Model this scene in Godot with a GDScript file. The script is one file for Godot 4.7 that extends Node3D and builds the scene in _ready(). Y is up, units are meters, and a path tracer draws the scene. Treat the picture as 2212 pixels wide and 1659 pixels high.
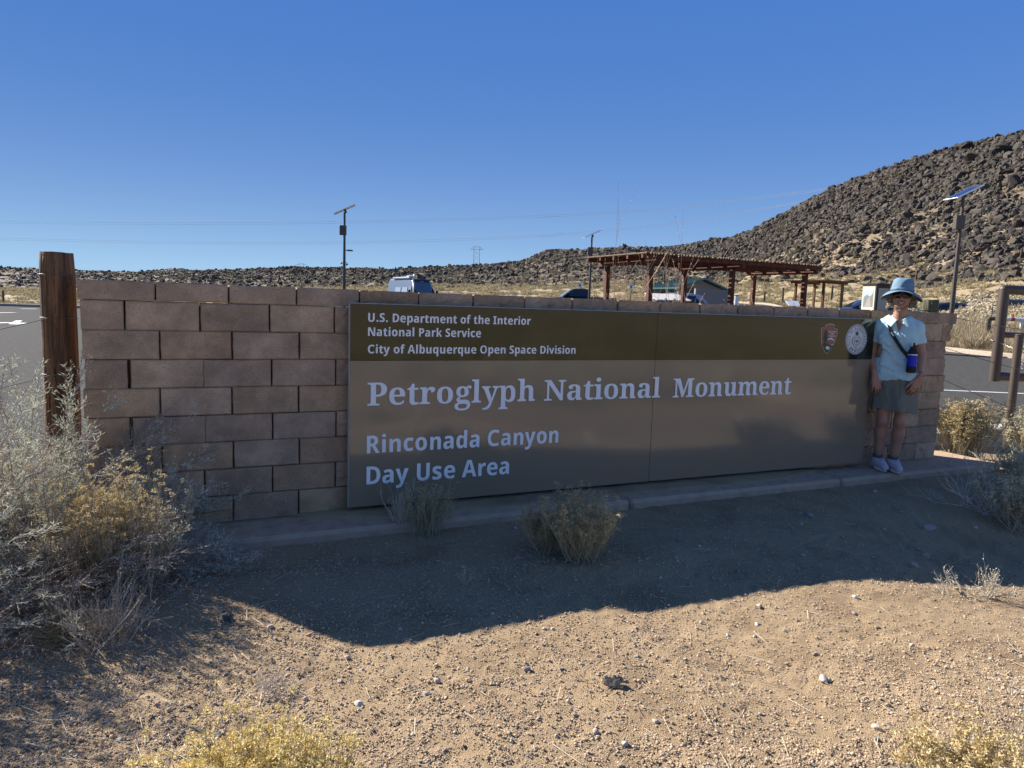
extends Node3D
# Desert park entrance sign on a block wall, with a visitor beside it. y is up, metres; y = 0 is the foot of the wall.

const EYE := Vector3(0, 1.3, 0)
const FOCAL := 1533.7                 # in pixels of a picture 2212 wide
const PITCH := 6.514
const ROLL := 1.961
const WALL_YAW := 24.76
const WALL_AT := 4.24                 # from the eye to the face of the wall
const SIGN_AT := 4.16
var cam_basis: Basis
var wall_dir: Vector3
var wall_back: Vector3
var rng := RandomNumberGenerator.new()
var noise := FastNoiseLite.new()
var M := {}
var used_names := {}
var table := []

func _ready() -> void:
	rng.seed = 20417
	noise.seed = 5
	noise.frequency = 1.0
	noise.fractal_octaves = 3
	# --- camera
	var p := deg_to_rad(PITCH)
	var r := deg_to_rad(ROLL)
	var fwd := Vector3(0, -sin(p), -cos(p))
	var up0 := Vector3(0, cos(p), -sin(p))
	var right := Vector3(1, 0, 0) * cos(r) + up0 * sin(r)
	var up := up0 * cos(r) - Vector3(1, 0, 0) * sin(r)
	cam_basis = Basis(right, up, -fwd)
	var cam := Camera3D.new()
	cam.name = "camera"
	cam.keep_aspect = Camera3D.KEEP_HEIGHT
	cam.fov = rad_to_deg(2.0 * atan(829.5 / FOCAL))
	cam.near = 0.05
	cam.far = 3000.0
	cam.transform = Transform3D(cam_basis, EYE)
	add_child(cam)
	cam.current = true
	# --- sky, sun, exposure
	var env := Environment.new()
	env.background_mode = Environment.BG_SKY
	env.tonemap_mode = Environment.TONE_MAPPER_LINEAR
	env.tonemap_exposure = 2.2
	var sky := Sky.new()
	sky.sky_material = make_sky()
	env.sky = sky
	env.sdfgi_enabled = true
	env.ssao_enabled = true
	env.ssil_enabled = true
	var we := WorldEnvironment.new()
	we.name = "environment"
	we.environment = env
	add_child(we)
	var sun := DirectionalLight3D.new()
	sun.name = "sun"
	sun.light_energy = 1.6
	sun.light_color = Color(1.0, 0.98, 0.94)
	sun.light_angular_distance = 0.55
	sun.shadow_enabled = true
	add_child(sun)
	sun.look_at_from_position(Vector3.ZERO, sun_travel())
	wall_dir = Vector3(cos(deg_to_rad(WALL_YAW)), 0, -sin(deg_to_rad(WALL_YAW)))
	wall_back = Vector3(-sin(deg_to_rad(WALL_YAW)), 0, -cos(deg_to_rad(WALL_YAW)))
	make_table()
	make_materials()
	# --- the large structure
	build_terrain()
	build_near_ground()
	build_lot()
	build_wall()
	build_sign()
	build_kerb()
	build_fences()
	# --- things behind the wall
	build_pergolas()
	build_restroom()
	build_lamps()
	build_power_line()
	build_vehicles()
	build_gates()
	build_small_things()
	# --- stones and plants
	build_boulders()
	build_stones()
	build_field_plants()
	build_shrubs()
	# --- the visitor
	build_person()

func sun_travel() -> Vector3:
	var az := deg_to_rad(57.0)
	var el := deg_to_rad(33.0)
	return Vector3(sin(az) * cos(el), -sin(el), cos(az) * cos(el))

func make_sky() -> PanoramaSkyMaterial:
	# clear air: deep blue overhead, paler towards the horizon and on the side of the sun
	var w := 256
	var h := 128
	var im := Image.create(w, h, false, Image.FORMAT_RGBF)
	var to_sun := -sun_travel()
	for y in h:
		for x in w:
			var th := PI * (y + 0.5) / h
			var ph := TAU * (x + 0.5) / w
			# Godot's panorama: the centre of the picture looks down -z
			var d := Vector3(-sin(ph) * sin(th), cos(th), cos(ph) * sin(th))
			d = Vector3(sin(ph - PI) * sin(th), cos(th), -cos(ph - PI) * sin(th))
			var e := maxf(d.y, 0.0)
			var up := clampf(asin(e) / (PI / 2.0), 0.0, 1.0)
			var t := 1.0 - pow(1.0 - up, 14.0)
			var c := Vector3(0.50, 0.77, 1.0).lerp(Vector3(0.076, 0.222, 0.635), t)
			c *= 1.0 - 0.68 * smoothstep(0.12, 0.95, up)      # the air thins overhead
			var s := d.dot(to_sun)
			var glow := 0.42 * pow(maxf(0.0, (s + 1.0) * 0.5), 5.0) - 0.05
			c = c * (1.0 + glow * 0.9) + Vector3(0.07, 0.075, 0.07) * maxf(0.0, glow)
			if d.y < 0.0:
				c = c.lerp(Vector3(0.22, 0.18, 0.13), clampf(-d.y * 12.0, 0, 1))
			im.set_pixel(x, y, Color(c.x, c.y, c.z))
	var m := PanoramaSkyMaterial.new()
	m.panorama = ImageTexture.create_from_image(im)
	m.energy_multiplier = 0.45
	return m

# ---------------------------------------------------------------- helpers

func ray(u: float, v: float) -> Vector3:          # pixel of a 2212 x 1659 picture -> direction, one metre deep
	return cam_basis * Vector3((u - 1106.0) / FOCAL, -(v - 829.5) / FOCAL, -1.0)

func on_level(u: float, v: float, y := 0.0) -> Vector3:
	var d := ray(u, v)
	return EYE + d * ((y - EYE.y) / d.y)

func at_range(u: float, v: float, dist: float) -> Vector3:   # dist: metres over the ground from the eye
	var d := ray(u, v)
	return EYE + d * (dist / Vector2(d.x, d.z).length())

func on_sign(u: float, v: float) -> Vector2:      # along the wall, height
	var d := ray(u, v)
	var q := EYE + d * (SIGN_AT / d.dot(wall_back))
	return Vector2(q.dot(wall_dir), q.y)

func wall_pt(a: float, y: float, w: float) -> Vector3:   # along, up, out from the wall's face towards the front
	return wall_dir * a + wall_back * (WALL_AT - w) + Vector3(0, y, 0)

func to_wall(x: float, z: float) -> Vector2:      # (along, out)
	var q := Vector3(x, 0, z)
	return Vector2(q.dot(wall_dir), WALL_AT - q.dot(wall_back))

func lin(r: float, g: float, b: float) -> Color:
	return Color(r, g, b).linear_to_srgb()

func rf(a: float, b: float) -> float:
	return rng.randf_range(a, b)

func numbered(called: String) -> String:
	var n: int = used_names.get(called, 0)
	used_names[called] = n + 1
	return called if n == 0 else "%s_%03d" % [called, n]

func tag(o: Node3D, label: String, category: String, group := "", kind := "") -> Node3D:
	if label: o.set_meta("label", label)
	if category: o.set_meta("category", category)
	if group: o.set_meta("group", group)
	if kind: o.set_meta("kind", kind)
	return o

func thing(called: String, label: String, category: String, at := Vector3.ZERO, turn := 0.0, group := "") -> Node3D:
	var o := Node3D.new()
	o.name = numbered(called)
	add_child(o)
	o.position = at
	o.rotation.y = turn
	return tag(o, label, category, group)

func put(called: String, mesh: Mesh, m: Material, parent: Node = self, at := Vector3.ZERO) -> MeshInstance3D:
	var o := MeshInstance3D.new()
	o.name = numbered(called) if parent == self else called
	o.mesh = mesh
	o.material_override = m
	parent.add_child(o, true)
	o.position = at
	return o

func structure(called: String, mesh: Mesh, m: Material, label := "") -> MeshInstance3D:
	var o := put(called, mesh, m)
	o.set_meta("kind", "structure")
	if label: o.set_meta("label", label)
	return o

func copy(o: Node3D, base_name: String, label := "", group := "") -> Node3D:
	var c: Node3D = o.duplicate()
	c.name = numbered(base_name)
	add_child(c)
	if label: c.set_meta("label", label)
	if group: c.set_meta("group", group)
	return c

# collects triangles; front faces run clockwise
class MB:
	var v := PackedVector3Array()
	var c := PackedColorArray()
	var uv := PackedVector2Array()
	var ix := PackedInt32Array()
	var col := Color.WHITE
	var has_uv := false
	func vert(p: Vector3) -> int:
		v.append(p)
		c.append(col)
		return v.size() - 1
	func vert_uv(p: Vector3, t: Vector2) -> int:
		has_uv = true
		uv.append(t)
		return vert(p)
	func face(a: int, b: int, d: int) -> void:
		ix.append(a); ix.append(b); ix.append(d)
	func tri(a: Vector3, b: Vector3, d: Vector3) -> void:
		var k := v.size()
		v.append(a); v.append(b); v.append(d)
		c.append(col); c.append(col); c.append(col)
		ix.append(k); ix.append(k + 1); ix.append(k + 2)
	func quad(a: Vector3, b: Vector3, d: Vector3, e: Vector3) -> void:
		var k := v.size()
		v.append(a); v.append(b); v.append(d); v.append(e)
		c.append(col); c.append(col); c.append(col); c.append(col)
		ix.append(k); ix.append(k + 1); ix.append(k + 2)
		ix.append(k); ix.append(k + 2); ix.append(k + 3)
	func box(lo: Vector3, hi: Vector3, t := Transform3D(), bevel := 0.0) -> void:
		# a box; with a bevel its edges are chamfered
		var b := minf(bevel, minf(hi.x - lo.x, minf(hi.y - lo.y, hi.z - lo.z)) * 0.45)
		if b <= 0.0:
			var p := []
			for i in 8:
				p.append(t * Vector3(hi.x if i & 1 else lo.x, hi.y if i & 2 else lo.y, hi.z if i & 4 else lo.z))
			for f in [[0, 2, 3, 1], [4, 5, 7, 6], [0, 4, 6, 2], [1, 3, 7, 5], [0, 1, 5, 4], [2, 6, 7, 3]]:
				quad(p[f[3]], p[f[2]], p[f[1]], p[f[0]])
			return
		var o := {}
		for i in 8:
			var q := Vector3(hi.x if i & 1 else lo.x, hi.y if i & 2 else lo.y, hi.z if i & 4 else lo.z)
			var s := Vector3(-1.0 if i & 1 else 1.0, -1.0 if i & 2 else 1.0, -1.0 if i & 4 else 1.0) * b
			o[i] = [t * (q + Vector3(0, s.y, s.z)), t * (q + Vector3(s.x, 0, s.z)), t * (q + Vector3(s.x, s.y, 0))]
		var faces := [[0, [0, 2, 6, 4]], [0, [1, 5, 7, 3]], [1, [0, 4, 5, 1]], [1, [2, 3, 7, 6]], [2, [0, 1, 3, 2]], [2, [4, 6, 7, 5]]]
		for f in faces:
			var k: Array = f[1]
			quad(o[k[0]][f[0]], o[k[1]][f[0]], o[k[2]][f[0]], o[k[3]][f[0]])
		for e in [[0, 1, 1, 2], [2, 3, 2, 1], [4, 5, 2, 1], [6, 7, 1, 2], [0, 2, 2, 0], [1, 3, 0, 2], [4, 6, 0, 2], [5, 7, 2, 0], [0, 4, 0, 1], [1, 5, 1, 0], [2, 6, 1, 0], [3, 7, 0, 1]]:
			quad(o[e[0]][e[2]], o[e[1]][e[2]], o[e[1]][e[3]], o[e[0]][e[3]])
		for i in 8:
			var odd := ((i & 1) + ((i >> 1) & 1) + ((i >> 2) & 1)) % 2 == 1
			if odd: tri(o[i][0], o[i][1], o[i][2])
			else: tri(o[i][0], o[i][2], o[i][1])
	func tube(pts: PackedVector3Array, radii: PackedFloat32Array, sides: int, caps := true) -> void:
		var start := v.size()
		var n := pts.size()
		var prev := Vector3.ZERO
		for i in n:
			var d := (pts[mini(i + 1, n - 1)] - pts[maxi(i - 1, 0)]).normalized()
			var x := prev
			if i == 0:
				x = d.cross(Vector3.UP if absf(d.y) < 0.9 else Vector3.RIGHT).normalized()
			else:
				x = (prev - d * prev.dot(d)).normalized()
			prev = x
			var y := d.cross(x)
			for k in sides:
				var a := TAU * k / sides
				v.append(pts[i] + (x * cos(a) + y * sin(a)) * radii[i])
				c.append(col)
		for i in n - 1:
			for k in sides:
				var a := start + i * sides + k
				var b := start + i * sides + (k + 1) % sides
				ix.append(a); ix.append(b); ix.append(b + sides)
				ix.append(a); ix.append(b + sides); ix.append(a + sides)
		if caps:
			for end in 2:
				var i0: int = start + (n - 1) * sides * end
				var m := vert(pts[(n - 1) * end])
				for k in sides:
					if end: face(m, i0 + k, i0 + (k + 1) % sides)
					else: face(m, i0 + (k + 1) % sides, i0 + k)
	func rod(a: Vector3, b: Vector3, ra: float, rb: float, sides := 8, caps := true) -> void:
		tube(PackedVector3Array([a, b]), PackedFloat32Array([ra, rb]), sides, caps)
	func rings(rows: Array, close_ends := true) -> void:   # rows of equally many points, joined round
		var n: int = rows[0].size()
		var start := v.size()
		for r in rows:
			for q in r: vert(q)
		for i in rows.size() - 1:
			for k in n:
				var a := start + i * n + k
				var b := start + i * n + (k + 1) % n
				face(a, b, b + n)
				face(a, b + n, a + n)
		if close_ends:
			for end in 2:
				var row: Array = rows[-1] if end else rows[0]
				var mid := Vector3.ZERO
				for q in row: mid += q
				var m := vert(mid / n)
				var i0: int = start + (rows.size() - 1) * n * end
				for k in n:
					if end: face(m, i0 + k, i0 + (k + 1) % n)
					else: face(m, i0 + (k + 1) % n, i0 + k)
	func sheet(poly: PackedVector2Array, place: Callable) -> void:   # flat polygon
		var t := Geometry2D.triangulate_polygon(poly)
		for i in range(0, t.size(), 3):
			tri(place.call(poly[t[i]]), place.call(poly[t[i + 1]]), place.call(poly[t[i + 2]]))
	func slab(poly: PackedVector2Array, front: Callable, back: Callable) -> void:   # polygon with thickness
		sheet(poly, front)
		sheet(poly, back)
		for i in poly.size():
			var a := poly[i]
			var b := poly[(i + 1) % poly.size()]
			quad(front.call(a), front.call(b), back.call(b), back.call(a))
	func done(smooth := false, crease := -2.0) -> ArrayMesh:
		var arrays := []
		arrays.resize(Mesh.ARRAY_MAX)
		if smooth:
			var n := PackedVector3Array()
			n.resize(v.size())
			for i in range(0, ix.size(), 3):
				var f := (v[ix[i + 2]] - v[ix[i]]).cross(v[ix[i + 1]] - v[ix[i]])
				n[ix[i]] += f; n[ix[i + 1]] += f; n[ix[i + 2]] += f
			for i in n.size():
				n[i] = n[i].normalized() if n[i].length_squared() > 1e-30 else Vector3.UP
			arrays[Mesh.ARRAY_VERTEX] = v
			arrays[Mesh.ARRAY_NORMAL] = n
			arrays[Mesh.ARRAY_COLOR] = c
			arrays[Mesh.ARRAY_INDEX] = ix
			if has_uv: arrays[Mesh.ARRAY_TEX_UV] = uv
		else:
			var vv := PackedVector3Array(); vv.resize(ix.size())
			var nn := PackedVector3Array(); nn.resize(ix.size())
			var cc := PackedColorArray(); cc.resize(ix.size())
			var tt := PackedVector2Array()
			if has_uv: tt.resize(ix.size())
			for i in range(0, ix.size(), 3):
				var a := v[ix[i]]
				var b := v[ix[i + 1]]
				var d := v[ix[i + 2]]
				var f := (d - a).cross(b - a)
				f = f.normalized() if f.length_squared() > 1e-30 else Vector3.UP
				vv[i] = a; vv[i + 1] = b; vv[i + 2] = d
				nn[i] = f; nn[i + 1] = f; nn[i + 2] = f
				cc[i] = c[ix[i]]; cc[i + 1] = c[ix[i + 1]]; cc[i + 2] = c[ix[i + 2]]
				if has_uv:
					tt[i] = uv[ix[i]]; tt[i + 1] = uv[ix[i + 1]]; tt[i + 2] = uv[ix[i + 2]]
			arrays[Mesh.ARRAY_VERTEX] = vv
			arrays[Mesh.ARRAY_NORMAL] = nn
			arrays[Mesh.ARRAY_COLOR] = cc
			if has_uv: arrays[Mesh.ARRAY_TEX_UV] = tt
		var m := ArrayMesh.new()
		m.add_surface_from_arrays(Mesh.PRIMITIVE_TRIANGLES, arrays)
		return m

func box_mesh(lo: Vector3, hi: Vector3, bevel := 0.0, t := Transform3D()) -> ArrayMesh:
	var b := MB.new()
	b.box(lo, hi, t, bevel)
	return b.done()

func rod_mesh(a: Vector3, b: Vector3, ra: float, rb: float, sides := 10) -> ArrayMesh:
	var m := MB.new()
	m.rod(a, b, ra, rb, sides)
	return m.done(sides > 4)

func tube_mesh(pts: Array, r: float, sides := 8) -> ArrayMesh:
	var m := MB.new()
	var rr := PackedFloat32Array()
	for i in pts.size(): rr.append(r)
	m.tube(PackedVector3Array(pts), rr, sides)
	return m.done(true)

func lathe_mesh(profile: Array, sides := 16, squash := 1.0) -> ArrayMesh:   # profile: Vector2(radius, height), bottom first
	var m := MB.new()
	var rows := []
	for q in profile:
		var row := []
		for k in sides:
			var a := -TAU * k / sides
			row.append(Vector3(cos(a) * q.x, q.y, sin(a) * q.x * squash))
		rows.append(row)
	m.rings(rows)
	return m.done(true)

func noise_tex(freq: float, stops: Array, cellular := false, size := 512, oct := 4, sd := 1, normal := 0.0) -> NoiseTexture2D:
	var n := FastNoiseLite.new()
	n.seed = sd
	n.noise_type = FastNoiseLite.TYPE_CELLULAR if cellular else FastNoiseLite.TYPE_SIMPLEX_SMOOTH
	n.frequency = freq
	n.fractal_octaves = oct
	if cellular:
		n.cellular_return_type = FastNoiseLite.RETURN_DISTANCE
	var t := NoiseTexture2D.new()
	t.width = size
	t.height = size
	t.seamless = true
	t.noise = n
	if normal > 0.0:
		t.as_normal_map = true
		t.bump_strength = normal
	elif stops:
		var g := Gradient.new()
		var off := PackedFloat32Array()
		var cs := PackedColorArray()
		for s in stops:
			off.append(s[0])
			cs.append(s[1])
		g.offsets = off
		g.colors = cs
		t.color_ramp = g
	return t

func mat(called: String, c: Color, rough := 0.8, metal := 0.0) -> StandardMaterial3D:   # c is linear
	var m := StandardMaterial3D.new()
	m.resource_name = called
	m.albedo_color = c.linear_to_srgb()
	m.roughness = rough
	m.metallic = metal
	m.cull_mode = BaseMaterial3D.CULL_DISABLED
	M[called] = m
	return m

func textured(m: StandardMaterial3D, tex: Texture2D, scale: float, world := true) -> StandardMaterial3D:
	m.albedo_texture = tex
	m.uv1_triplanar = true
	m.uv1_world_triplanar = world
	m.uv1_scale = Vector3.ONE * scale
	return m

func relief(m: StandardMaterial3D, tex: Texture2D, cm: float) -> StandardMaterial3D:
	m.heightmap_enabled = true
	m.heightmap_texture = tex
	m.heightmap_scale = cm
	return m

func block_image() -> ImageTexture:
	# tinted concrete: cloudy tone, dark pits, pale grit
	var n := 1024
	var maps := []
	for a in [[0.0045, false, 3], [0.075, true, 9], [0.11, true, 13], [0.22, false, 15], [0.018, false, 19]]:
		var f := FastNoiseLite.new()
		f.seed = a[2]
		f.frequency = a[0]
		f.fractal_octaves = 4 if not a[1] else 1
		f.noise_type = FastNoiseLite.TYPE_CELLULAR if a[1] else FastNoiseLite.TYPE_SIMPLEX_SMOOTH
		f.cellular_return_type = FastNoiseLite.RETURN_DISTANCE
		maps.append(f.get_seamless_image(n, n).get_data())
	var pit_mask: PackedByteArray = maps[4]
	var out := PackedByteArray()
	out.resize(n * n * 3)
	for i in n * n:
		var v: float = 0.86 + 0.17 * (maps[0][i] / 255.0 - 0.5) * 2.0 + 0.12 * (maps[3][i] / 255.0 - 0.5) * 2.0 + 0.10 * (pit_mask[i] / 255.0 - 0.5) * 2.0
		if maps[1][i] < 24 and pit_mask[i] > 128: v *= 0.42
		if maps[2][i] < 26 and pit_mask[i] < 120: v = minf(1.0, v * 1.35)
		var w := clampi(int(v * 255.0), 0, 255)
		out[i * 3] = w
		out[i * 3 + 1] = w
		out[i * 3 + 2] = w
	return ImageTexture.create_from_image(Image.create_from_data(n, n, false, Image.FORMAT_RGB8, out))

func gray(a: float) -> Color:
	return Color(a, a, a)

func make_materials() -> void:
	# block faces: tinted concrete with dark pits and pale grit
	var block_tex := block_image()
	var block_bump := noise_tex(0.06, [], false, 512, 5, 8)
	for i in 6:
		var tone: Color = [Color(0.56, 0.37, 0.215), Color(0.49, 0.33, 0.212), Color(0.61, 0.42, 0.265), Color(0.53, 0.37, 0.243), Color(0.50, 0.32, 0.19), Color(0.58, 0.40, 0.26)][i]
		var m := textured(mat("block%d" % i, tone, 0.93), block_tex, 0.8)
		relief(m, block_tex, 0.35)
	# sandy ground with fine gravel
	var grit := noise_tex(0.09, [[0.0, Color(0.55, 0.52, 0.50)], [0.25, Color(0.80, 0.78, 0.76)], [0.6, Color(0.95, 0.93, 0.9)], [1.0, Color(1, 1, 1)]], true, 1024, 3, 4)
	var soil_bump := noise_tex(0.16, [], false, 1024, 4, 6)
	var soil := textured(mat("soil", Color(0.53, 0.385, 0.235), 0.95), grit, 1.6)
	relief(soil, soil_bump, 0.5)
	var patch := noise_tex(0.012, [[0.0, Color(0.80, 0.78, 0.76)], [0.5, Color(0.96, 0.96, 0.95)], [1.0, Color(1, 1, 1)]], false, 512, 4, 14)
	soil.detail_enabled = true
	soil.detail_blend_mode = BaseMaterial3D.BLEND_MODE_MUL
	soil.detail_albedo = patch
	soil.detail_uv_layer = BaseMaterial3D.DETAIL_UV_2
	soil.uv2_triplanar = true
	soil.uv2_world_triplanar = true
	soil.uv2_scale = Vector3.ONE * 0.33
	var terr_tex := noise_tex(0.05, [[0.0, Color(0.62, 0.60, 0.58)], [0.5, Color(0.9, 0.89, 0.87)], [1.0, Color(1, 1, 1)]], false, 1024, 6, 5)
	var terr := textured(mat("terrain", Color(0.36, 0.28, 0.19), 0.95), terr_tex, 0.06)
	terr.vertex_color_use_as_albedo = true
	terr.albedo_color = Color.WHITE
	var asph_tex := noise_tex(0.02, [[0.0, gray(0.72)], [0.5, gray(0.9)], [1.0, gray(1.0)]], false, 1024, 6, 11)
	var asph := textured(mat("asphalt", Color(0.088, 0.084, 0.08), 1.0), asph_tex, 0.35)
	asph.metallic_specular = 0.2
	relief(asph, noise_tex(0.2, [], false, 512, 3, 12), 0.4)
	textured(mat("paint", Color(0.72, 0.72, 0.70), 0.7), asph_tex, 0.9)
	var conc_tex := noise_tex(0.01, [[0.0, gray(0.82)], [0.45, gray(0.94)], [1.0, gray(1.0)]], false, 1024, 6, 17)
	relief(textured(mat("concrete", Color(0.50, 0.345, 0.24), 0.9), conc_tex, 0.8), block_bump, 0.15)
	relief(textured(mat("kerb_concrete", Color(0.42, 0.34, 0.27), 0.9), conc_tex, 0.5), block_bump, 0.15)
	textured(mat("pale_concrete", Color(0.5, 0.45, 0.38), 0.9), conc_tex, 0.5)
	# sign
	var peel := noise_tex(0.012, [], false, 512, 3, 31, 1.6)
	for a in [["sign_olive", Color(0.024, 0.021, 0.008)], ["sign_tan", Color(0.255, 0.195, 0.13)]]:
		var m := mat(a[0], a[1], 0.09)
		m.metallic_specular = 0.58
		m.normal_enabled = true
		m.normal_texture = peel
		m.normal_scale = 0.05
		m.uv1_triplanar = true
		m.uv1_world_triplanar = true
		m.uv1_scale = Vector3.ONE * 1.1
	mat("letter", Color(0.88, 0.88, 0.86), 0.5)
	mat("emblem_brown", Color(0.30, 0.10, 0.045), 0.4)
	mat("emblem_green", Color(0.016, 0.03, 0.014), 0.4)
	mat("emblem_white", Color(0.72, 0.72, 0.70), 0.4)
	mat("emblem_cream", Color(0.66, 0.58, 0.46), 0.4)
	mat("emblem_black", Color(0.02, 0.02, 0.022), 0.4)
	mat("sign_edge", Color(0.42, 0.39, 0.34), 0.5)
	# wood
	var grain := Image.create(256, 512, false, Image.FORMAT_RGB8)
	var gn := FastNoiseLite.new()
	gn.seed = 77
	gn.frequency = 0.02
	gn.fractal_octaves = 4
	var knots := [Vector2(60, 120), Vector2(200, 300), Vector2(110, 400), Vector2(230, 60)]
	for y in 512:
		for x in 256:
			var sx := float(x)
			var dark := 1.0
			for k in knots:                       # the grain flows round the knots
				var d := Vector2((x - k.x) / 7.0, (y - k.y) / 16.0)
				var l := d.length()
				sx += signf(d.x) * 9.0 * exp(-l * l * 0.25)
				if l < 0.55: dark = 0.25
			var w := 0.75 * gn.get_noise_2d(sx * 2.2, y * 0.16) + 0.4 * gn.get_noise_2d(sx * 9.0 + 500.0, y * 0.5) + 0.25 * gn.get_noise_2d(sx * 30.0, y * 2.0 + 90.0)
			var t := clampf(0.62 + w * 0.8, 0.0, 1.0) * dark
			if absf(gn.get_noise_2d(sx * 1.3 + 900.0, y * 0.09)) < 0.012: t *= 0.2
			grain.set_pixel(x, y, Color(0.34, 0.29, 0.26).lerp(Color(1, 0.96, 0.9), t))
	var grain_tex := ImageTexture.create_from_image(grain)
	var wood := mat("post_wood", Color(0.26, 0.145, 0.072), 0.85)
	wood.albedo_texture = grain_tex
	relief(wood, grain_tex, 1.2)
	var gw := mat("green_wood", Color(0.15, 0.165, 0.095), 0.85)
	gw.albedo_texture = grain_tex
	relief(gw, grain_tex, 1.0)
	textured(mat("red_wood", Color(0.21, 0.058, 0.028), 0.75), grain_tex, 1.1, false)
	textured(mat("tan_wood", Color(0.33, 0.19, 0.105), 0.8), grain_tex, 1.1, false)
	textured(mat("latilla", Color(0.25, 0.18, 0.12), 0.9), grain_tex, 1.3, false)
	textured(mat("old_wood", Color(0.15, 0.115, 0.085), 0.9), grain_tex, 1.2, false)
	# metals, paints
	mat("wire", Color(0.16, 0.145, 0.13), 0.5, 0.7)
	relief(textured(mat("gate_brown", Color(0.115, 0.085, 0.068), 0.45, 0.2), terr_tex, 3.0), block_bump, 0.1)
	mat("gate_red", Color(0.52, 0.022, 0.022), 0.4)
	mat("gate_white", Color(0.70, 0.71, 0.72), 0.4)
	mat("chain", Color(0.55, 0.53, 0.50), 0.3, 0.9)
	mat("lamp_brown", Color(0.085, 0.066, 0.055), 0.5, 0.2)
	mat("panel_frame", Color(0.62, 0.63, 0.64), 0.35, 0.6)
	mat("panel_cell", Color(0.018, 0.028, 0.085), 0.15)
	mat("black", Color(0.012, 0.012, 0.013), 0.5)
	mat("dark_steel", Color(0.035, 0.03, 0.03), 0.5, 0.4)
	mat("roof_green", Color(0.065, 0.15, 0.145), 0.4, 0.3)
	mat("stucco", Color(0.30, 0.255, 0.21), 0.9)
	mat("stucco_grey", Color(0.235, 0.205, 0.18), 0.9)
	mat("door_brown", Color(0.09, 0.075, 0.062), 0.6)
	mat("cream_metal", Color(0.76, 0.71, 0.61), 0.4)
	mat("rust_panel", Color(0.16, 0.085, 0.062), 0.7)
	mat("kiosk_cream", Color(0.66, 0.63, 0.47), 0.6)
	mat("kiosk_photo_sky", Color(0.42, 0.50, 0.56), 0.6)
	mat("kiosk_photo_land", Color(0.20, 0.21, 0.20), 0.6)
	mat("kiosk_photo_path", Color(0.36, 0.31, 0.28), 0.6)
	mat("kiosk_map", Color(0.40, 0.34, 0.27), 0.7)
	mat("blue_sign", Color(0.03, 0.13, 0.42), 0.5)
	mat("sign_white", Color(0.72, 0.74, 0.76), 0.5)
	mat("tower_steel", Color(0.20, 0.20, 0.21), 0.7)
	for a in [["paint_van", Color(0.115, 0.135, 0.175)], ["paint_black", Color(0.012, 0.013, 0.016)], ["paint_blue", Color(0.035, 0.075, 0.19)], ["paint_silver", Color(0.30, 0.34, 0.42)], ["paint_white", Color(0.66, 0.67, 0.68)], ["paint_dark", Color(0.02, 0.024, 0.032)]]:
		var m := mat(a[0], a[1], 0.35, 0.1)
		m.clearcoat_enabled = true
		m.clearcoat = 1.0
		m.clearcoat_roughness = 0.06
	mat("car_glass", Color(0.012, 0.016, 0.02), 0.06)
	mat("pale_glass", Color(0.20, 0.28, 0.30), 0.08)
	mat("tyre", Color(0.018, 0.018, 0.018), 0.85)
	mat("rim", Color(0.40, 0.40, 0.42), 0.3, 0.8)
	mat("lamp_glass", Color(0.6, 0.6, 0.6), 0.1)
	mat("brake_red", Color(0.35, 0.015, 0.015), 0.2)
	# stone and plants: colours come with the vertices or copies
	var basalt := textured(mat("basalt", Color.WHITE, 0.9), noise_tex(0.05, [[0.0, gray(0.55)], [0.5, gray(0.85)], [1.0, gray(1.0)]], false, 512, 5, 41), 0.35)
	basalt.vertex_color_use_as_albedo = true
	var peb := textured(mat("pebble", Color.WHITE, 0.85), noise_tex(0.05, [[0.0, gray(0.7)], [0.6, gray(0.95)], [1.0, gray(1.0)]], false, 512, 4, 42), 6.0)
	peb.vertex_color_use_as_albedo = true
	var leafm := mat("leaf", Color.WHITE, 0.75)
	leafm.vertex_color_use_as_albedo = true
	leafm.backlight_enabled = true
	leafm.backlight = Color(0.7, 0.7, 0.65)
	var twig := mat("twig", Color.WHITE, 0.85)
	twig.vertex_color_use_as_albedo = true
	# the visitor
	relief(mat("skin", Color(0.42, 0.21, 0.13), 0.55), block_bump, 0.02)
	mat("leg_skin", Color(0.40, 0.20, 0.13), 0.5)
	mat("shirt", Color(0.47, 0.66, 0.66), 0.85)
	mat("skirt", Color(0.175, 0.17, 0.13), 0.8)
	mat("hat_blue", Color(0.135, 0.225, 0.31), 0.85)
	mat("hat_under", Color(0.10, 0.125, 0.14), 0.9)
	mat("shoe", Color(0.55, 0.455, 0.50), 0.75)
	mat("sole", Color(0.74, 0.67, 0.66), 0.7)
	mat("sock", Color(0.085, 0.08, 0.075), 0.9)
	mat("shoe_strap", Color(0.34, 0.29, 0.32), 0.8)
	mat("strap", Color(0.014, 0.014, 0.016), 0.8)
	mat("strap_grey", Color(0.10, 0.13, 0.16), 0.8)
	mat("bottle_blue", Color(0.01, 0.02, 0.42), 0.6)
	mat("glasses", Color(0.01, 0.009, 0.008), 0.08)
	mat("lips", Color(0.33, 0.09, 0.075), 0.45)
	mat("teeth", Color(0.70, 0.67, 0.62), 0.3)
	mat("watch", Color(0.62, 0.58, 0.55), 0.5)
	mat("gold", Color(0.75, 0.55, 0.25), 0.25, 1.0)
	var hairm := mat("hair", Color.WHITE, 0.6)
	hairm.vertex_color_use_as_albedo = true

# ---------------------------------------------------------------- land

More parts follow.
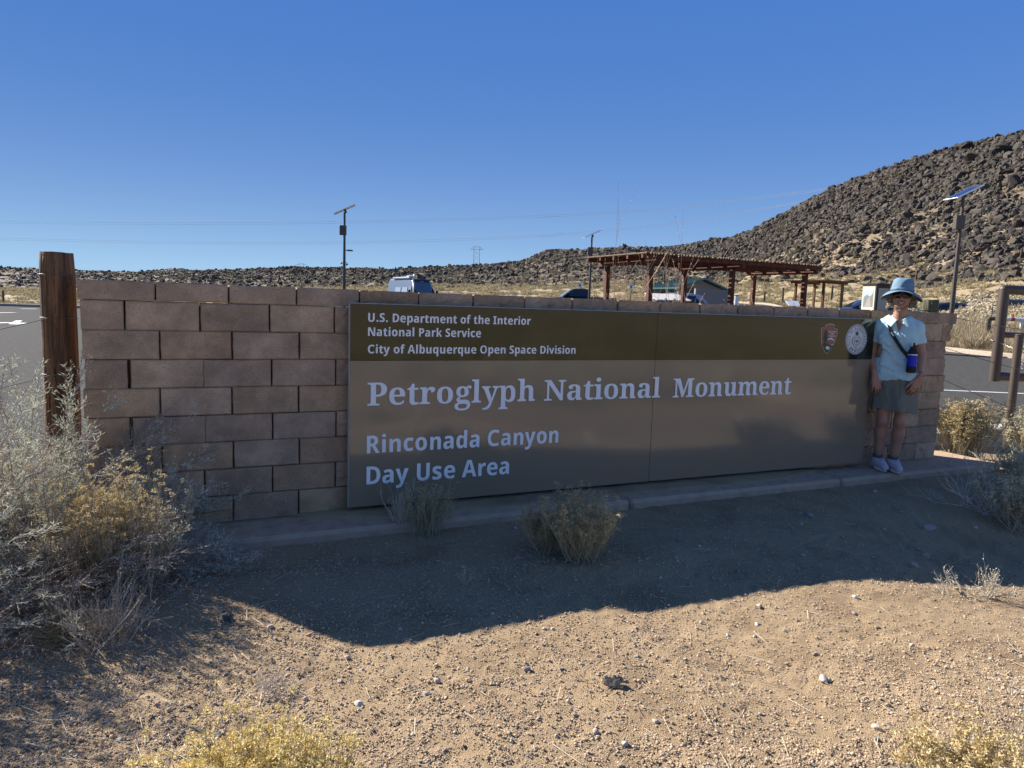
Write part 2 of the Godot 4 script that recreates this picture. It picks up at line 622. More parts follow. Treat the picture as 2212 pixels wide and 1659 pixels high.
func make_table() -> void:
	# pixel column, crest pixel row, metres to the crest, metres to the foot of the slope, height of the foot, metres where the land starts to rise, metres to the far kerb
	var rows := [
		[-700, 575, 640, 330, 1.0, 60, 55], [0, 578, 600, 300, 0.0, 60, 55.7], [90, 582, 560, 300, 0.0, 60, 54.3], [164, 585, 540, 290, 0.3, 60, 54], [285, 589, 500, 280, 0.8, 60, 56],
		[340, 585, 480, 270, 1.2, 58, 58], [372, 581, 470, 268, 1.4, 56, 60], [410, 586, 455, 262, 1.8, 54, 62], [475, 585, 420, 250, 2.2, 50, 66], [615, 578, 385, 235, 3.0, 42, 74], [752, 580, 355, 220, 4.0, 38, 76], [850, 583, 340, 210, 4.6, 38, 78],
		[950, 577, 320, 195, 5.0, 38, 78], [1060, 573, 305, 180, 5.2, 38, 78], [1130, 566, 285, 170, 5.3, 38, 78], [1185, 543, 268, 162, 5.4, 38, 78], [1300, 540, 245, 148, 5.5, 38, 78],
		[1450, 537, 218, 132, 5.7, 38, 76], [1560, 521, 192, 118, 5.7, 38, 74], [1650, 487, 170, 106, 5.8, 38, 66], [1750, 430, 153, 95, 6.0, 36, 52], [1850, 385, 142, 87, 5.9, 35, 40],
		[1950, 350, 134, 81, 5.8, 34, 35.5], [2050, 322, 128, 77, 5.8, 34, 33.5], [2150, 297, 122, 73, 6.0, 32, 31], [2212, 285, 119, 71, 6.1, 31, 29.9], [2500, 235, 112, 66, 6.5, 29, 27], [3300, 190, 105, 62, 7.0, 28, 24]]
	for q in rows:
		var d := ray(q[0], q[1])
		var hd := Vector2(d.x, d.z).length()
		table.append([atan2(d.x, -d.z), EYE.y + d.y / hd * q[2], q[2], q[3], q[4], q[5], q[6]])

func land_row(az: float) -> Array:
	if az <= table[0][0]: return table[0]
	for i in range(1, table.size()):
		if az <= table[i][0]:
			var t: float = (az - table[i - 1][0]) / (table[i][0] - table[i - 1][0])
			var o := []
			for k in 7: o.append(lerpf(table[i - 1][k], table[i][k], t))
			return o
	return table[-1]

func land(az: float, d: float) -> float:          # height of the land beyond the near ground
	var q := land_row(az)
	var a := absf(az)
	var behind := clampf((a - 1.15) / 0.5, 0.0, 1.0)
	var h := 0.0
	if d <= q[5]: h = 0.0
	elif d <= q[3]: h = q[4] * pow((d - q[5]) / (q[3] - q[5]), 1.25)
	elif d <= q[2]:
		var s: float = (d - q[3]) / (q[2] - q[3])
		h = q[4] + (q[1] - q[4]) * (s * 0.75 + 0.25 * s * s * (3.0 - 2.0 * s))
	else: h = q[1] + (d - q[2]) * 0.004
	var rough := clampf((d - q[5]) / 40.0, 0.0, 1.0)
	var x := sin(az) * d
	var z := cos(az) * d
	var on_slope := clampf((d - q[3]) / 15.0, 0.0, 1.0) * (1.0 - clampf((d - q[2] + 6.0) / 6.0, 0.0, 1.0) * 0.6)
	h += rough * noise.get_noise_2d(x * 0.035, z * 0.035) * 0.5
	h += on_slope * (noise.get_noise_2d(x * 0.06 + 90.0, z * 0.06) * 1.1 + noise.get_noise_2d(x * 0.25, z * 0.25 + 40.0) * 0.45)
	var back := 0.012 * maxf(0.0, d - 20.0) + noise.get_noise_2d(x * 0.03, z * 0.03) * 0.4 * clampf(d / 30.0, 0.0, 1.0)
	return lerpf(h, back, behind)

func land_at(p: Vector3) -> float:
	return land(atan2(p.x, -p.z), Vector2(p.x, p.z).length())

func ss(a: float, b: float, x: float) -> float:
	return smoothstep(a, b, x)

func near_y(x: float, z: float) -> float:         # the trodden ground round the sign
	var q := to_wall(x, z)
	var y := -0.06 * (1.0 - ss(0.3, 1.3, q.y))
	if q.y < 0.0: y = -0.06 * (1.0 - ss(0.3, 1.0, -q.y))
	y -= 0.20 * ss(2.3, 4.7, q.x) * ss(0.5, 1.9, q.y)
	y -= 0.032 * ss(1.64, 1.83, q.x) * ss(1.2, 1.6, q.y) * (1.0 - ss(2.2, 3.0, q.y)) * (1.0 - ss(2.4, 3.2, q.x))
	y -= 0.10 * ss(6.6, 8.5, q.x)
	y += noise.get_noise_2d(x * 0.9, z * 0.9) * 0.007 + noise.get_noise_2d(x * 3.7 + 30.0, z * 3.7) * 0.005
	return y

func build_terrain() -> void:
	var m := MB.new()
	var azs := []
	var a := -PI
	while a < PI - 0.0001:
		azs.append(a)
		a += 0.0045 if a > -0.82 and a < 0.92 else (0.012 if absf(a) < 1.5 else 0.05)
	azs.append(PI)
	var fr := []
	for i in 12: fr.append(0.6 + i * 0.9)
	for i in 14: fr.append(11.0 + i * 1.9)
	var nrows := fr.size() + 22 + 34 + 6
	for k in azs.size():
		var q := land_row(azs[k])
		var ds := fr.duplicate()
		for i in 22: ds.append(38.0 + (q[3] - 38.0) * (i + 0.5) / 22.0)
		for i in 34: ds.append(lerpf(q[3], q[2], i / 33.0))
		for d in [6.0, 20.0, 60.0, 200.0, 500.0, 1200.0]: ds.append(q[2] + d)
		var x := sin(azs[k])
		var z := -cos(azs[k])
		for d in ds:
			var h := land(azs[k], d) - 0.09
			if x * d > -6.2 and x * d < 9.2 and -z * d > -2.2 and -z * d < 10.2: h -= 0.5
			if d > 70.0 and d > q[2] + 30.0 and absf(azs[k]) < 1.0: h -= (d - q[2] - 30.0) * 0.01
			var slope_t := clampf((d - q[3]) / 25.0, 0.0, 1.0)
			var grass := clampf((d - q[2] + 4.0) / 8.0, 0.0, 1.0)
			var n := noise.get_noise_2d(x * d * 0.02, z * d * 0.02 + 7.0)
			var n2 := noise.get_noise_2d(x * d * 0.12 + 50.0, z * d * 0.12)
			var soil := Color(0.40, 0.30, 0.20)
			var dry := Color(0.42, 0.335, 0.19)
			var rocky := Color(0.12, 0.096, 0.073)
			var c := soil.lerp(dry, clampf(0.5 + n * 1.2, 0.0, 1.0))
			c = c.lerp(rocky, slope_t * clampf(0.93 + n2 * 0.5, 0.0, 1.0))
			c = c.lerp(dry, grass)
			m.col = c
			m.vert(Vector3(x * d, h, z * d))
	for k in azs.size() - 1:
		for i in nrows - 1:
			var p0 := k * nrows + i
			m.face(p0, p0 + 1, p0 + nrows + 1)
			m.face(p0, p0 + nrows + 1, p0 + nrows)
	structure("terrain", m.done(true), M.terrain, "dry desert land rising to a dark rocky mesa")

func build_near_ground() -> void:
	var m := MB.new()
	var xs := []
	var zs := []
	var x := -7.0
	while x < 10.0:
		xs.append(x)
		x += 0.026 if x > -2.6 and x < 3.6 else 0.08
	var d := -3.0
	while d < 11.0:
		zs.append(-d)
		d += 0.026 if d > 1.2 and d < 4.4 else 0.08
	var nz := zs.size()
	for px in xs:
		for pz in zs:
			var y := near_y(px, pz)
			var fine: float = noise.get_noise_2d(px * 14.0, pz * 14.0) * 0.009 + noise.get_noise_2d(px * 40.0, pz * 40.0) * 0.004
			var edge: float = minf(minf(px + 7.0, 10.0 - px), minf(-pz + 3.0, 11.0 + pz))
			y -= 0.12 * (1.0 - clampf(edge / 0.8, 0.0, 1.0))
			var q := to_wall(px, pz)
			if q.y < -0.75: y = minf(y, -0.06)
			m.vert(Vector3(px, y + fine, pz))
	for i in xs.size() - 1:
		for k in nz - 1:
			var p0 := i * nz + k
			m.face(p0, p0 + nz, p0 + nz + 1)
			m.face(p0, p0 + nz + 1, p0 + 1)
	structure("gravel_ground", m.done(true), M.soil, "tan gravelly soil in front of the wall")

func lot_near(az: float) -> float:               # where the asphalt begins, 0.9 m behind the face of the wall
	var u := Vector3(sin(az), 0, -cos(az))
	return (WALL_AT + 0.95) / maxf(u.dot(wall_back), 0.12)

func build_lot() -> void:
	var m := MB.new()
	var kerb := MB.new()
	var top := MB.new()
	var n := 26
	var azs := []
	for i in 121: azs.append(lerpf(-0.80, 0.86, i / 120.0))
	for az in azs:
		var q := land_row(az)
		var near := minf(lot_near(az), q[6] - 1.0)
		for i in n:
			var d: float = lerpf(near, q[6], pow(i / (n - 1.0), 1.6))
			m.vert(Vector3(sin(az) * d, maxf(land(az, d), 0.0) + 0.0, -cos(az) * d))
	for k in azs.size() - 1:
		for i in n - 1:
			var p0 := k * n + i
			m.face(p0, p0 + 1, p0 + n + 1)
			m.face(p0, p0 + n + 1, p0 + n)
	structure("parking_lot", m.done(true), M.asphalt, "grey asphalt parking lot and drive behind the wall")
	for k in azs.size() - 1:
		var row := []
		for j in 2:
			var az: float = azs[k + j]
			var q := land_row(az)
			var h := maxf(land(az, q[6]), 0.0)
			var u := Vector3(sin(az), 0, -cos(az))
			row.append([u * q[6] + Vector3(0, h - 0.1, 0), u * q[6] + Vector3(0, h + 0.14, 0), u * (q[6] + 0.02) + Vector3(0, h + 0.16, 0), u * (q[6] + 0.5) + Vector3(0, h + 0.16, 0), u * (q[6] + 0.5) + Vector3(0, h - 0.3, 0)])
		for i in 4:
			kerb.quad(row[0][i], row[0][i + 1], row[1][i + 1], row[1][i])
	structure("far_kerb", kerb.done(), M.kerb_concrete, "tan concrete kerb along the far edge of the asphalt")
	# near kerb beside the wall's end
	var nk := MB.new()
	nk.box(Vector3(6.9, -0.3, -0.93), Vector3(20.0, 0.07, -0.63), wall_frame(), 0.02)
	structure("near_kerb", nk.done(), M.pale_concrete, "pale concrete kerb beside the drive")
	# painted markings
	var p := MB.new()
	var s0 := on_level(1990, 840.5, 0.006)
	var s1 := on_level(2330, 855, 0.006)
	stripe(p, s0, s1, 0.13)
	structure("lane_stripe", p.done(), M.paint, "white lane stripe on the drive")
	p = MB.new()
	var arrow := [[33, 1296], [62, 1282], [90, 1282], [76, 1291], [118, 1291], [70, 1297.5]]
	var poly := PackedVector2Array()
	for q in arrow:
		var g := on_level(q[0] / 1.8517, q[1] / 1.8517, 0.006)
		poly.append(Vector2(g.x, g.z))
	p.sheet(poly, func(v: Vector2): return Vector3(v.x, 0.006, v.y))
	stripe(p, on_level(-120, 699.5, 0.006), on_level(26, 696.5, 0.006), 0.5)
	structure("pavement_arrow", p.done(), M.paint, "white turn arrow painted on the parking lot")
	p = MB.new()
	for a in [[-60, 676, 32, 675], [-300, 671, -70, 671.5], [45, 667, 80, 667]]:
		stripe(p, on_level(a[0], a[1], 0.006), on_level(a[2], a[3], 0.006), 0.35)
	structure("bay_stripe", p.done(), M.paint, "white parking bay stripes by the far kerb")

func stripe(p: MB, a: Vector3, b: Vector3, w: float) -> void:
	var s := (b - a).cross(Vector3.UP).normalized() * w * 0.5
	p.quad(a - s, a + s, b + s, b - s)

func wall_frame() -> Transform3D:                # local x along the wall, y up, z out to the front
	return Transform3D(Basis(wall_dir, Vector3.UP, -wall_back), wall_back * WALL_AT)

func build_kerb() -> void:
	# the footing strip the wall stands on, cast in three lengths
	var f := wall_frame()
	var g := Node3D.new()
	g.name = "footing_kerb"
	add_child(g)
	g.set_meta("kind", "structure")
	g.set_meta("label", "reddish concrete footing strip along the wall")
	var cuts := [-0.62, 2.72, 4.72, 6.75]
	for i in 3:
		var m := MB.new()
		m.box(Vector3(cuts[i] + 0.004, -0.25, -0.42), Vector3(cuts[i + 1] - 0.004, 0.0, 0.335), f, 0.022)
		put("kerb_length", m.done(), M.concrete, g)
	# soil that has drifted against the wall under the sign
	var s := MB.new()
	var n := 90
	var rows := 9
	for i in n:
		var a := lerpf(0.3, 5.0, i / (n - 1.0))
		var reach := 0.20 * ss(0.3, 1.3, a) * (1.0 - ss(4.1, 5.0, a)) + 0.02 + 0.025 * noise.get_noise_1d(a * 6.0)
		for k in rows:
			var w := lerpf(-0.01, reach, k / (rows - 1.0))
			var h := (0.028 * (1.0 - pow(k / (rows - 1.0), 2.0)) + 0.0) * (ss(0.3, 0.9, a) * (1.0 - ss(4.5, 5.0, a))) + 0.012 * noise.get_noise_2d(a * 30.0, w * 30.0) * (1.0 - k / (rows - 1.0))
			if k == rows - 1: h = -0.02
			s.vert(f * Vector3(a, h, w))
	for i in n - 1:
		for k in rows - 1:
			var p0 := i * rows + k
			s.face(p0, p0 + rows, p0 + rows + 1)
			s.face(p0, p0 + rows + 1, p0 + 1)
	structure("drifted_soil", s.done(true), M.soil, "dark soil drifted under the sign")

# ---------------------------------------------------------------- wall, sign, fences

func block_mesh(l: float, h: float, t: float, rough: float, sd: int) -> ArrayMesh:
	# a concrete block: rounded, slightly chipped edges and an uneven split face towards +z
	var m := MB.new()
	var nx := 14
	var ny := 7
	var n := FastNoiseLite.new()
	n.seed = sd
	n.frequency = 1.0
	n.fractal_octaves = 3
	var r := 0.007
	var grid := []
	for j in ny + 1:
		var row := []
		for i in nx + 1:
			var x := lerpf(-l / 2, l / 2, i / float(nx))
			var y := lerpf(0.0, h, j / float(ny))
			if i == 1: x = -l / 2 + r
			if i == nx - 1: x = l / 2 - r
			if j == 1: y = r
			if j == ny - 1: y = h - r
			var z := n.get_noise_2d(x * 18.0, y * 18.0) * rough + n.get_noise_2d(x * 60.0 + 9.0, y * 60.0) * rough * 0.4
			var e := int(i == 0 or i == nx) + int(j == 0 or j == ny)
			if e: z -= r * (0.8 + 0.5 * n.get_noise_2d(x * 35.0 + 3.0, y * 35.0 + 3.0)) * (1.5 if e == 2 else 1.0)
			if e:
				x -= signf(x) * 0.0022 * (1.0 + n.get_noise_2d(x * 40.0, y * 40.0 + 7.0)) if i == 0 or i == nx else 0.0
			row.append(Vector3(x, y, z))
		grid.append(row)
	var id := []
	for j in ny + 1:
		var row := []
		for i in nx + 1: row.append(m.vert(grid[j][i]))
		id.append(row)
	for j in ny:
		for i in nx:
			m.face(id[j][i], id[j + 1][i], id[j + 1][i + 1])
			m.face(id[j][i], id[j + 1][i + 1], id[j][i + 1])
	# sides and back
	var ring := []
	for i in nx: ring.append(grid[0][i])
	for j in ny: ring.append(grid[j][nx])
	for i in nx: ring.append(grid[ny][nx - i])
	for j in ny: ring.append(grid[ny - j][0])
	for k in ring.size():
		var a: Vector3 = ring[k]
		var b: Vector3 = ring[(k + 1) % ring.size()]
		m.quad(a, b, Vector3(b.x, b.y, -t), Vector3(a.x, a.y, -t))
	m.quad(Vector3(-l / 2, 0, -t), Vector3(-l / 2, h, -t), Vector3(l / 2, h, -t), Vector3(l / 2, 0, -t))
	return m.done(false)

func build_wall() -> void:
	var w := thing("block_wall", "long low wall of reddish brown concrete blocks behind the park sign", "wall")
	w.transform = wall_frame()
	var full := 0.3615
	var course := 0.1555
	var left := -0.507
	var right := 6.34
	var cache := {}
	for c in 9:
		var cap := c == 8
		var y := course * c if not cap else course * 8
		var h := (course - 0.003) if not cap else 0.1
		var x := left + (0.012 if not cap else 0.0)
		if not cap:
			x += [0.0, 0.012, 0.004, 0.014, 0.0, 0.01, 0.004, 0.0][c]
		var first := true
		var end := right if not cap else right + 0.075
		if not cap: end -= [0.05, 0.03, 0.02, 0.045, 0.0, 0.02, 0.03, -0.01][c]
		while x < end - 0.02:
			var l := full
			if first and not cap and c % 2 == 1: l = full * 0.56
			first = false
			if end - (x + l) < 0.1: l = end - x
			var split := x > 0.72
			var key := "%d_%d_%d_%d" % [roundi(l * 200.0), int(cap), int(split), rng.randi() % 5]
			if not cache.has(key):
				cache[key] = block_mesh(roundi(l * 200.0) / 200.0 - 0.0012, h, 0.30, 0.011 if split else 0.0035, hash(key) % 1000)
			var o := put("block", cache[key], M["block%d" % (rng.randi() % 6)], w)
			var gap := 0.0
			if absf(x - (left + full * 0.56)) < 0.03 and c in [3, 5]: gap = 0.008
			o.position = Vector3(x + l / 2 + gap, y + rf(-0.0012, 0.0012) + 0.001, rf(-0.006, 0.004))
			o.rotation = Vector3(rf(-0.006, 0.006), rf(-0.012, 0.012), rf(-0.003, 0.003))
			x += l + 0.0005
	# the core behind the faces closes the joints
	put("core", box_mesh(Vector3(left + 0.05, 0.002, -0.27), Vector3(right - 0.1, 1.22, -0.1)), M.block1, w)

func text_on(parent: Node3D, words: String, serif: bool, a0: float, a1: float, base: float, cap: float, depth := 0.003) -> void:
	var made := text_mesh(words, serif)
	var tm: TextMesh = made[0]
	var o := put("lettering", tm, M.letter, parent)
	var box := tm.get_aabb()
	var sx := (a1 - a0) / box.size.x
	var sy: float = cap / made[2]
	o.scale = Vector3(sx, sy, 1.0)
	o.position = Vector3(a0 - box.position.x * sx, base - made[1] * sy, depth)

func text_mesh(words: String, serif: bool, bold := true) -> Array:   # mesh, its baseline, its cap height
	var f := SystemFont.new()
	f.font_names = PackedStringArray(["Droid Serif" if serif else "Droid Sans"])
	f.font_weight = 700 if bold else 400
	var out := []
	var base := 0.0
	var cap := 1.0
	for s in ["H", words]:
		var t := TextMesh.new()
		t.font = f
		t.font_size = 72
		t.pixel_size = 0.01
		t.depth = 0.002
		t.curve_step = 1.0
		t.horizontal_alignment = HORIZONTAL_ALIGNMENT_LEFT
		t.vertical_alignment = VERTICAL_ALIGNMENT_BOTTOM
		t.text = s
		if s == "H" and out.is_empty():
			base = t.get_aabb().position.y
			cap = t.get_aabb().size.y
			out.append(t)
		else:
			return [t, base, cap]
	return [out[0], base, cap]

func build_sign() -> void:
	var s := thing("park_sign", "long brown park entrance sign with white lettering mounted on the block wall", "sign")
	s.transform = Transform3D(Basis(wall_dir, Vector3.UP, -wall_back), wall_back * SIGN_AT)
	var a0 := 0.8685
	var a1 := 5.243
	var seam := 3.037
	var y0 := 0.046
	var ym := 0.931
	var y1 := 1.2655
	for k in 2:
		var l := a0 if k == 0 else seam + 0.0012
		var r := seam - 0.0012 if k == 0 else a1
		put("tan_panel", box_mesh(Vector3(l, y0, -0.035), Vector3(r, ym, 0.0), 0.0015), M.sign_tan, s)
		put("olive_panel", box_mesh(Vector3(l, ym + 0.0003, -0.035), Vector3(r, y1, 0.0004), 0.0015), M.sign_olive, s)
	put("frame", box_mesh(Vector3(a0 + 0.05, y0 + 0.05, -0.076), Vector3(a1 - 0.05, y1 - 0.05, -0.037)), M.sign_edge, s)
	put("top_edge", box_mesh(Vector3(a0, y1 + 0.0004, -0.034), Vector3(a1, y1 + 0.004, -0.001)), M.sign_edge, s)
	put("side_edge", box_mesh(Vector3(a0 - 0.004, y0, -0.034), Vector3(a0 - 0.0004, y1, -0.001)), M.sign_edge, s)
	text_on(s, "U.S. Department of the Interior", false, 0.9733, 2.0347, 1.162, 0.0505)
	text_on(s, "National Park Service", false, 0.9733, 1.690, 1.078, 0.0505)
	text_on(s, "City of Albuquerque Open Space Division", false, 0.9733, 2.379, 0.975, 0.0505)
	text_on(s, "Rinconada Canyon", false, 0.9733, 2.275, 0.373, 0.107)
	text_on(s, "Day Use Area", false, 0.9733, 1.916, 0.182, 0.109)
	# the large title keeps its words where they stand
	text_on(s, "Petroglyph", true, 0.974, 2.085, 0.6625, 0.138)
	text_on(s, "National", true, 2.155, 3.093, 0.661, 0.138)
	text_on(s, "Monument", true, 3.205, 4.353, 0.6575, 0.138)
	# arrowhead emblem
	var e := Node3D.new()
	e.name = "arrowhead_emblem"
	s.add_child(e)
	var outline := [[630, 410], [700, 372], [770, 357], [845, 352], [920, 385], [940, 435], [915, 480], [960, 515], [1005, 515], [1033, 545], [1028, 610], [1020, 680], [995, 750], [975, 800], [965, 880], [890, 1010], [860, 1090], [790, 1190], [720, 1295], [690, 1305], [640, 1280], [600, 1210], [550, 1090], [520, 990], [505, 850], [500, 700], [508, 560], [520, 490], [570, 465], [635, 490]]
	var out := emblem_poly(outline)
	var mid := Vector2.ZERO
	for q in out: mid += q / out.size()
	var inner := PackedVector2Array()
	for q in out: inner.append(mid + (q - mid) * 0.955)
	emblem_part(e, "border", out, 0.0015, M.emblem_cream)
	emblem_part(e, "field", inner, 0.0025, M.emblem_brown)
	emblem_part(e, "meadow", emblem_poly([[528, 990], [600, 975], [615, 940], [640, 985], [655, 955], [690, 990], [705, 940], [725, 1005], [770, 1015], [880, 1045], [850, 1085], [780, 1185], [715, 1278], [692, 1290], [648, 1265], [610, 1200], [560, 1085]]), 0.0034, M.emblem_green)
	emblem_part(e, "mountain", emblem_poly([[695, 850], [745, 815], [780, 815], [830, 780], [870, 830], [930, 895], [925, 905], [880, 870], [870, 890], [830, 835], [812, 880], [795, 840], [765, 865], [755, 845], [720, 870]]), 0.0036, M.emblem_white)
	emblem_part(e, "tree", emblem_poly([[600, 985], [598, 920], [575, 915], [592, 880], [548, 865], [575, 840], [560, 825], [582, 790], [570, 775], [598, 730], [582, 710], [605, 650], [595, 645], [625, 600], [618, 590], [640, 540], [655, 525], [668, 560], [675, 610], [692, 600], [680, 690], [695, 700], [685, 770], [697, 780], [680, 850], [695, 880], [650, 915], [625, 920], [625, 985]]), 0.0042, M.emblem_green)
	emblem_part(e, "lake", emblem_poly([[795, 1018], [840, 1003], [885, 1015], [865, 1038], [815, 1033]]), 0.0042, M.emblem_white)
	emblem_part(e, "bison", emblem_poly([[632, 1100], [650, 1075], [695, 1060], [740, 1070], [768, 1110], [758, 1150], [752, 1190], [740, 1180], [738, 1150], [720, 1150], [705, 1185], [690, 1190], [680, 1155], [645, 1140]]), 0.0042, M.emblem_white)
	for t in [["NATIONAL", 722, 980, 622, 0.0105], ["PARK", 775, 910, 690, 0.0105], ["SERVICE", 733, 942, 762, 0.0105]]:
		var l := emblem_point(t[1], t[3])
		var r := emblem_point(t[2], t[3])
		var made := text_mesh(t[0], false)
		var o := put("lettering", made[0], M.emblem_white, e)
		var bb: AABB = made[0].get_aabb()
		var sx := (r.x - l.x) / bb.size.x
		var sy: float = t[4] / made[2]
		o.scale = Vector3(sx, sy, 0.5)
		o.position = Vector3(l.x - bb.position.x * sx, l.y - made[1] * sy, 0.0045)
	# round city seal
	var g := Node3D.new()
	g.name = "city_seal"
	s.add_child(g)
	g.position = Vector3(5.039, 1.0965, 0.0)
	disc(g, "disc", 0.124, 0.0015, M.emblem_white)
	for k in 72:
		var a := TAU * k / 72.0
		var b := MB.new()
		b.box(Vector3(-0.0026, 0.1125, 0.0016), Vector3(0.0026, 0.1195, 0.0026), Transform3D(Basis(Vector3(0, 0, 1), a), Vector3.ZERO))
		put("rim_tick", b.done(), M.emblem_black, g)
	ring(g, "ring", 0.1105, 0.1120, M.emblem_black)
	ring(g, "inner_ring", 0.0755, 0.0775, M.emblem_black)
	round_text(g, "CITY OF ALBUQUERQUE", 0.0845, 205.0, -24.0, 0.0185, false)
	round_text(g, "NEW MEXICO", 0.103, 229.0, 311.0, 0.0185, true)
	for a in [215.0, 325.0]:
		var dot := disc(g, "dot", 0.003, 0.0028, M.emblem_black)
		dot.position = Vector3(cos(deg_to_rad(a)), sin(deg_to_rad(a)), 0) * 0.094
	var shield := PackedVector2Array([Vector2(-0.03, 0.032), Vector2(-0.03, 0.022), Vector2(-0.044, 0.018), Vector2(-0.045, -0.02), Vector2(-0.03, -0.05), Vector2(0, -0.073), Vector2(0.03, -0.05), Vector2(0.045, -0.02), Vector2(0.044, 0.018), Vector2(0.03, 0.022), Vector2(0.03, 0.032)])
	var sizes := [1.0, 0.9, 0.66, 0.57]
	for k in 4:
		var poly := PackedVector2Array()
		for q in shield: poly.append(Vector2(q.x * sizes[k], (q.y + 0.015) * sizes[k] - 0.015))
		emblem_part(g, "shield", poly, 0.002 + 0.0006 * k, M.emblem_black if k % 2 == 0 else M.emblem_white)
	var made := text_mesh("1706", false)
	var o := put("lettering", made[0], M.emblem_black, g)
	var bb: AABB = made[0].get_aabb()
	o.scale = Vector3(0.036 / bb.size.x, 0.024 / made[2], 0.5)
	o.position = Vector3(-0.018 - bb.position.x * o.scale.x, -0.026 - made[1] * o.scale.y, 0.0042)
	emblem_part(g, "mark", PackedVector2Array([Vector2(-0.006, -0.038), Vector2(0, -0.031), Vector2(0.006, -0.038), Vector2(0, -0.042)]), 0.0046, M.emblem_black)
	emblem_part(g, "eagle", PackedVector2Array([Vector2(-0.03, 0.052), Vector2(-0.014, 0.046), Vector2(-0.012, 0.036), Vector2(0.012, 0.036), Vector2(0.014, 0.046), Vector2(0.03, 0.052), Vector2(0.012, 0.052), Vector2(0.022, 0.066), Vector2(0.006, 0.057), Vector2(0.003, 0.071), Vector2(-0.003, 0.071), Vector2(-0.006, 0.057), Vector2(-0.022, 0.066), Vector2(-0.012, 0.052)]), 0.003, M.emblem_black)
	for sgn in [-1.0, 1.0]:
		var scroll := MB.new()
		var pts := PackedVector3Array()
		var rr := PackedFloat32Array()
		for k in 9:
			var t := k / 8.0
			pts.append(Vector3(sgn * (0.05 + 0.014 * sin(t * PI) - 0.02 * t), 0.01 - t * 0.055, 0.0025))
			rr.append(0.0014)
		scroll.tube(pts, rr, 4)
		put("scroll", scroll.done(), M.emblem_black, g)

func emblem_point(zx: float, zy: float) -> Vector2:
	return on_sign((3220.0 + zx * 0.126582) / 1.85172, (1250.0 + zy * 0.126582) / 1.85172)

func emblem_poly(pts: Array) -> PackedVector2Array:
	var out := PackedVector2Array()
	for q in pts: out.append(emblem_point(q[0], q[1]))
	return out

func emblem_part(parent: Node3D, called: String, poly: PackedVector2Array, z: float, m: Material) -> MeshInstance3D:
	var b := MB.new()
	b.slab(poly, func(v: Vector2): return Vector3(v.x, v.y, z), func(v: Vector2): return Vector3(v.x, v.y, z - 0.0008))
	return put(called, b.done(), m, parent)

func disc(parent: Node3D, called: String, r: float, z: float, m: Material) -> MeshInstance3D:
	var poly := PackedVector2Array()
	for k in 48: poly.append(Vector2(cos(TAU * k / 48.0), sin(TAU * k / 48.0)) * r)
	return emblem_part(parent, called, poly, z, m)

func ring(parent: Node3D, called: String, r0: float, r1: float, m: Material) -> void:
	var b := MB.new()
	for k in 64:
		var a := Vector3(cos(TAU * k / 64.0), sin(TAU * k / 64.0), 0)
		var c := Vector3(cos(TAU * (k + 1) / 64.0), sin(TAU * (k + 1) / 64.0), 0)
		var z := Vector3(0, 0, 0.0026)
		b.quad(a * r0 + z, a * r1 + z, c * r1 + z, c * r0 + z)
	put(called, b.done(), m, parent)

func round_text(parent: Node3D, words: String, r: float, from: float, to: float, cap: float, inside: bool) -> void:
	for k in words.length():
		if words[k] == " ": continue
		var a := deg_to_rad(lerpf(from, to, k / float(words.length() - 1)))
		var made := text_mesh(words[k], false)
		var bb: AABB = made[0].get_aabb()
		var sy: float = cap / made[2]
		var o := put("letter", made[0], M.emblem_black, parent)
		var turn := a - PI / 2 if not inside else a + PI / 2
		var bas := Basis(Vector3(0, 0, 1), turn)
		var sx := sy * 0.62
		var off := Vector3(-(bb.position.x + bb.size.x / 2) * sx, -made[1] * sy, 0.0)
		o.transform = Transform3D(bas * Basis.from_scale(Vector3(sx, sy, 0.5)), Vector3(cos(a), sin(a), 0) * r + bas * off + Vector3(0, 0, 0.0028))

func log_mesh(r: float, h: float, lean := 0.0, sides := 28) -> ArrayMesh:
	# a round post with checks and a slightly uneven skin; u runs round, v up
	var m := MB.new()
	var rows := 14
	for j in rows + 1:
		for k in sides + 1:
			var a := -TAU * k / sides
			var y := h * j / rows
			var n := noise.get_noise_3d(cos(a) * 1.5, y * 1.3, sin(a) * 1.5)
			var rr := r * (1.0 + 0.045 * n) * (1.0 + 0.02 * (1.0 - y / h))
			if k % sides in [9, 21]: rr *= 0.93
			if j == rows: rr -= 0.006
			m.vert_uv(Vector3(cos(a) * rr + lean * y, y + (0.004 * n if j == rows else 0.0), sin(a) * rr), Vector2(k / float(sides) * 1.0, y * 0.62))
	for j in rows:
		for k in sides:
			var p := j * (sides + 1) + k
			m.face(p, p + 1, p + sides + 2)
			m.face(p, p + sides + 2, p + sides + 1)
	var mid := m.vert_uv(Vector3(lean * h, h, 0), Vector2(0.5, 0.5))
	for k in sides:
		var p := rows * (sides + 1) + k
		m.face(mid, p, p + 1)
	return m.done(true)

func sag(a: Vector3, b: Vector3, drop: float, r: float) -> ArrayMesh:
	var pts := []
	for i in 13:
		var t := i / 12.0
		pts.append(a.lerp(b, t) - Vector3(0, drop * 4.0 * t * (1.0 - t), 0))
	return tube_mesh(pts, r, 5)

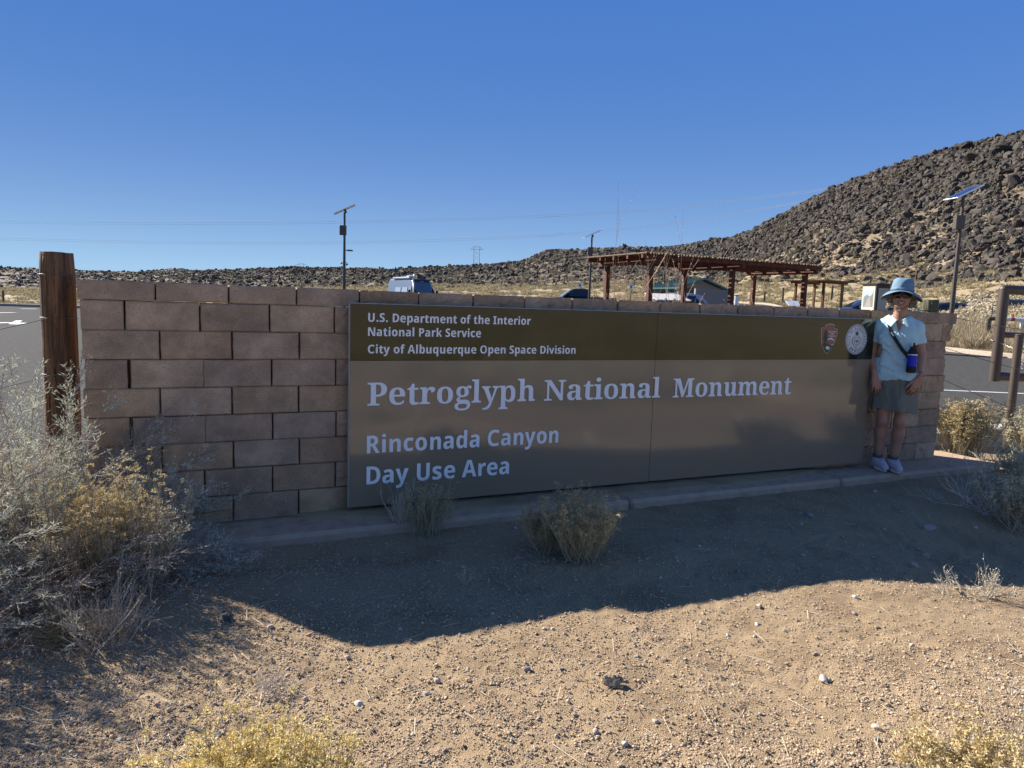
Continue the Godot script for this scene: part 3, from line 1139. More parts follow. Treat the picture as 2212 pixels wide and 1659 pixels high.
func build_fences() -> void:
	# tall round post at the left end of the wall
	var base := wall_pt(-0.625, -0.1, -0.30)
	var f := thing("wire_fence", "brown round timber post with three slack wires at the wall's end", "fence", base)
	put("post", log_mesh(0.084, 1.585, 0.0), M.post_wood, f)
	var heights := [1.365, 1.135, 0.83]
	var left_px := [[0, 599], [0, 695], [0, 829]]
	for i in 3:
		var at := Vector3(0.0, heights[i] + 0.1, 0.10)
		var far := at_range(-260, left_px[i][1] + [10, 60, 60][i], 3.4) - base
		put("wire", sag(at, far, 0.01, 0.0022), M.wire, f)
		var band := []
		for k in 17:
			var a := TAU * k / 16.0
			band.append(Vector3(cos(a) * 0.09, heights[i] + 0.1 + 0.004 * sin(a), sin(a) * 0.09))
		put("wire_loop", tube_mesh(band, 0.0018, 4), M.wire, f)
	# the post beside the other end, behind the wall, and its five wires
	base = wall_pt(6.66, -0.1, -0.45)
	f = thing("wire_fence", "greenish timber post standing behind the wall's end with five wires", "fence", base)
	put("post", log_mesh(0.083, 1.57), M.green_wood, f)
	var far := on_level(2420, 960, -0.1)
	for i in 5:
		var h: float = [1.33, 1.03, 0.73, 0.43, 0.16][i]
		var b := at_range(2330, [729, 830, 935, 1042, 1135][i], 8.0) - base
		put("wire", sag(Vector3(0.083, h + 0.1, 0.02), b, 0.015, 0.0026), M.wire, f)
	var loop := []
	for k in 17:
		var a := TAU * k / 16.0
		loop.append(Vector3(cos(a) * 0.09, 1.47 + 0.004 * sin(a), sin(a) * 0.09))
	put("wire_loop", tube_mesh(loop, 0.0025, 4), M.wire, f)
	put("knot", lathe_mesh([Vector2(0.0, -0.007), Vector2(0.007, 0.0), Vector2(0.0, 0.007)], 8), M.black, f, Vector3(-0.025, 1.53, 0.084))

# ---------------------------------------------------------------- things behind the wall

func stand(u: float, z: float) -> Vector3:       # the foot on the land of something seen in pixel column u, z metres deep
	var d := ray(u, 660.0)
	var p := EYE + d * z
	p.y = land_at(p)
	return p

func height_at(u: float, v: float, z: float) -> float:
	return (EYE + ray(u, v) * z).y

func build_pergolas() -> void:
	var n1 := EYE + ray(1401, 660) * 28.0
	n1.y = 0.0
	var t := thing("shade_shelter", "large picnic shade shelter on dark red posts with a flat pole roof", "shelter", n1, deg_to_rad(WALL_YAW + 0.6))
	var l := 8.3
	var w := 3.1
	for r in 2:
		for i in 3:
			var x := l * 0.5 * i
			put("post", box_mesh(Vector3(x - 0.095, 0, -w * r - 0.095), Vector3(x + 0.095, 3.0, -w * r + 0.095), 0.012), M.red_wood, t)
	for i in 3:
		var x := l * 0.5 * i
		put("cross_beam", box_mesh(Vector3(x - 0.08, 3.001, -w - 0.65), Vector3(x + 0.08, 3.17, 0.65), 0.01), M.red_wood, t)
	for i in 5:
		var z := 0.45 - i * (w + 0.9) / 4.0
		put("purlin", box_mesh(Vector3(-0.75, 3.172, z - 0.06), Vector3(l + 0.45, 3.31, z + 0.06), 0.008), M.red_wood, t)
	var k := 0
	var x := -0.7
	while x < l + 0.42:
		var r := rf(0.038, 0.05)
		put("roof_pole", rod_mesh(Vector3(x, 3.312 + r + rf(0, 0.012), 0.62 + rf(0, 0.1)), Vector3(x + rf(-0.02, 0.02), 3.312 + r, -w - 0.62 - rf(0, 0.1)), r, r * 0.9, 7), M.latilla, t)
		x += rf(0.125, 0.15)
	# the small one
	var n := EYE + ray(1776, 660) * 45.0
	n.y = land_at(n)
	t = thing("shade_shelter", "small square shade shelter on four thin posts below the slope", "shelter", n, deg_to_rad(33.0))
	var s := 2.0
	var top: float = height_at(1776, 612, 45.0) - n.y
	for c in [[0, 0], [0, 1], [1, 0], [1, 1]]:
		put("post", box_mesh(Vector3(s * c[0] - 0.07, -0.3, -s * c[1] - 0.07), Vector3(s * c[0] + 0.07, top, -s * c[1] + 0.07), 0.01), M.red_wood if c[0] == 0 else M.tan_wood, t)
	for i in 2:
		put("cross_beam", box_mesh(Vector3(-0.5, top + 0.001, -s * i - 0.06), Vector3(s + 0.5, top + 0.12, -s * i + 0.06), 0.006), M.red_wood, t)
	var z := 0.55
	while z > -s - 0.55:
		put("roof_pole", rod_mesh(Vector3(-0.62, top + 0.16, z), Vector3(s + 0.62, top + 0.16, z), 0.038, 0.034, 6), M.latilla, t)
		z -= 0.13

func build_restroom() -> void:
	var base := stand(1512, 55.0)
	var turn := deg_to_rad(18.0)
	var t := thing("restroom", "small tan restroom building with a green metal roof and two dark vent pipes", "building", base, turn)
	var hw := 1.75
	var len := 4.6
	var eave: float = height_at(1468, 621, 55.0) - base.y
	var ridge: float = height_at(1517, 605, 55.0) - base.y
	# local: gable end towards +z, ridge along z
	var b := MB.new()
	b.box(Vector3(-hw, -0.8, -len), Vector3(hw, eave, 0))
	b.tri(Vector3(-hw, eave, 0), Vector3(0, ridge - 0.04, 0), Vector3(hw, eave, 0))
	b.tri(Vector3(hw, eave, -len), Vector3(0, ridge - 0.04, -len), Vector3(-hw, eave, -len))
	put("wall", b.done(), M.stucco, t)
	var roof := Node3D.new()
	roof.name = "roof"
	t.add_child(roof)
	for s in [-1.0, 1.0]:
		var o := MB.new()
		var e := Vector3(s * (hw + 0.45), eave - 0.12, 0)
		var a := Vector3(0, ridge + 0.02, 0)
		var zf := Vector3(0, 0, 0.5)
		var zb := Vector3(0, 0, -len - 0.5)
		var up := Vector3(0, 0.09, 0)
		o.quad(a + zf + up, a + zb + up, e + zb + up, e + zf + up)
		o.quad(a + zf, a + zb, e + zb, e + zf)
		o.quad(a + zf, a + zf + up, e + zf + up, e + zf)
		o.quad(e + zf, e + zf + up, e + zb + up, e + zb)
		put("roof_slope", o.done(), M.roof_green, roof)
		for i in 14:
			var z := 0.45 - i * (len + 0.9) / 13.0
			var seam := MB.new()
			seam.rod(a + up + Vector3(0, 0.02, z), e + up + Vector3(0, 0.02, z), 0.025, 0.025, 4)
			put("seam", seam.done(), M.roof_green, roof)
	put("vent_pipe", rod_mesh(Vector3(-0.9, eave, -len + 0.6), Vector3(-0.9, height_at(1436, 585, 58.0) - base.y, -len + 0.6), 0.16, 0.16, 14), M.dark_steel, t)
	put("vent_pipe", rod_mesh(Vector3(0.35, eave, -len + 1.2), Vector3(0.35, height_at(1499, 588, 58.0) - base.y, -len + 1.2), 0.16, 0.16, 14), M.dark_steel, t)
	put("door", box_mesh(Vector3(-1.3, -0.4, 0.002), Vector3(-0.4, eave - 0.05, 0.05)), M.door_brown, t)
	put("wall_plaque", box_mesh(Vector3(-0.15, eave - 0.75, 0.002), Vector3(0.2, eave - 0.42, 0.03)), M.blue_sign, t)
	put("vent_slot", box_mesh(Vector3(0.8, eave - 0.28, 0.002), Vector3(1.7, eave - 0.12, 0.03)), M.black, t)
	for i in 2:
		put("window", box_mesh(Vector3(-hw - 0.03, eave - 0.8, -1.6 - i * 1.7), Vector3(-hw - 0.002, eave - 0.25, -0.7 - i * 1.7)), M.door_brown, t)
	# low screen wall in front
	var sb := stand(1543, 48.0)
	var top := height_at(1543, 626, 48.0) - sb.y
	t = thing("screen_wall", "plain grey brown screen wall in front of the restroom", "wall", sb, deg_to_rad(6.0))
	put("panel", box_mesh(Vector3(-1.25, -0.6, -0.1), Vector3(1.3, top, 0.1), 0.01), M.stucco_grey, t)
	put("end_post", box_mesh(Vector3(-1.42, -0.6, -0.13), Vector3(-1.252, top + 0.03, 0.13), 0.01), M.stucco, t)
	# waste station with sloping lids
	var wb := stand(1452, 36.0)
	top = height_at(1470, 635, 36.0) - wb.y
	var low := height_at(1450, 648, 36.0) - wb.y
	t = thing("waste_station", "row of four waste bins under sloping cream lids by the shelter", "bin", wb, deg_to_rad(24.0))
	put("housing", box_mesh(Vector3(-1.15, -0.2, -0.9), Vector3(0.98, low - 0.06, 0.2), 0.01), M.rust_panel, t)
	for i in 4:
		var x := -1.12 + i * 0.525
		var lid := MB.new()
		var p := [Vector3(x, low, 0.25), Vector3(x + 0.51, low, 0.25), Vector3(x + 0.51, top, -0.85), Vector3(x, top, -0.85)]
		var dn := Vector3(0, -0.05, 0)
		lid.quad(p[0], p[3], p[2], p[1])
		lid.quad(p[0] + dn, p[1] + dn, p[2] + dn, p[3] + dn)
		for k in 4: lid.quad(p[k], p[(k + 1) % 4], p[(k + 1) % 4] + dn, p[k] + dn)
		put("lid", lid.done(), M.cream_metal, t)
		put("hinge", box_mesh(Vector3(x + 0.5, low - 0.05, 0.18), Vector3(x + 0.56, low + 0.07, 0.29)), M.dark_steel, t)
	var sidep := MB.new()
	sidep.slab(PackedVector2Array([Vector2(0.25, -0.2), Vector2(0.25, low), Vector2(-0.88, top), Vector2(-0.88, -0.2)]), func(v: Vector2): return Vector3(1.08, v.y, v.x), func(v: Vector2): return Vector3(1.0, v.y, v.x))
	put("side_panel", sidep.done(), M.rust_panel, t)
	put("corner_post", box_mesh(Vector3(1.0, -0.2, -1.0), Vector3(1.12, top + 0.16, -0.89)), M.stucco, t)

func build_lamps() -> void:
	# solar lamps: pole, battery box, light arm, tilted panel that faces south
	var spots := [[743, 43.0, 461, "slim brown solar lamp pole standing alone behind the left half of the wall", true], [2057, 30.0, 428, "tall brown solar lamp pole with a blue panel before the rocky hill", false], [1272, 52.0, 512, "small solar lamp pole standing by the dark pickup truck", false]]
	spots[0][3] = "slim brown solar lamp pole standing alone against the open sky"
	for s in spots:
		var base := stand(s[0], s[1])
		var h := height_at(s[0], s[2], s[1]) - base.y
		var t := thing("solar_lamp", s[3], "lamp post", base, 0.0, "solar lamp posts")
		put("pole", rod_mesh(Vector3(0, -0.3, 0), Vector3(0, h, 0), 0.105, 0.06, 14), M.lamp_brown, t)
		put("battery_box", box_mesh(Vector3(-0.27, h - 1.35, -0.12), Vector3(0.1, h - 0.78, 0.14), 0.015), M.lamp_brown, t)
		var arm := Node3D.new()
		arm.name = "light_arm"
		t.add_child(arm)
		arm.position = Vector3(0, h - 2.25, 0)
		put("bar", rod_mesh(Vector3(0.04, 0, 0), Vector3(0.22, 0.02, 0), 0.02, 0.02, 6), M.lamp_brown, arm)
		put("head", box_mesh(Vector3(0.16, -0.035, -0.1), Vector3(0.5, 0.05, 0.1), 0.02), M.lamp_brown, arm)
		if s[4]:
			put("bracket", box_mesh(Vector3(-0.16, h - 3.0, -0.03), Vector3(0.17, h - 2.96, 0.03)), M.dark_steel, t)
			put("camera", rod_mesh(Vector3(0.12, h - 3.12, 0), Vector3(0.22, h - 3.04, 0.03), 0.05, 0.04, 8), M.dark_steel, t)
			put("camera", rod_mesh(Vector3(-0.14, h - 3.06, 0), Vector3(-0.2, h - 3.0, 0.03), 0.04, 0.035, 8), M.dark_steel, t)
		# panel
		var az := deg_to_rad(-101.0)
		var tilt := deg_to_rad(26.0)
		var down := Vector3(sin(az) * cos(tilt), -sin(tilt), -cos(az) * cos(tilt))
		var side := Vector3(cos(az), 0, sin(az))
		var up := side.cross(down).normalized()
		if up.y < 0: up = -up
		var pan := Node3D.new()
		pan.name = "solar_panel"
		t.add_child(pan)
		pan.transform = Transform3D(Basis(down, up, down.cross(up)), Vector3(0, h + 0.16, 0))
		put("frame", box_mesh(Vector3(-0.68, -0.025, -0.37), Vector3(0.68, 0.02, 0.37), 0.005), M.panel_frame, pan)
		for i in 9:
			for k in 4:
				put("cell", box_mesh(Vector3(-0.645 + i * 0.1435, 0.0205, -0.335 + k * 0.168), Vector3(-0.645 + i * 0.1435 + 0.136, 0.023, -0.335 + k * 0.168 + 0.16)), M.panel_cell, pan)
		put("mount", rod_mesh(Vector3(0, -0.22, 0), Vector3(0, -0.02, 0), 0.05, 0.07, 8), M.dark_steel, pan)

func build_power_line() -> void:
	for a in [[1029, 533, 573, 760.0, "steel lattice transmission tower on the mesa skyline with two legs", 7.0], [651, 569, 590, 1250.0, "tiny distant transmission tower on the far mesa skyline", 9.0]]:
		var base := at_range(a[0], a[2], a[3])
		var top := at_range(a[0], a[1], a[3])
		var h := top.y - base.y
		var t := thing("transmission_tower", a[4], "tower", base)
		var hw: float = a[5] * 0.45
		for s in [-1.0, 1.0]:
			put("leg", rod_mesh(Vector3(s * hw, -25, 0), Vector3(s * hw * 0.95, h, 0), 0.28, 0.24, 6), M.tower_steel, t)
			put("arm_brace", rod_mesh(Vector3(s * hw * 0.95, h, 0), Vector3(s * hw * 1.9, h * 0.86, 0), 0.16, 0.16, 5), M.tower_steel, t)
		put("cross_arm", rod_mesh(Vector3(-hw * 2.0, h * 0.86, 0), Vector3(hw * 2.0, h * 0.86, 0), 0.22, 0.22, 5), M.tower_steel, t)
		put("top_bar", rod_mesh(Vector3(-hw, h, 0), Vector3(hw, h, 0), 0.2, 0.2, 5), M.tower_steel, t)
		for i in 3:
			var y0 := h * (0.8 - i * 0.27)
			var y1 := h * (0.8 - (i + 1) * 0.27)
			put("brace", rod_mesh(Vector3(-hw, y0, 0), Vector3(hw, y1, 0), 0.11, 0.11, 4), M.tower_steel, t)
			put("brace", rod_mesh(Vector3(hw, y0, 0), Vector3(-hw, y1, 0), 0.11, 0.11, 4), M.tower_steel, t)
	# conductors: each passes through points read off the sky, from far on the left to behind the hill
	var lines := [[[-400, 472], [0, 478], [370, 481], [743, 478], [1100, 468], [1400, 452], [1650, 424], [1850, 398]], [[-400, 475], [0, 482], [370, 485], [743, 482], [1100, 472], [1400, 456], [1650, 428], [1850, 402]],
		[[-400, 505], [0, 514], [370, 522], [743, 522], [1100, 511], [1400, 488], [1650, 449], [1850, 412]], [[-400, 509], [0, 518], [370, 526], [743, 526], [1100, 515], [1400, 491.5], [1650, 452], [1850, 415]]]
	for i in 4:
		var pts := []
		var c := Curve3D.new()
		for k in lines[i].size():
			c.add_point(at_range(lines[i][k][0], lines[i][k][1], lerpf(420.0, 190.0, k / 7.0)))
		for k in c.point_count:
			var a := c.get_point_position(maxi(k - 1, 0))
			var b := c.get_point_position(mini(k + 1, c.point_count - 1))
			c.set_point_in(k, (a - b) / 6.0)
			c.set_point_out(k, (b - a) / 6.0)
		for k in 60: pts.append(c.sample_baked(c.get_baked_length() * k / 59.0, true))
		var o := put("power_cable", tube_mesh(pts, 0.032, 4), M.tower_steel)
		tag(o, ["upper pair of power cables crossing the sky above the lamp", "lower pair of power cables crossing the sky behind the lamp"][i / 2], "cable", ["upper power cables", "lower power cables"][i / 2])

# a car as slices across its length: [x, sill, shoulder height, half width low, half width high, roof height, roof half width]
func car_body(rows: Array) -> ArrayMesh:
	var m := MB.new()
	var rings := []
	for r in rows:
		var row := []
		var pts := [Vector2(r[3] * 0.92, r[1]), Vector2(r[3], r[1] + 0.18), Vector2(r[3], r[2] - 0.1), Vector2(r[4], r[2]), Vector2(r[6] * 1.02, r[5] - 0.09), Vector2(r[6] * 0.86, r[5])]
		for q in pts: row.append(Vector3(r[0], q.y, q.x))
		for i in pts.size():
			var q: Vector2 = pts[pts.size() - 1 - i]
			row.append(Vector3(r[0], q.y, -q.x))
		rings.append(row)
	m.rings(rings)
	return m.done(true)

func add_wheels(t: Node3D, spots: Array, r: float, hw: float) -> void:
	for x in spots:
		for s in [-1.0, 1.0]:
			var w := Node3D.new()
			w.name = "wheel"
			t.add_child(w, true)
			w.position = Vector3(x, r, s * (hw - 0.1))
			put("tyre", rod_mesh(Vector3(0, 0, -0.11), Vector3(0, 0, 0.11), r, r, 20), M.tyre, w)
			put("rim", rod_mesh(Vector3(0, 0, -0.115), Vector3(0, 0, 0.115), r * 0.62, r * 0.62, 14), M.rim, w)

func pane(parent: Node3D, called: String, p: Array, m: Material) -> MeshInstance3D:   # a slightly thick pane through four or more points
	var b := MB.new()
	var mid := Vector3.ZERO
	for q in p: mid += q / p.size()
	var n: Vector3 = (p[1] - p[0]).cross(p[2] - p[0]).normalized() * 0.012
	for i in p.size():
		b.tri(mid + n, p[i] + n, p[(i + 1) % p.size()] + n)
		b.tri(mid - n, p[i] - n, p[(i + 1) % p.size()] - n)
		b.quad(p[i] - n, p[i] + n, p[(i + 1) % p.size()] + n, p[(i + 1) % p.size()] - n)
	return put(called, b.done(), m, parent)

func make_car(called: String, label: String, category: String, at: Vector3, turn: float, paint: Material, suv: bool) -> Node3D:
	# front towards -x
	var t := thing(called, label, category, at, turn)
	var h := 1.72 if suv else 1.46
	var s := 1.02 if suv else 0.90
	var rear := 0.0 if suv else -0.35
	put("body", car_body([[-2.25, 0.45, 0.62, 0.62, 0.55, 0.64, 0.5], [-2.12, 0.3, 0.76, 0.82, 0.74, 0.78, 0.66], [-1.5, 0.28, s - 0.04, 0.9, 0.82, s - 0.02, 0.74], [-0.95, 0.28, s, 0.91, 0.84, s + 0.03, 0.76], [0.0, 0.28, s + 0.02, 0.91, 0.85, s + 0.04, 0.8], [1.5, 0.28, s + 0.03, 0.91, 0.85, s + 0.05, 0.78], [2.1, 0.3, s + 0.01, 0.86, 0.78, s + 0.03, 0.7], [2.28, 0.42, s - 0.14, 0.7, 0.62, s - 0.12, 0.56]]), paint, t)
	var cab := MB.new()
	var secs := [[-0.98, s, s + 0.02], [-0.2, s, h - 0.08], [0.25, s, h], [1.1 + rear * 0.3, s, h - 0.01], [1.75 + rear, s, h - 0.12], [2.1 + rear * 0.3, s, s + 0.08]]
	var rows := []
	for q in secs:
		var k: float = clampf((q[2] - s) / (h - s), 0.0, 1.0)
		var w := lerpf(0.8, 0.6, k)
		rows.append([Vector3(q[0], q[1], 0.82), Vector3(q[0], q[2] - 0.05 * k, w + 0.04), Vector3(q[0], q[2], w - 0.06), Vector3(q[0], q[2], -w + 0.06), Vector3(q[0], q[2] - 0.05 * k, -w - 0.04), Vector3(q[0], q[1], -0.82)])
	cab.rings(rows)
	put("cabin", cab.done(true), paint, t)
	pane(t, "windshield", [Vector3(-0.93, s + 0.09, 0.68), Vector3(-0.93, s + 0.09, -0.68), Vector3(-0.24, h - 0.09, -0.56), Vector3(-0.24, h - 0.09, 0.56)], M.car_glass)
	pane(t, "rear_window", [Vector3(2.07 + rear * 0.3, s + 0.17, 0.62), Vector3(2.07 + rear * 0.3, s + 0.17, -0.62), Vector3(1.84 + rear, h - 0.16, -0.55), Vector3(1.84 + rear, h - 0.16, 0.55)], M.car_glass)
	for sd in [-1.0, 1.0]:
		pane(t, "side_window", [Vector3(-0.62, s + 0.06, sd * 0.825), Vector3(-0.12, h - 0.16, sd * 0.69), Vector3(0.42, h - 0.14, sd * 0.69), Vector3(0.42, s + 0.06, sd * 0.835)], M.car_glass)
		pane(t, "side_window", [Vector3(0.5, s + 0.06, sd * 0.835), Vector3(0.5, h - 0.14, sd * 0.69), Vector3(1.3 + rear * 0.4, h - 0.16, sd * 0.69), Vector3(1.6 + rear * 0.4, s + 0.06, sd * 0.825)], M.car_glass)
		put("headlight", box_mesh(Vector3(-2.2, 0.58, sd * 0.62 - 0.14), Vector3(-2.08, 0.72, sd * 0.62 + 0.14), 0.02), M.lamp_glass, t)
		put("tail_light", box_mesh(Vector3(2.12, 0.72, sd * 0.68 - 0.1), Vector3(2.25, 0.9, sd * 0.68 + 0.1), 0.02), M.brake_red, t)
		put("mirror", box_mesh(Vector3(-0.62, s + 0.02, sd * 0.98 - 0.09), Vector3(-0.48, s + 0.16, sd * 0.98 + 0.05), 0.02), paint, t)
	add_wheels(t, [-1.4, 1.38], 0.34, 0.9)
	return t

func build_vehicles() -> void:
	# high-roofed camper van
	var base := stand(903, 57.0)
	var t := thing("camper_van", "blue grey high roofed camper van with roof rack parked behind the wall", "van", base, 0.0)
	var to_eye := atan2(EYE.x - base.x, EYE.z - base.z)
	t.rotation.y = to_eye + deg_to_rad(20.0)      # local +z is the van's front
	var top: float = height_at(895, 601, 57.0) - base.y
	var m := MB.new()
	var rows := []
	for q in [[-5.2, 0.98, 0.93, top - 0.1], [-5.0, 1.0, 1.0, top], [0.1, 1.0, 1.0, top], [0.55, 0.98, 0.98, top - 0.12], [1.0, 0.94, 0.97, top - 0.5], [1.55, 0.84, 0.96, 1.45], [2.15, 0.8, 0.93, 1.12], [2.45, 0.7, 0.86, 0.75]]:
		var tt: float = q[3]
		rows.append([Vector3(q[2] * 0.93, 0.4, q[0]), Vector3(q[2], 0.6, q[0]), Vector3(q[2], minf(1.25, tt - 0.06), q[0]), Vector3(lerpf(q[2], 0.76, clampf((tt - 1.2) / 1.3, 0, 1)), tt - 0.14, q[0]), Vector3(q[1] * 0.66, tt, q[0]), Vector3(-q[1] * 0.66, tt, q[0]), Vector3(-lerpf(q[2], 0.76, clampf((tt - 1.2) / 1.3, 0, 1)), tt - 0.14, q[0]), Vector3(-q[2], minf(1.25, tt - 0.06), q[0]), Vector3(-q[2], 0.6, q[0]), Vector3(-q[2] * 0.93, 0.4, q[0])])
	m.rings(rows)
	put("body", m.done(true), M.paint_van, t)
	var bonnet_z := 1.06
	pane(t, "windshield", [Vector3(-0.86, 1.5, 1.5), Vector3(0.86, 1.5, 1.5), Vector3(0.72, top - 0.62, 0.98), Vector3(-0.72, top - 0.62, 0.98)], M.car_glass)
	pane(t, "roof_visor", [Vector3(-0.72, top - 0.58, 0.99), Vector3(0.72, top - 0.58, 0.99), Vector3(0.62, top - 0.1, 0.6), Vector3(-0.62, top - 0.1, 0.6)], M.paint_black)
	for i in 3: put("marker_light", box_mesh(Vector3(-0.13 + i * 0.1, top - 0.3, 0.76), Vector3(-0.07 + i * 0.1, top - 0.26, 0.82)), M.lamp_glass, t)
	for s in [-1.0, 1.0]:
		pane(t, "door_window", [Vector3(s * 1.0, 1.28, 1.25), Vector3(s * 0.9, top - 0.68, 0.78), Vector3(s * 0.9, top - 0.66, 0.32), Vector3(s * 1.0, 1.28, 0.32)], M.pale_glass)
		pane(t, "side_window", [Vector3(s * 0.99, 1.35, 0.0), Vector3(s * 0.9, top - 0.74, 0.0), Vector3(s * 0.9, top - 0.74, -1.3), Vector3(s * 0.99, 1.35, -1.3)], M.paint_silver)
		pane(t, "side_window", [Vector3(s * 0.99, 1.35, -1.6), Vector3(s * 0.9, top - 0.74, -1.6), Vector3(s * 0.9, top - 0.74, -3.0), Vector3(s * 0.99, 1.35, -3.0)], M.paint_silver)
		put("headlight", box_mesh(Vector3(s * 0.62 - 0.16, 0.85, 2.24), Vector3(s * 0.62 + 0.16, 1.05, 2.36), 0.03), M.lamp_glass, t)
		put("mirror", box_mesh(Vector3(s * 1.15 - 0.12, 1.4, 1.15), Vector3(s * 1.15 + 0.08, 1.75, 1.27), 0.03), M.black, t)
	put("awning", rod_mesh(Vector3(-0.78, top + 0.02, -3.9), Vector3(-0.78, top + 0.02, 0.2), 0.1, 0.1, 10), M.paint_silver, t)
	put("roof_fan", box_mesh(Vector3(-0.2, top, -2.4), Vector3(0.35, top + 0.24, -1.8), 0.03), M.paint_white, t)
	put("roof_box", box_mesh(Vector3(-0.25, top + 0.05, -1.6), Vector3(0.55, top + 0.26, -0.5), 0.03), M.black, t)
	put("roof_rack", box_mesh(Vector3(-0.15, top + 0.04, -0.3), Vector3(0.62, top + 0.2, 0.05), 0.02), M.rust_panel, t)
	for i in 3: put("rack_bar", rod_mesh(Vector3(-0.62, top + 0.05, -0.3 - i * 1.4), Vector3(0.75, top + 0.05, -0.3 - i * 1.4), 0.025, 0.025, 6), M.black, t)
	put("antenna_dome", lathe_mesh([Vector2(0.0, 0.0), Vector2(0.1, 0.02), Vector2(0.12, 0.16), Vector2(0.07, 0.26), Vector2(0.0, 0.29)], 12), M.paint_white, t, Vector3(-0.42, top, 0.25))
	for z in [1.3, -3.4]:
		for s in [-1.0, 1.0]:
			var w := Node3D.new()
			w.name = "wheel"
			t.add_child(w, true)
			w.position = Vector3(s * 0.88, 0.36, z)
			put("tyre", rod_mesh(Vector3(-0.12, 0, 0), Vector3(0.12, 0, 0), 0.36, 0.36, 18), M.tyre, w)
			put("rim", rod_mesh(Vector3(-0.125, 0, 0), Vector3(0.125, 0, 0), 0.22, 0.22, 12), M.rim, w)
	# pickup truck, front towards -x
	base = stand(1252, 60.0)
	base.y = height_at(1245, 623.5, 60.0) - 1.92
	t = thing("pickup_truck", "dark pickup truck with an open bed parked facing left behind the wall", "truck", base, deg_to_rad(4.0))
	put("body", car_body([[-3.1, 0.55, 0.82, 0.75, 0.7, 0.85, 0.62], [-2.9, 0.45, 1.02, 0.95, 0.88, 1.05, 0.78], [-1.6, 0.42, 1.14, 1.0, 0.93, 1.17, 0.82], [0.5, 0.42, 1.18, 1.0, 0.95, 1.2, 0.85], [0.75, 0.42, 1.18, 1.0, 0.95, 1.2, 0.85]]), M.paint_black, t)
	var cabm := MB.new()
	var cr := []
	for q in [[-1.65, 1.17], [-0.75, 1.84], [-0.4, 1.92], [0.35, 1.92], [0.62, 1.86], [0.74, 1.2]]:
		var k: float = (q[1] - 1.17) / 0.75
		var w := lerpf(0.9, 0.7, k)
		cr.append([Vector3(q[0], 1.12, 0.92), Vector3(q[0], q[1] - 0.05 * k, w), Vector3(q[0], q[1], w - 0.1), Vector3(q[0], q[1], -w + 0.1), Vector3(q[0], q[1] - 0.05 * k, -w), Vector3(q[0], 1.12, -0.92)])
	cabm.rings(cr)
	put("cab", cabm.done(true), M.paint_black, t)
	pane(t, "windshield", [Vector3(-1.63, 1.25, 0.78), Vector3(-1.63, 1.25, -0.78), Vector3(-0.78, 1.87, -0.62), Vector3(-0.78, 1.87, 0.62)], M.pale_glass)
	for s in [-1.0, 1.0]:
		pane(t, "side_window", [Vector3(-1.15, 1.25, s * 0.91), Vector3(-0.62, 1.78, s * 0.77), Vector3(0.5, 1.8, s * 0.76), Vector3(0.58, 1.25, s * 0.91)], M.car_glass)
		put("bed_side", box_mesh(Vector3(0.78, 0.45, s * 0.95 - 0.05), Vector3(2.9, 1.24, s * 0.95 + 0.05), 0.02), M.paint_black, t)
		put("headlight", box_mesh(Vector3(-3.1, 0.85, s * 0.7 - 0.15), Vector3(-2.98, 1.0, s * 0.7 + 0.15), 0.02), M.lamp_glass, t)
	put("bed_floor", box_mesh(Vector3(0.77, 0.5, -0.89), Vector3(2.85, 0.62, 0.89)), M.paint_black, t)
	put("tailgate", box_mesh(Vector3(2.82, 0.5, -0.89), Vector3(2.9, 1.26, 0.89), 0.02), M.paint_black, t)
	add_wheels(t, [-2.1, 1.75], 0.4, 1.0)
	# cars
	var c := stand(1445, 41.0)
	c.y = height_at(1445, 632, 41.0) - 1.72
	make_car("parked_car", "silver car half hidden behind the waste bins", "car", c, deg_to_rad(16.0), M.paint_silver, true)
	c = stand(1868, 40.0)
	c.y = height_at(1860, 645, 40.0) - 1.46
	make_car("parked_car", "blue car parked beside the information kiosk", "car", c, deg_to_rad(-6.0), M.paint_blue, false)
	c = stand(2028, 43.0)
	c.y = height_at(2030, 648.5, 43.0) - 1.58
	make_car("parked_car", "dark car hidden behind tall dry brush", "car", c, deg_to_rad(-4.0), M.paint_dark, false)
	c = stand(2206, 39.0)
	c.y = height_at(2200, 646, 39.0) - 1.72
	make_car("parked_car", "dark blue sport utility car beyond the pipe gate", "car", c, deg_to_rad(54.0), M.paint_dark, true)

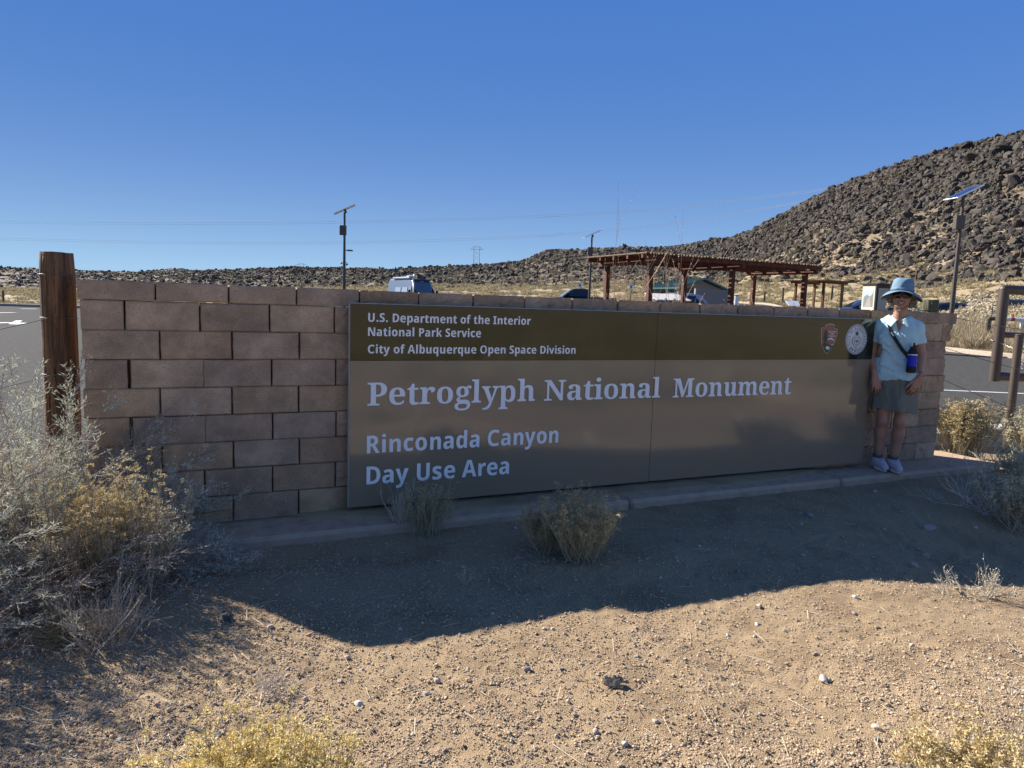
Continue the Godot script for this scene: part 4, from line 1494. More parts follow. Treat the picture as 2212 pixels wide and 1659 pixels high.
func build_gates() -> void:
	# near gate: a frame of pipe, closed by a chain to a short post
	var z := 8.0
	var c0 := EYE + ray(2166, 626) * z
	var c1 := EYE + ray(2152, 814) * z
	var x0 := (c0.x + c1.x) * 0.5
	var zz := (c0.z + c1.z) * 0.5
	var base := Vector3(x0, near_y(x0, zz), zz)
	var yt := c0.y - base.y
	var yb := c1.y - base.y
	var ym := height_at(2158, 723, z) - base.y
	var t := thing("pipe_gate", "large brown pipe gate with a red band chained beside the wall", "gate", base, deg_to_rad(3.0))
	var r := 0.054
	put("stile", tube_mesh([Vector3(0, yb - r, 0), Vector3(0, yt + r * 0.2, 0)], r, 18), M.gate_brown, t)
	put("top_rail", tube_mesh([Vector3(-0.02, yt, 0), Vector3(0.22, yt, 0)], r * 0.98, 18), M.gate_brown, t)
	put("elbow", lathe_mesh([Vector2(0, -r), Vector2(r * 0.8, -r * 0.6), Vector2(r * 1.02, 0), Vector2(r * 0.8, r * 0.6), Vector2(0, r)], 16), M.gate_brown, t, Vector3(0, yt, 0))
	put("red_band", tube_mesh([Vector3(0.2205, yt, 0), Vector3(0.75, yt, 0)], r * 1.0, 18), M.gate_red, t)
	put("white_band", tube_mesh([Vector3(0.7505, yt, 0), Vector3(1.6, yt, 0)], r * 0.99, 18), M.gate_white, t)
	put("mid_rail", tube_mesh([Vector3(0.04, ym, 0), Vector3(3.2, ym, 0)], 0.033, 14), M.gate_brown, t)
	put("bottom_rail", tube_mesh([Vector3(-0.02, yb, 0), Vector3(3.2, yb, 0)], r * 0.96, 18), M.gate_brown, t)
	put("end_post", tube_mesh([Vector3(3.25, -0.3, 0), Vector3(3.25, yt + 0.1, 0)], 0.07, 16), M.gate_brown, t)
	put("top_rail", tube_mesh([Vector3(1.6005, yt, 0), Vector3(3.25, yt, 0)], r * 0.97, 16), M.gate_brown, t)
	# latch post
	var p0 := EYE + ray(2175.5, 955) * 7.75
	var ptop := height_at(2195, 722, 7.75)
	var pb := Vector3(p0.x, near_y(p0.x, p0.z), p0.z)
	var pt := thing("latch_post", "short brown steel post that the gate is chained to", "post", pb)
	put("pipe", tube_mesh([Vector3(0, -0.3, 0), Vector3(0, ptop - pb.y - 0.01, 0)], 0.042, 16), M.gate_brown, pt)
	put("cap", lathe_mesh([Vector2(0.042, 0), Vector2(0.04, 0.012), Vector2(0.0, 0.02)], 16), M.gate_brown, pt, Vector3(0, ptop - pb.y - 0.01, 0))
	# chain round both
	var ch := thing("gate_chain", "steel link chain hanging between the gate and its post", "chain", base + Vector3(0, height_at(2160, 741, z) - base.y, 0))
	var a := Vector3(-0.07, 0.0, 0.03)
	var pts := []
	var b := Vector3(p0.x, 0, p0.z) - Vector3(base.x, 0, base.z) + Vector3(0.02, 0.0, 0.055)
	for i in 30:
		var tt := i / 29.0
		if tt < 0.25: pts.append(Vector3(-0.075, 0.03, -0.02).lerp(Vector3(0.02, -0.01, 0.068), tt * 4.0))
		elif tt < 0.75: pts.append(Vector3(0.02, -0.01, 0.068).lerp(b, (tt - 0.25) * 2.0) - Vector3(0, 0.035 * sin((tt - 0.25) * 2.0 * PI), 0))
		else: pts.append(b + Vector3(0.0, -0.26 * (tt - 0.75) * 4.0, 0.01))
	for i in pts.size() - 1:
		var dir: Vector3 = (pts[i + 1] - pts[i]).normalized()
		var s := dir.cross(Vector3.UP if i % 2 else Vector3(0, 0, 1)).normalized()
		if s.length() < 0.5: s = Vector3.RIGHT
		var mid: Vector3 = (pts[i] + pts[i + 1]) * 0.5
		var loop := []
		for k in 11:
			var an := TAU * k / 10.0
			loop.append(mid + dir * cos(an) * 0.014 + s * sin(an) * 0.008)
		put("link", tube_mesh(loop, 0.0034, 5), M.chain, ch)
	# far gate across the drive
	z = 28.6
	var fb := EYE + ray(2127.5, 764) * z
	fb.y = 0.12
	t = thing("pipe_gate", "brown pipe gate with red and white bands across the drive before dry brush", "gate", fb, deg_to_rad(-8.0))
	var ft := height_at(2128, 688, z) - fb.y
	var fm := height_at(2126, 718, z) - fb.y
	var fl := height_at(2125, 749, z) - fb.y
	put("stile", tube_mesh([Vector3(0, fl, 0), Vector3(0, ft, 0)], 0.075, 12), M.gate_brown, t)
	for q in [[0.0, 0.3, "top_rail", M.gate_brown], [0.3005, 0.44, "red_band", M.gate_red], [0.4405, 0.8, "white_band", M.gate_white], [0.8005, 0.95, "red_band", M.gate_red], [0.9505, 2.6, "white_band", M.gate_white]]:
		put(q[2], tube_mesh([Vector3(q[0], ft, 0), Vector3(q[1], ft, 0)], 0.075, 12), q[3], t)
	put("mid_rail", tube_mesh([Vector3(0, fm, 0), Vector3(2.6, fm, 0)], 0.05, 10), M.gate_brown, t)
	put("bottom_rail", tube_mesh([Vector3(0, fl, 0), Vector3(2.6, fl, 0)], 0.07, 12), M.gate_brown, t)
	put("brace", box_mesh(Vector3(1.18, fl, -0.03), Vector3(1.36, ft, 0.03)), M.gate_white, t)
	put("hinge_post", tube_mesh([Vector3(2.7, -0.2, 0), Vector3(2.7, ft + 0.1, 0)], 0.1, 12), M.gate_brown, t)
	put("latch_post", box_mesh(Vector3(0.2, -0.2, 0.12), Vector3(0.42, ft - 0.2, 0.3), 0.01), M.black, t)
	# bent rod behind it
	var rb := EYE + ray(2136, 740) * 29.6
	rb.y = land_at(rb)
	t = thing("bent_rod", "thin dark rod bent over at the top behind the far gate", "rod", rb)
	put("rod", tube_mesh([Vector3(0, -0.2, 0), Vector3(0, height_at(2132, 661, 29.6) - rb.y, 0), Vector3(0.04, height_at(2132, 660, 29.6) - rb.y, 0), Vector3(0.26, height_at(2132, 660, 29.6) - rb.y, 0)], 0.018, 6), M.black, t)

func build_small_things() -> void:
	# information kiosk
	var base := stand(1891, 26.0)
	var h: float = height_at(1891, 615, 26.0) - base.y
	var t := thing("info_kiosk", "free-standing information kiosk with a cream photo panel and a map panel", "kiosk", base)
	t.rotation.y = atan2(EYE.x - base.x, EYE.z - base.z) - deg_to_rad(45.0) + deg_to_rad(2.0)
	var s := 0.66
	put("cabinet", box_mesh(Vector3(-s, -0.2, -s), Vector3(0, h, 0), 0.01), M.dark_steel, t)
	put("roof_cap", box_mesh(Vector3(-s - 0.02, h + 0.001, -s - 0.02), Vector3(0.02, h + 0.05, 0.02), 0.008), M.dark_steel, t)
	var photo := Node3D.new()
	photo.name = "photo_panel"
	t.add_child(photo)
	put("sheet", box_mesh(Vector3(-s + 0.03, 0.3, 0.002), Vector3(-0.06, h - 0.06, 0.012)), M.kiosk_cream, photo)
	var y0 := h - 0.82
	var y1 := h - 0.2
	put("picture_land", box_mesh(Vector3(-s + 0.1, y0, 0.013), Vector3(-0.12, y1, 0.016)), M.kiosk_photo_land, photo)
	var b := MB.new()
	b.sheet(PackedVector2Array([Vector2(-s + 0.1, y1), Vector2(-0.12, y1), Vector2(-0.12, y1 - 0.1), Vector2(-0.26, y1 - 0.24), Vector2(-0.4, y1 - 0.16), Vector2(-s + 0.1, y1 - 0.26)]), func(v: Vector2): return Vector3(v.x, v.y, 0.018))
	put("picture_sky", b.done(), M.kiosk_photo_sky, photo)
	b = MB.new()
	b.sheet(PackedVector2Array([Vector2(-0.5, y0), Vector2(-0.18, y0), Vector2(-0.27, y1 - 0.26), Vector2(-0.32, y1 - 0.26)]), func(v: Vector2): return Vector3(v.x, v.y, 0.018))
	put("picture_path", b.done(), M.kiosk_photo_path, photo)
	for i in 2: put("picture", box_mesh(Vector3(-0.32, h - 1.12 - i * 0.24, 0.013), Vector3(-0.2, h - 0.94 - i * 0.24, 0.016)), M.kiosk_map, photo)
	var mp := Node3D.new()
	mp.name = "map_panel"
	t.add_child(mp)
	put("sheet", box_mesh(Vector3(0.002, 0.3, -s + 0.05), Vector3(0.012, h - 0.12, -0.08)), M.kiosk_map, mp)
	for i in 4: put("picture", box_mesh(Vector3(0.013, h - 1.05 - i * 0.24, -0.24), Vector3(0.016, h - 0.9 - i * 0.24, -0.12)), M.kiosk_photo_land, mp)
	# accessible parking signs
	for a in [[1251, 610, 621, 66.0, "white and blue accessible parking sign behind the pickup truck"], [1361, 613, 624.5, 60.0, "white and blue accessible parking sign behind the bare twigs"]]:
		var p := stand(a[0], a[3])
		var top := height_at(a[0], a[1], a[3]) - p.y
		var low := height_at(a[0], a[2], a[3]) - p.y
		var o := thing("parking_sign", a[4], "sign", p, 0.0, "accessible parking signs")
		put("post", tube_mesh([Vector3(0, -0.2, 0), Vector3(0, top, 0)], 0.035, 6), M.lamp_brown, o)
		put("plate", box_mesh(Vector3(-0.13, low, 0.037), Vector3(0.13, top, 0.045)), M.sign_white, o)
		put("blue_field", box_mesh(Vector3(-0.085, low + 0.1, 0.046), Vector3(0.085, low + 0.29, 0.05)), M.blue_sign, o)
		put("wheelchair_symbol", tube_mesh([Vector3(-0.01, low + 0.26, 0.053), Vector3(-0.01, low + 0.18, 0.053), Vector3(0.04, low + 0.17, 0.053), Vector3(0.05, low + 0.13, 0.053)], 0.008, 4), M.sign_white, o)
	# tilted panel by the small shelter, utility pedestal
	var p := stand(1713, 40.0)
	var o := thing("wayside_panel", "low tilted white wayside panel by the small shelter", "sign", p, deg_to_rad(10.0))
	var top := height_at(1713, 650, 40.0) - p.y
	put("leg", box_mesh(Vector3(-0.04, -0.2, -0.04), Vector3(0.04, top - 0.15, 0.04)), M.lamp_brown, o)
	pane(o, "panel", [Vector3(-0.36, top - 0.28, 0.2), Vector3(0.36, top - 0.28, 0.2), Vector3(0.42, top, -0.25), Vector3(-0.36, top, -0.25)], M.sign_white)
	p = stand(1590, 46.0)
	top = height_at(1590, 639, 46.0) - p.y
	o = thing("utility_pedestal", "small white utility pedestal beside the screen wall", "utility box", p)
	put("box", box_mesh(Vector3(-0.12, -0.2, -0.1), Vector3(0.12, top, 0.1), 0.03), M.paint_white, o)
	put("lid", box_mesh(Vector3(-0.13, top + 0.001, -0.11), Vector3(0.13, top + 0.05, 0.11), 0.02), M.dark_steel, o)
	# wooden fence posts at the foot of the slope
	for a in [[1690, 621, 635, 60.0, "between the two shade shelters"], [1650, 629, 650, 62.0, "seen under the large shelter's far corner"], [1795, 617, 643, 56.0, "behind the small shelter"], [1973, 604, 628, 62.0, "beside the hat of the person"], [2193, 587, 612, 58.0, "above the pipe gate's corner"], [8, 651, 674, 58.0, ""], [1565, 640, 655, 62.0, "next to the screen wall"], [2106, 600, 628, 60.0, "between the tall lamp and the pipe gate"], [1876, 610, 634, 60.0, "behind the information kiosk"]]:
		var q := stand(a[0], a[3])
		var tp := height_at(a[0], a[1], a[3]) - q.y
		tp = clampf(tp, 0.9, 1.9)
		var f := thing("fence_post", "weathered wooden fence post " + a[4] if a[0] > 100 else "short dark marker post on the verge beyond the parking lot", "post", q, 0.0, "far fence posts" if a[0] > 100 else "")
		put("log", rod_mesh(Vector3(0, -0.3, 0), Vector3(rf(-0.03, 0.03), tp, 0), 0.085, 0.08, 9), M.old_wood, f)
		put("wire_staple", rod_mesh(Vector3(-0.09, tp - 0.15, 0.0), Vector3(0.09, tp - 0.15, 0.0), 0.01, 0.01, 5), M.wire, f)

# ---------------------------------------------------------------- stones

func ico(sub: int) -> Array:
	var t := (1.0 + sqrt(5.0)) / 2.0
	var v := [Vector3(-1, t, 0), Vector3(1, t, 0), Vector3(-1, -t, 0), Vector3(1, -t, 0), Vector3(0, -1, t), Vector3(0, 1, t), Vector3(0, -1, -t), Vector3(0, 1, -t), Vector3(t, 0, -1), Vector3(t, 0, 1), Vector3(-t, 0, -1), Vector3(-t, 0, 1)]
	for i in v.size(): v[i] = v[i].normalized()
	var f := [[0, 11, 5], [0, 5, 1], [0, 1, 7], [0, 7, 10], [0, 10, 11], [1, 5, 9], [5, 11, 4], [11, 10, 2], [10, 7, 6], [7, 1, 8], [3, 9, 4], [3, 4, 2], [3, 2, 6], [3, 6, 8], [3, 8, 9], [4, 9, 5], [2, 4, 11], [6, 2, 10], [8, 6, 7], [9, 8, 1]]
	for s in sub:
		var seen := {}
		var nf := []
		for q in f:
			var mid := []
			for k in 3:
				var a: int = mini(q[k], q[(k + 1) % 3])
				var b: int = maxi(q[k], q[(k + 1) % 3])
				var key := a * 100000 + b
				if not seen.has(key):
					seen[key] = v.size()
					v.append(((v[a] + v[b]) * 0.5).normalized())
				mid.append(seen[key])
			nf.append([q[0], mid[0], mid[2]])
			nf.append([q[1], mid[1], mid[0]])
			nf.append([q[2], mid[2], mid[1]])
			nf.append(mid)
		f = nf
	return [v, f]

func rock_mesh(sub: int, cuts: int, squash: Vector3, rough: float, col := Color.WHITE, smooth := false) -> ArrayMesh:
	var g := ico(sub)
	var m := MB.new()
	m.col = col
	var planes := []
	for i in cuts:
		var n := Vector3(rf(-1, 1), rf(-1, 1), rf(-1, 1)).normalized()
		planes.append([n, rf(0.5, 0.85)])
	var off := rf(0, 50)
	for p in g[0]:
		var q: Vector3 = p * (1.0 + rough * noise.get_noise_3d(p.x * 1.6 + off, p.y * 1.6, p.z * 1.6))
		for pl in planes:
			var e: float = q.dot(pl[0]) - pl[1]
			if e > 0.0: q -= pl[0] * e * 0.95
		m.vert(q * squash)
	for q in g[1]: m.face(q[0], q[2], q[1])
	return m.done(smooth)

func scatter(called: String, parent: Node, mesh: Mesh, m: Material, places: Array, colors: Array) -> void:
	var mm := MultiMesh.new()
	mm.transform_format = MultiMesh.TRANSFORM_3D
	mm.use_colors = true
	mm.mesh = mesh
	mm.instance_count = places.size()
	for i in places.size():
		mm.set_instance_transform(i, places[i])
		mm.set_instance_color(i, colors[i])
	var o := MultiMeshInstance3D.new()
	o.name = numbered(called) if parent == self else called
	o.multimesh = mm
	o.material_override = m
	parent.add_child(o, true)
	o.set_meta("kind", "stuff")

func spin() -> Basis:
	return Basis(Vector3(rf(-1, 1), rf(-1, 1), rf(-1, 1)).normalized(), rf(0, TAU))

func build_boulders() -> void:
	rng.seed = 901
	var tones := [Color(0.072, 0.058, 0.047), Color(0.053, 0.044, 0.037), Color(0.092, 0.074, 0.058), Color(0.115, 0.090, 0.070)]
	var kinds := []
	for i in 7:
		kinds.append(rock_mesh(2, 9, Vector3(1.0, rf(0.6, 0.85), rf(0.75, 1.0)), 0.35))
	# the 300 that show largest, each a thing
	var big := []
	for i in 6:
		for k in 3:
			big.append(rock_mesh(2, 10, Vector3(1.0, rf(0.6, 0.9), rf(0.75, 1.0)), 0.35, tones[k]))
	var known := [[2093, 604, 1.15], [2074, 600, 0.8], [1995, 588, 0.6], [2130, 557, 0.9], [2194, 596, 0.9], [1779, 598, 0.9], [1715, 577, 0.6], [1620, 586, 0.5], [1532, 588, 0.5], [2203, 579, 0.8], [1762, 622, 0.5], [1520, 560, 0.8],
		[1790, 400, 1.5], [1945, 400, 1.7], [2010, 360, 1.8], [1905, 440, 1.5], [2100, 345, 2.0], [2160, 330, 2.2], [2055, 430, 1.7], [1870, 470, 1.3], [2190, 400, 1.8], [1960, 470, 1.4], [1820, 430, 1.5], [2030, 310, 2.0], [2085, 318, 2.0], [1920, 355, 1.8]]
	var n := 0
	var tries := 0
	while n < 300 and tries < 4000:
		tries += 1
		var az := 0.0
		var d := 0.0
		var size := 0.0
		if n < known.size():
			var r := ray(known[n][0], known[n][1])
			az = atan2(r.x, -r.z)
			var tanv := r.y / Vector2(r.x, r.z).length()
			d = 50.0
			while d < 200.0 and EYE.y + tanv * d > land(az, d): d += 0.5
			size = known[n][2] * 0.55
		else:
			az = rf(0.2, 0.66)
			var q := land_row(az)
			d = lerpf(q[3] + 4.0, q[2] + 1.0, pow(rng.randf(), 0.7))
			size = rf(0.30, 0.48) * (1.0 + 0.9 * pow(rng.randf(), 3.0))
		var p := Vector3(sin(az) * d, land(az, d) - 0.09, -cos(az) * d)
		var bi := rng.randi() % big.size()
		var o := put("boulder", big[bi], M.basalt)
		o.transform = Transform3D(spin() * Basis.from_scale(Vector3.ONE * size), p + Vector3(0, size * 0.22, 0))
		var lr := land_row(az)
		var up: float = (d - lr[3]) / (lr[2] - lr[3])
		tag(o, "%s angular basalt boulder %s" % [["dark brown", "nearly black", "greyish brown"][bi % 3], "among the rocks under the crest" if up > 0.7 else ("half way up the rocky slope" if up > 0.3 else "low on the slope near the dry grass")], "boulder", "basalt boulders on the slope")
		n += 1
	# the rest of the rubble
	var places := []
	var colors := []
	for i in 7:
		places.append([])
		colors.append([])
	var made := 0
	while made < 165000:
		var az := rf(-0.85, 1.08)
		if rng.randf() < 0.35: az = rf(0.15, 0.8)
		var q := land_row(az)
		var s := pow(rng.randf(), 0.8)
		var d := lerpf(q[3] - 12.0, q[2] + 3.0, s)
		var x := sin(az) * d
		var z := -cos(az) * d
		var clump := noise.get_noise_2d(x * 0.05 + 11.0, z * 0.05) * 0.5 + noise.get_noise_2d(x * 0.17, z * 0.17 + 5.0) * 0.5
		var want := clampf(0.08 + s * 1.15 + clump * 1.1, 0.0, 1.0)
		if az < 0.12: want = clampf(0.35 + s * 0.55 + clump * 0.8, 0.0, 1.0)
		if rng.randf() > want: continue
		made += 1
		var size := rf(0.06, 0.20) * (1.0 + 3.6 * pow(rng.randf(), 6.0)) * clampf(d / 170.0, 0.85, 1.5)
		var k := rng.randi() % 7
		places[k].append(Transform3D(spin() * Basis.from_scale(Vector3(size, size * rf(0.6, 1.0), size)), Vector3(x, land(az, d) - 0.09 + size * 0.2, z)))
		var c: Color = tones[rng.randi() % 4].lerp(Color(0.22, 0.18, 0.145), 0.25 * rng.randf())
		colors[k].append(c)
	var holder := thing("basalt_rubble", "countless smaller dark basalt rocks covering the mesa slopes", "rubble")
	holder.set_meta("kind", "stuff")
	for i in 7: scatter("rubble", holder, kinds[i], M.basalt, places[i], colors[i])
	# pale broken ground of the bank behind the drive
	var pale := []
	var pc := []
	for i in 2600:
		var r := ray(rf(1930, 2330), rf(622, 662))
		var d := rf(42.0, 56.0)
		var az := atan2(r.x, -r.z)
		var sz := rf(0.06, 0.22)
		pale.append(Transform3D(spin() * Basis.from_scale(Vector3.ONE * sz), Vector3(sin(az) * d, land(az, d) - 0.08, -cos(az) * d)))
		pc.append(Color(0.50, 0.40, 0.28).lerp(Color(0.60, 0.51, 0.40), rng.randf()))
	holder = thing("pale_rubble", "pale broken stones on the earth bank behind the parked cars", "rubble")
	holder.set_meta("kind", "stuff")
	scatter("rubble", holder, kinds[0], M.basalt, pale, pc)

func ground_under(u: float, v: float) -> Vector3:   # where the pixel meets the near ground
	var p := on_level(u, v, 0.0)
	for i in 3: p = on_level(u, v, near_y(p.x, p.z))
	return p

func build_stones() -> void:
	rng.seed = 902
	var kinds := []
	var tones := [Color(0.50, 0.43, 0.35), Color(0.56, 0.50, 0.43), Color(0.40, 0.33, 0.26), Color(0.32, 0.285, 0.25), Color(0.62, 0.58, 0.53), Color(0.44, 0.34, 0.25)]
	for i in 5:
		for k in tones.size():
			kinds.append(rock_mesh(2, 3 if i < 3 else 7, Vector3(1.0, rf(0.5, 0.75), rf(0.65, 0.9)), 0.25, tones[k], i < 3))
	var known := [[584, 1357, 11, 1], [775, 1523, 16, 4], [920, 1500, 13, 1], [943, 1473, 14, 0], [1140, 1448, 15, 3], [750, 1422, 10, 0], [980, 1447, 8, 2], [1000, 1485, 7, 3], [775, 1535, 8, 0], [693, 1555, 7, 3], [780, 1450, 8, 4], [748, 1408, 8, 0],
		[1778, 1470, 20, 1], [1790, 1471, 10, 0], [1896, 1577, 20, 0], [1375, 1419, 9, 4], [1350, 1610, 17, 1], [1240, 1546, 11, 2], [1287, 1582, 12, 0], [1415, 1560, 12, 1], [1670, 1580, 10, 5], [1640, 1310, 9, 1], [1635, 1350, 9, 4], [1640, 1312, 8, 5], [1630, 1377, 9, 1], [1695, 1365, 8, 0], [1760, 1308, 8, 5], [1845, 1326, 9, 3], [1970, 1395, 9, 0], [1760, 1415, 9, 2],
		[1745, 1116, 17, 3], [1450, 1076, 13, 3], [2001, 1204, 16, 0], [1973, 1223, 14, 0], [1740, 1051, 8, 1], [1890, 1063, 8, 0], [1915, 1045, 9, 1], [1735, 1200, 8, 1], [1740, 1058, 8, 2], [1490, 1263, 10, 3], [1467, 1168, 9, 3], [1160, 1130, 8, 2], [1065, 1126, 9, 3],
		[791, 1155, 16, 3], [1118, 1206, 13, 2], [808, 1213, 13, 3], [1011, 1286, 9, 3], [946, 1215, 10, 2], [1170, 1270, 10, 3], [835, 1176, 7, 1], [1097, 1127, 26, 3], [560, 1215, 8, 3], [640, 1240, 8, 0], [700, 1300, 9, 3], [340, 1525, 12, 3], [365, 1535, 11, 2], [470, 1590, 14, 3], [160, 1500, 12, 2], [110, 1480, 10, 0], [230, 1560, 9, 1], [400, 1470, 9, 3], [310, 1440, 9, 0], [260, 1600, 12, 3], [620, 1460, 9, 1], [660, 1510, 8, 0]]
	for i in 170:
		var u := rf(0, 2212)
		var v := rf(1090, 1655)
		known.append([u, v, rf(4.0, 8.5) * (1.0 + 0.5 * pow(rng.randf(), 4.0)), rng.randi() % 6])
	for q in known:
		var p := ground_under(q[0], q[1])
		var w := to_wall(p.x, p.z)
		if w.y < 0.42 or (w.x < 0.3 and w.y < 0.6): continue
		var depth := (p - EYE).dot(-cam_basis.z)
		var r: float = q[2] * 0.66 / FOCAL * depth
		var o := put("stone", kinds[(rng.randi() % 5) * 6 + q[3]], M.pebble)
		o.transform = Transform3D(Basis(Vector3.UP, rf(0, TAU)) * Basis(Vector3.RIGHT, rf(-0.3, 0.3)) * Basis.from_scale(Vector3.ONE * r), p + Vector3(0, r * 0.3, 0))
		var shaded := w.y < 1.77 and w.x > -0.5 + 0.63 * w.y
		tag(o, "small %s stone lying %s" % [["tan", "pale tan", "brown", "grey", "whitish", "ochre"][q[3]], "in the wall's shade" if shaded else "on the sunlit gravel"], "stone", "loose stones on the gravel")
	# a few that look like no other
	for a in [[490, 1337, 46, Color(0.085, 0.09, 0.085), "dark grey cracked rock by the brush at the edge of the shade"], [2005, 1144, 34, Color(0.37, 0.345, 0.31), "pale grey flat topped rock lying in the wall's shade"]]:
		var p := ground_under(a[0], a[1])
		var r: float = a[2] * 0.5 / FOCAL * (p - EYE).dot(-cam_basis.z)
		var o := put("rock", rock_mesh(3, 9, Vector3(1.0, 0.5, 0.6), 0.4, a[3]), M.pebble)
		o.transform = Transform3D(Basis(Vector3.UP, rf(0, TAU)) * Basis.from_scale(Vector3.ONE * r), p + Vector3(0, r * 0.22, 0))
		tag(o, a[4], "rock")
	var dp := ground_under(1322, 1482)
	var dung := put("dung_clod", rock_mesh(3, 2, Vector3(1.0, 0.7, 0.8), 1.1, Color(0.33, 0.27, 0.18)), M.pebble)
	dung.transform = Transform3D(Basis.from_scale(Vector3.ONE * 0.028), dp + Vector3(0, 0.014, 0))
	tag(dung, "crusty fibrous clod of dry dung on the sunlit gravel", "clod")
	# fine gravel
	var fine := []
	for i in 4: fine.append(rock_mesh(1, 3, Vector3(1.0, rf(0.6, 0.8), rf(0.7, 1.0)), 0.3))
	var places := [[], [], [], []]
	var colors := [[], [], [], []]
	for i in 290000:
		var u := rf(-450, 2660)
		var v := 1020.0 + 700.0 * pow(rng.randf(), 0.85)
		if i % 5 == 0: v = rf(1000, 1250)
		var g := on_level(u, v, -0.03)
		var w := to_wall(g.x, g.z)
		if w.y < 0.35 or g.z < -7.5: continue
		var c := noise.get_noise_2d(g.x * 1.3, g.z * 1.3) + 0.6 * noise.get_noise_2d(g.x * 5.0, g.z * 5.0)
		if rng.randf() > 0.66 + c * 0.7: continue
		var r := rf(0.0014, 0.0030) * (1.0 + 1.5 * pow(rng.randf(), 7.0))
		var fn: float = noise.get_noise_2d(g.x * 14.0, g.z * 14.0) * 0.009 + noise.get_noise_2d(g.x * 40.0, g.z * 40.0) * 0.004
		var k := i % 4
		places[k].append(Transform3D(Basis(Vector3.UP, rf(0, TAU)) * Basis.from_scale(Vector3(r, r, r)), Vector3(g.x, near_y(g.x, g.z) + fn + r * 0.35, g.z)))
		colors[k].append(Color(0.47, 0.34, 0.215).lerp(Color(0.68, 0.52, 0.36), rng.randf()) if rng.randf() < 0.92 else Color(0.36, 0.30, 0.24))
	var holder := thing("fine_gravel", "fine tan gravel strewn over the soil before the wall", "gravel")
	holder.set_meta("kind", "stuff")
	for i in 4: scatter("gravel", holder, fine[i], M.pebble, places[i], colors[i])

# ---------------------------------------------------------------- plants

func blade(m: MB, a: Vector3, b: Vector3, w: float) -> void:    # a sliver, one triangle
	var s := (b - a).cross(Vector3(rf(-1, 1), rf(-1, 1), rf(-1, 1))).normalized() * w * 0.5
	m.tri(a - s, a + s, b)

func leaf(m: MB, a: Vector3, d: Vector3, l: float, w: float) -> void:   # a slim diamond
	var s := d.cross(Vector3(rf(-1, 1), rf(-1, 1), rf(-1, 1))).normalized() * w * 0.5
	m.quad(a, a + d * l * 0.5 + s, a + d * l, a + d * l * 0.5 - s)

func arc_points(a: Vector3, dir: Vector3, l: float, bend: Vector3, n: int, wob: float) -> PackedVector3Array:
	var p := PackedVector3Array([a])
	var d := dir
	for i in n:
		d = (d + bend / n + Vector3(rf(-wob, wob), rf(-wob, wob), rf(-wob, wob))).normalized()
		p.append(p[i] + d * l / n)
	return p

func taper(n: int, r0: float, r1: float) -> PackedFloat32Array:
	var o := PackedFloat32Array()
	for i in n + 1: o.append(lerpf(r0, r1, i / float(n)))
	return o

func cone_dir(spread: float) -> Vector3:
	var a := rf(0, TAU)
	var t := spread * sqrt(rng.randf())
	return Vector3(cos(a) * sin(t), cos(t), sin(a) * sin(t))

func mixc(a: Color, b: Color) -> Color:
	return a.lerp(b, rng.randf())

func rabbitbrush(p: Dictionary) -> Array:   # stems mesh, flower mesh
	var st := MB.new()
	var fl := MB.new()
	for i in p.n:
		var dir := cone_dir(p.spread)
		var a: Vector3 = Vector3(rf(-1, 1), 0, rf(-1, 1)) * p.foot
		var l: float = p.h * rf(0.55, 1.0) / maxf(dir.y, 0.6) * (0.9 if dir.y < 0.8 else 1.0)
		st.col = mixc(p.stem0, p.stem1)
		var q := arc_points(a, dir, l * 0.7, Vector3(0, 0.35, 0), 4, 0.1)
		st.tube(q, taper(4, p.r, p.r * 0.55), 3, false)
		for k in p.twigs:
			var at := q[2 + rng.randi() % 3]
			var td := ((q[4] - q[3]).normalized() + cone_dir(1.1) * 0.55).normalized()
			var tl: float = l * rf(0.2, 0.42)
			var tq := arc_points(at, td, tl, Vector3(0, 0.4, 0), 3, 0.1)
			st.tube(tq, taper(3, p.r * 0.6, p.r * 0.35), 3, false)
			for b in p.leaves:
				var lp := tq[rng.randi() % 3].lerp(tq[1], rng.randf())
				st.col = mixc(p.leaf0, p.leaf1)
				leaf(st, lp, cone_dir(1.0), rf(0.012, 0.03), 0.0022)
			st.col = mixc(p.stem0, p.stem1)
			for b in p.heads:
				var tip: Vector3 = tq[3] + Vector3(rf(-1, 1), rf(-0.7, 0.9), rf(-1, 1)) * p.head
				fl.col = mixc(p.fl0, p.fl1)
				for z in 3: leaf(fl, tip, cone_dir(1.6), p.petal * rf(0.7, 1.3), p.petal * 0.5)
	return [st.done(), fl.done()]

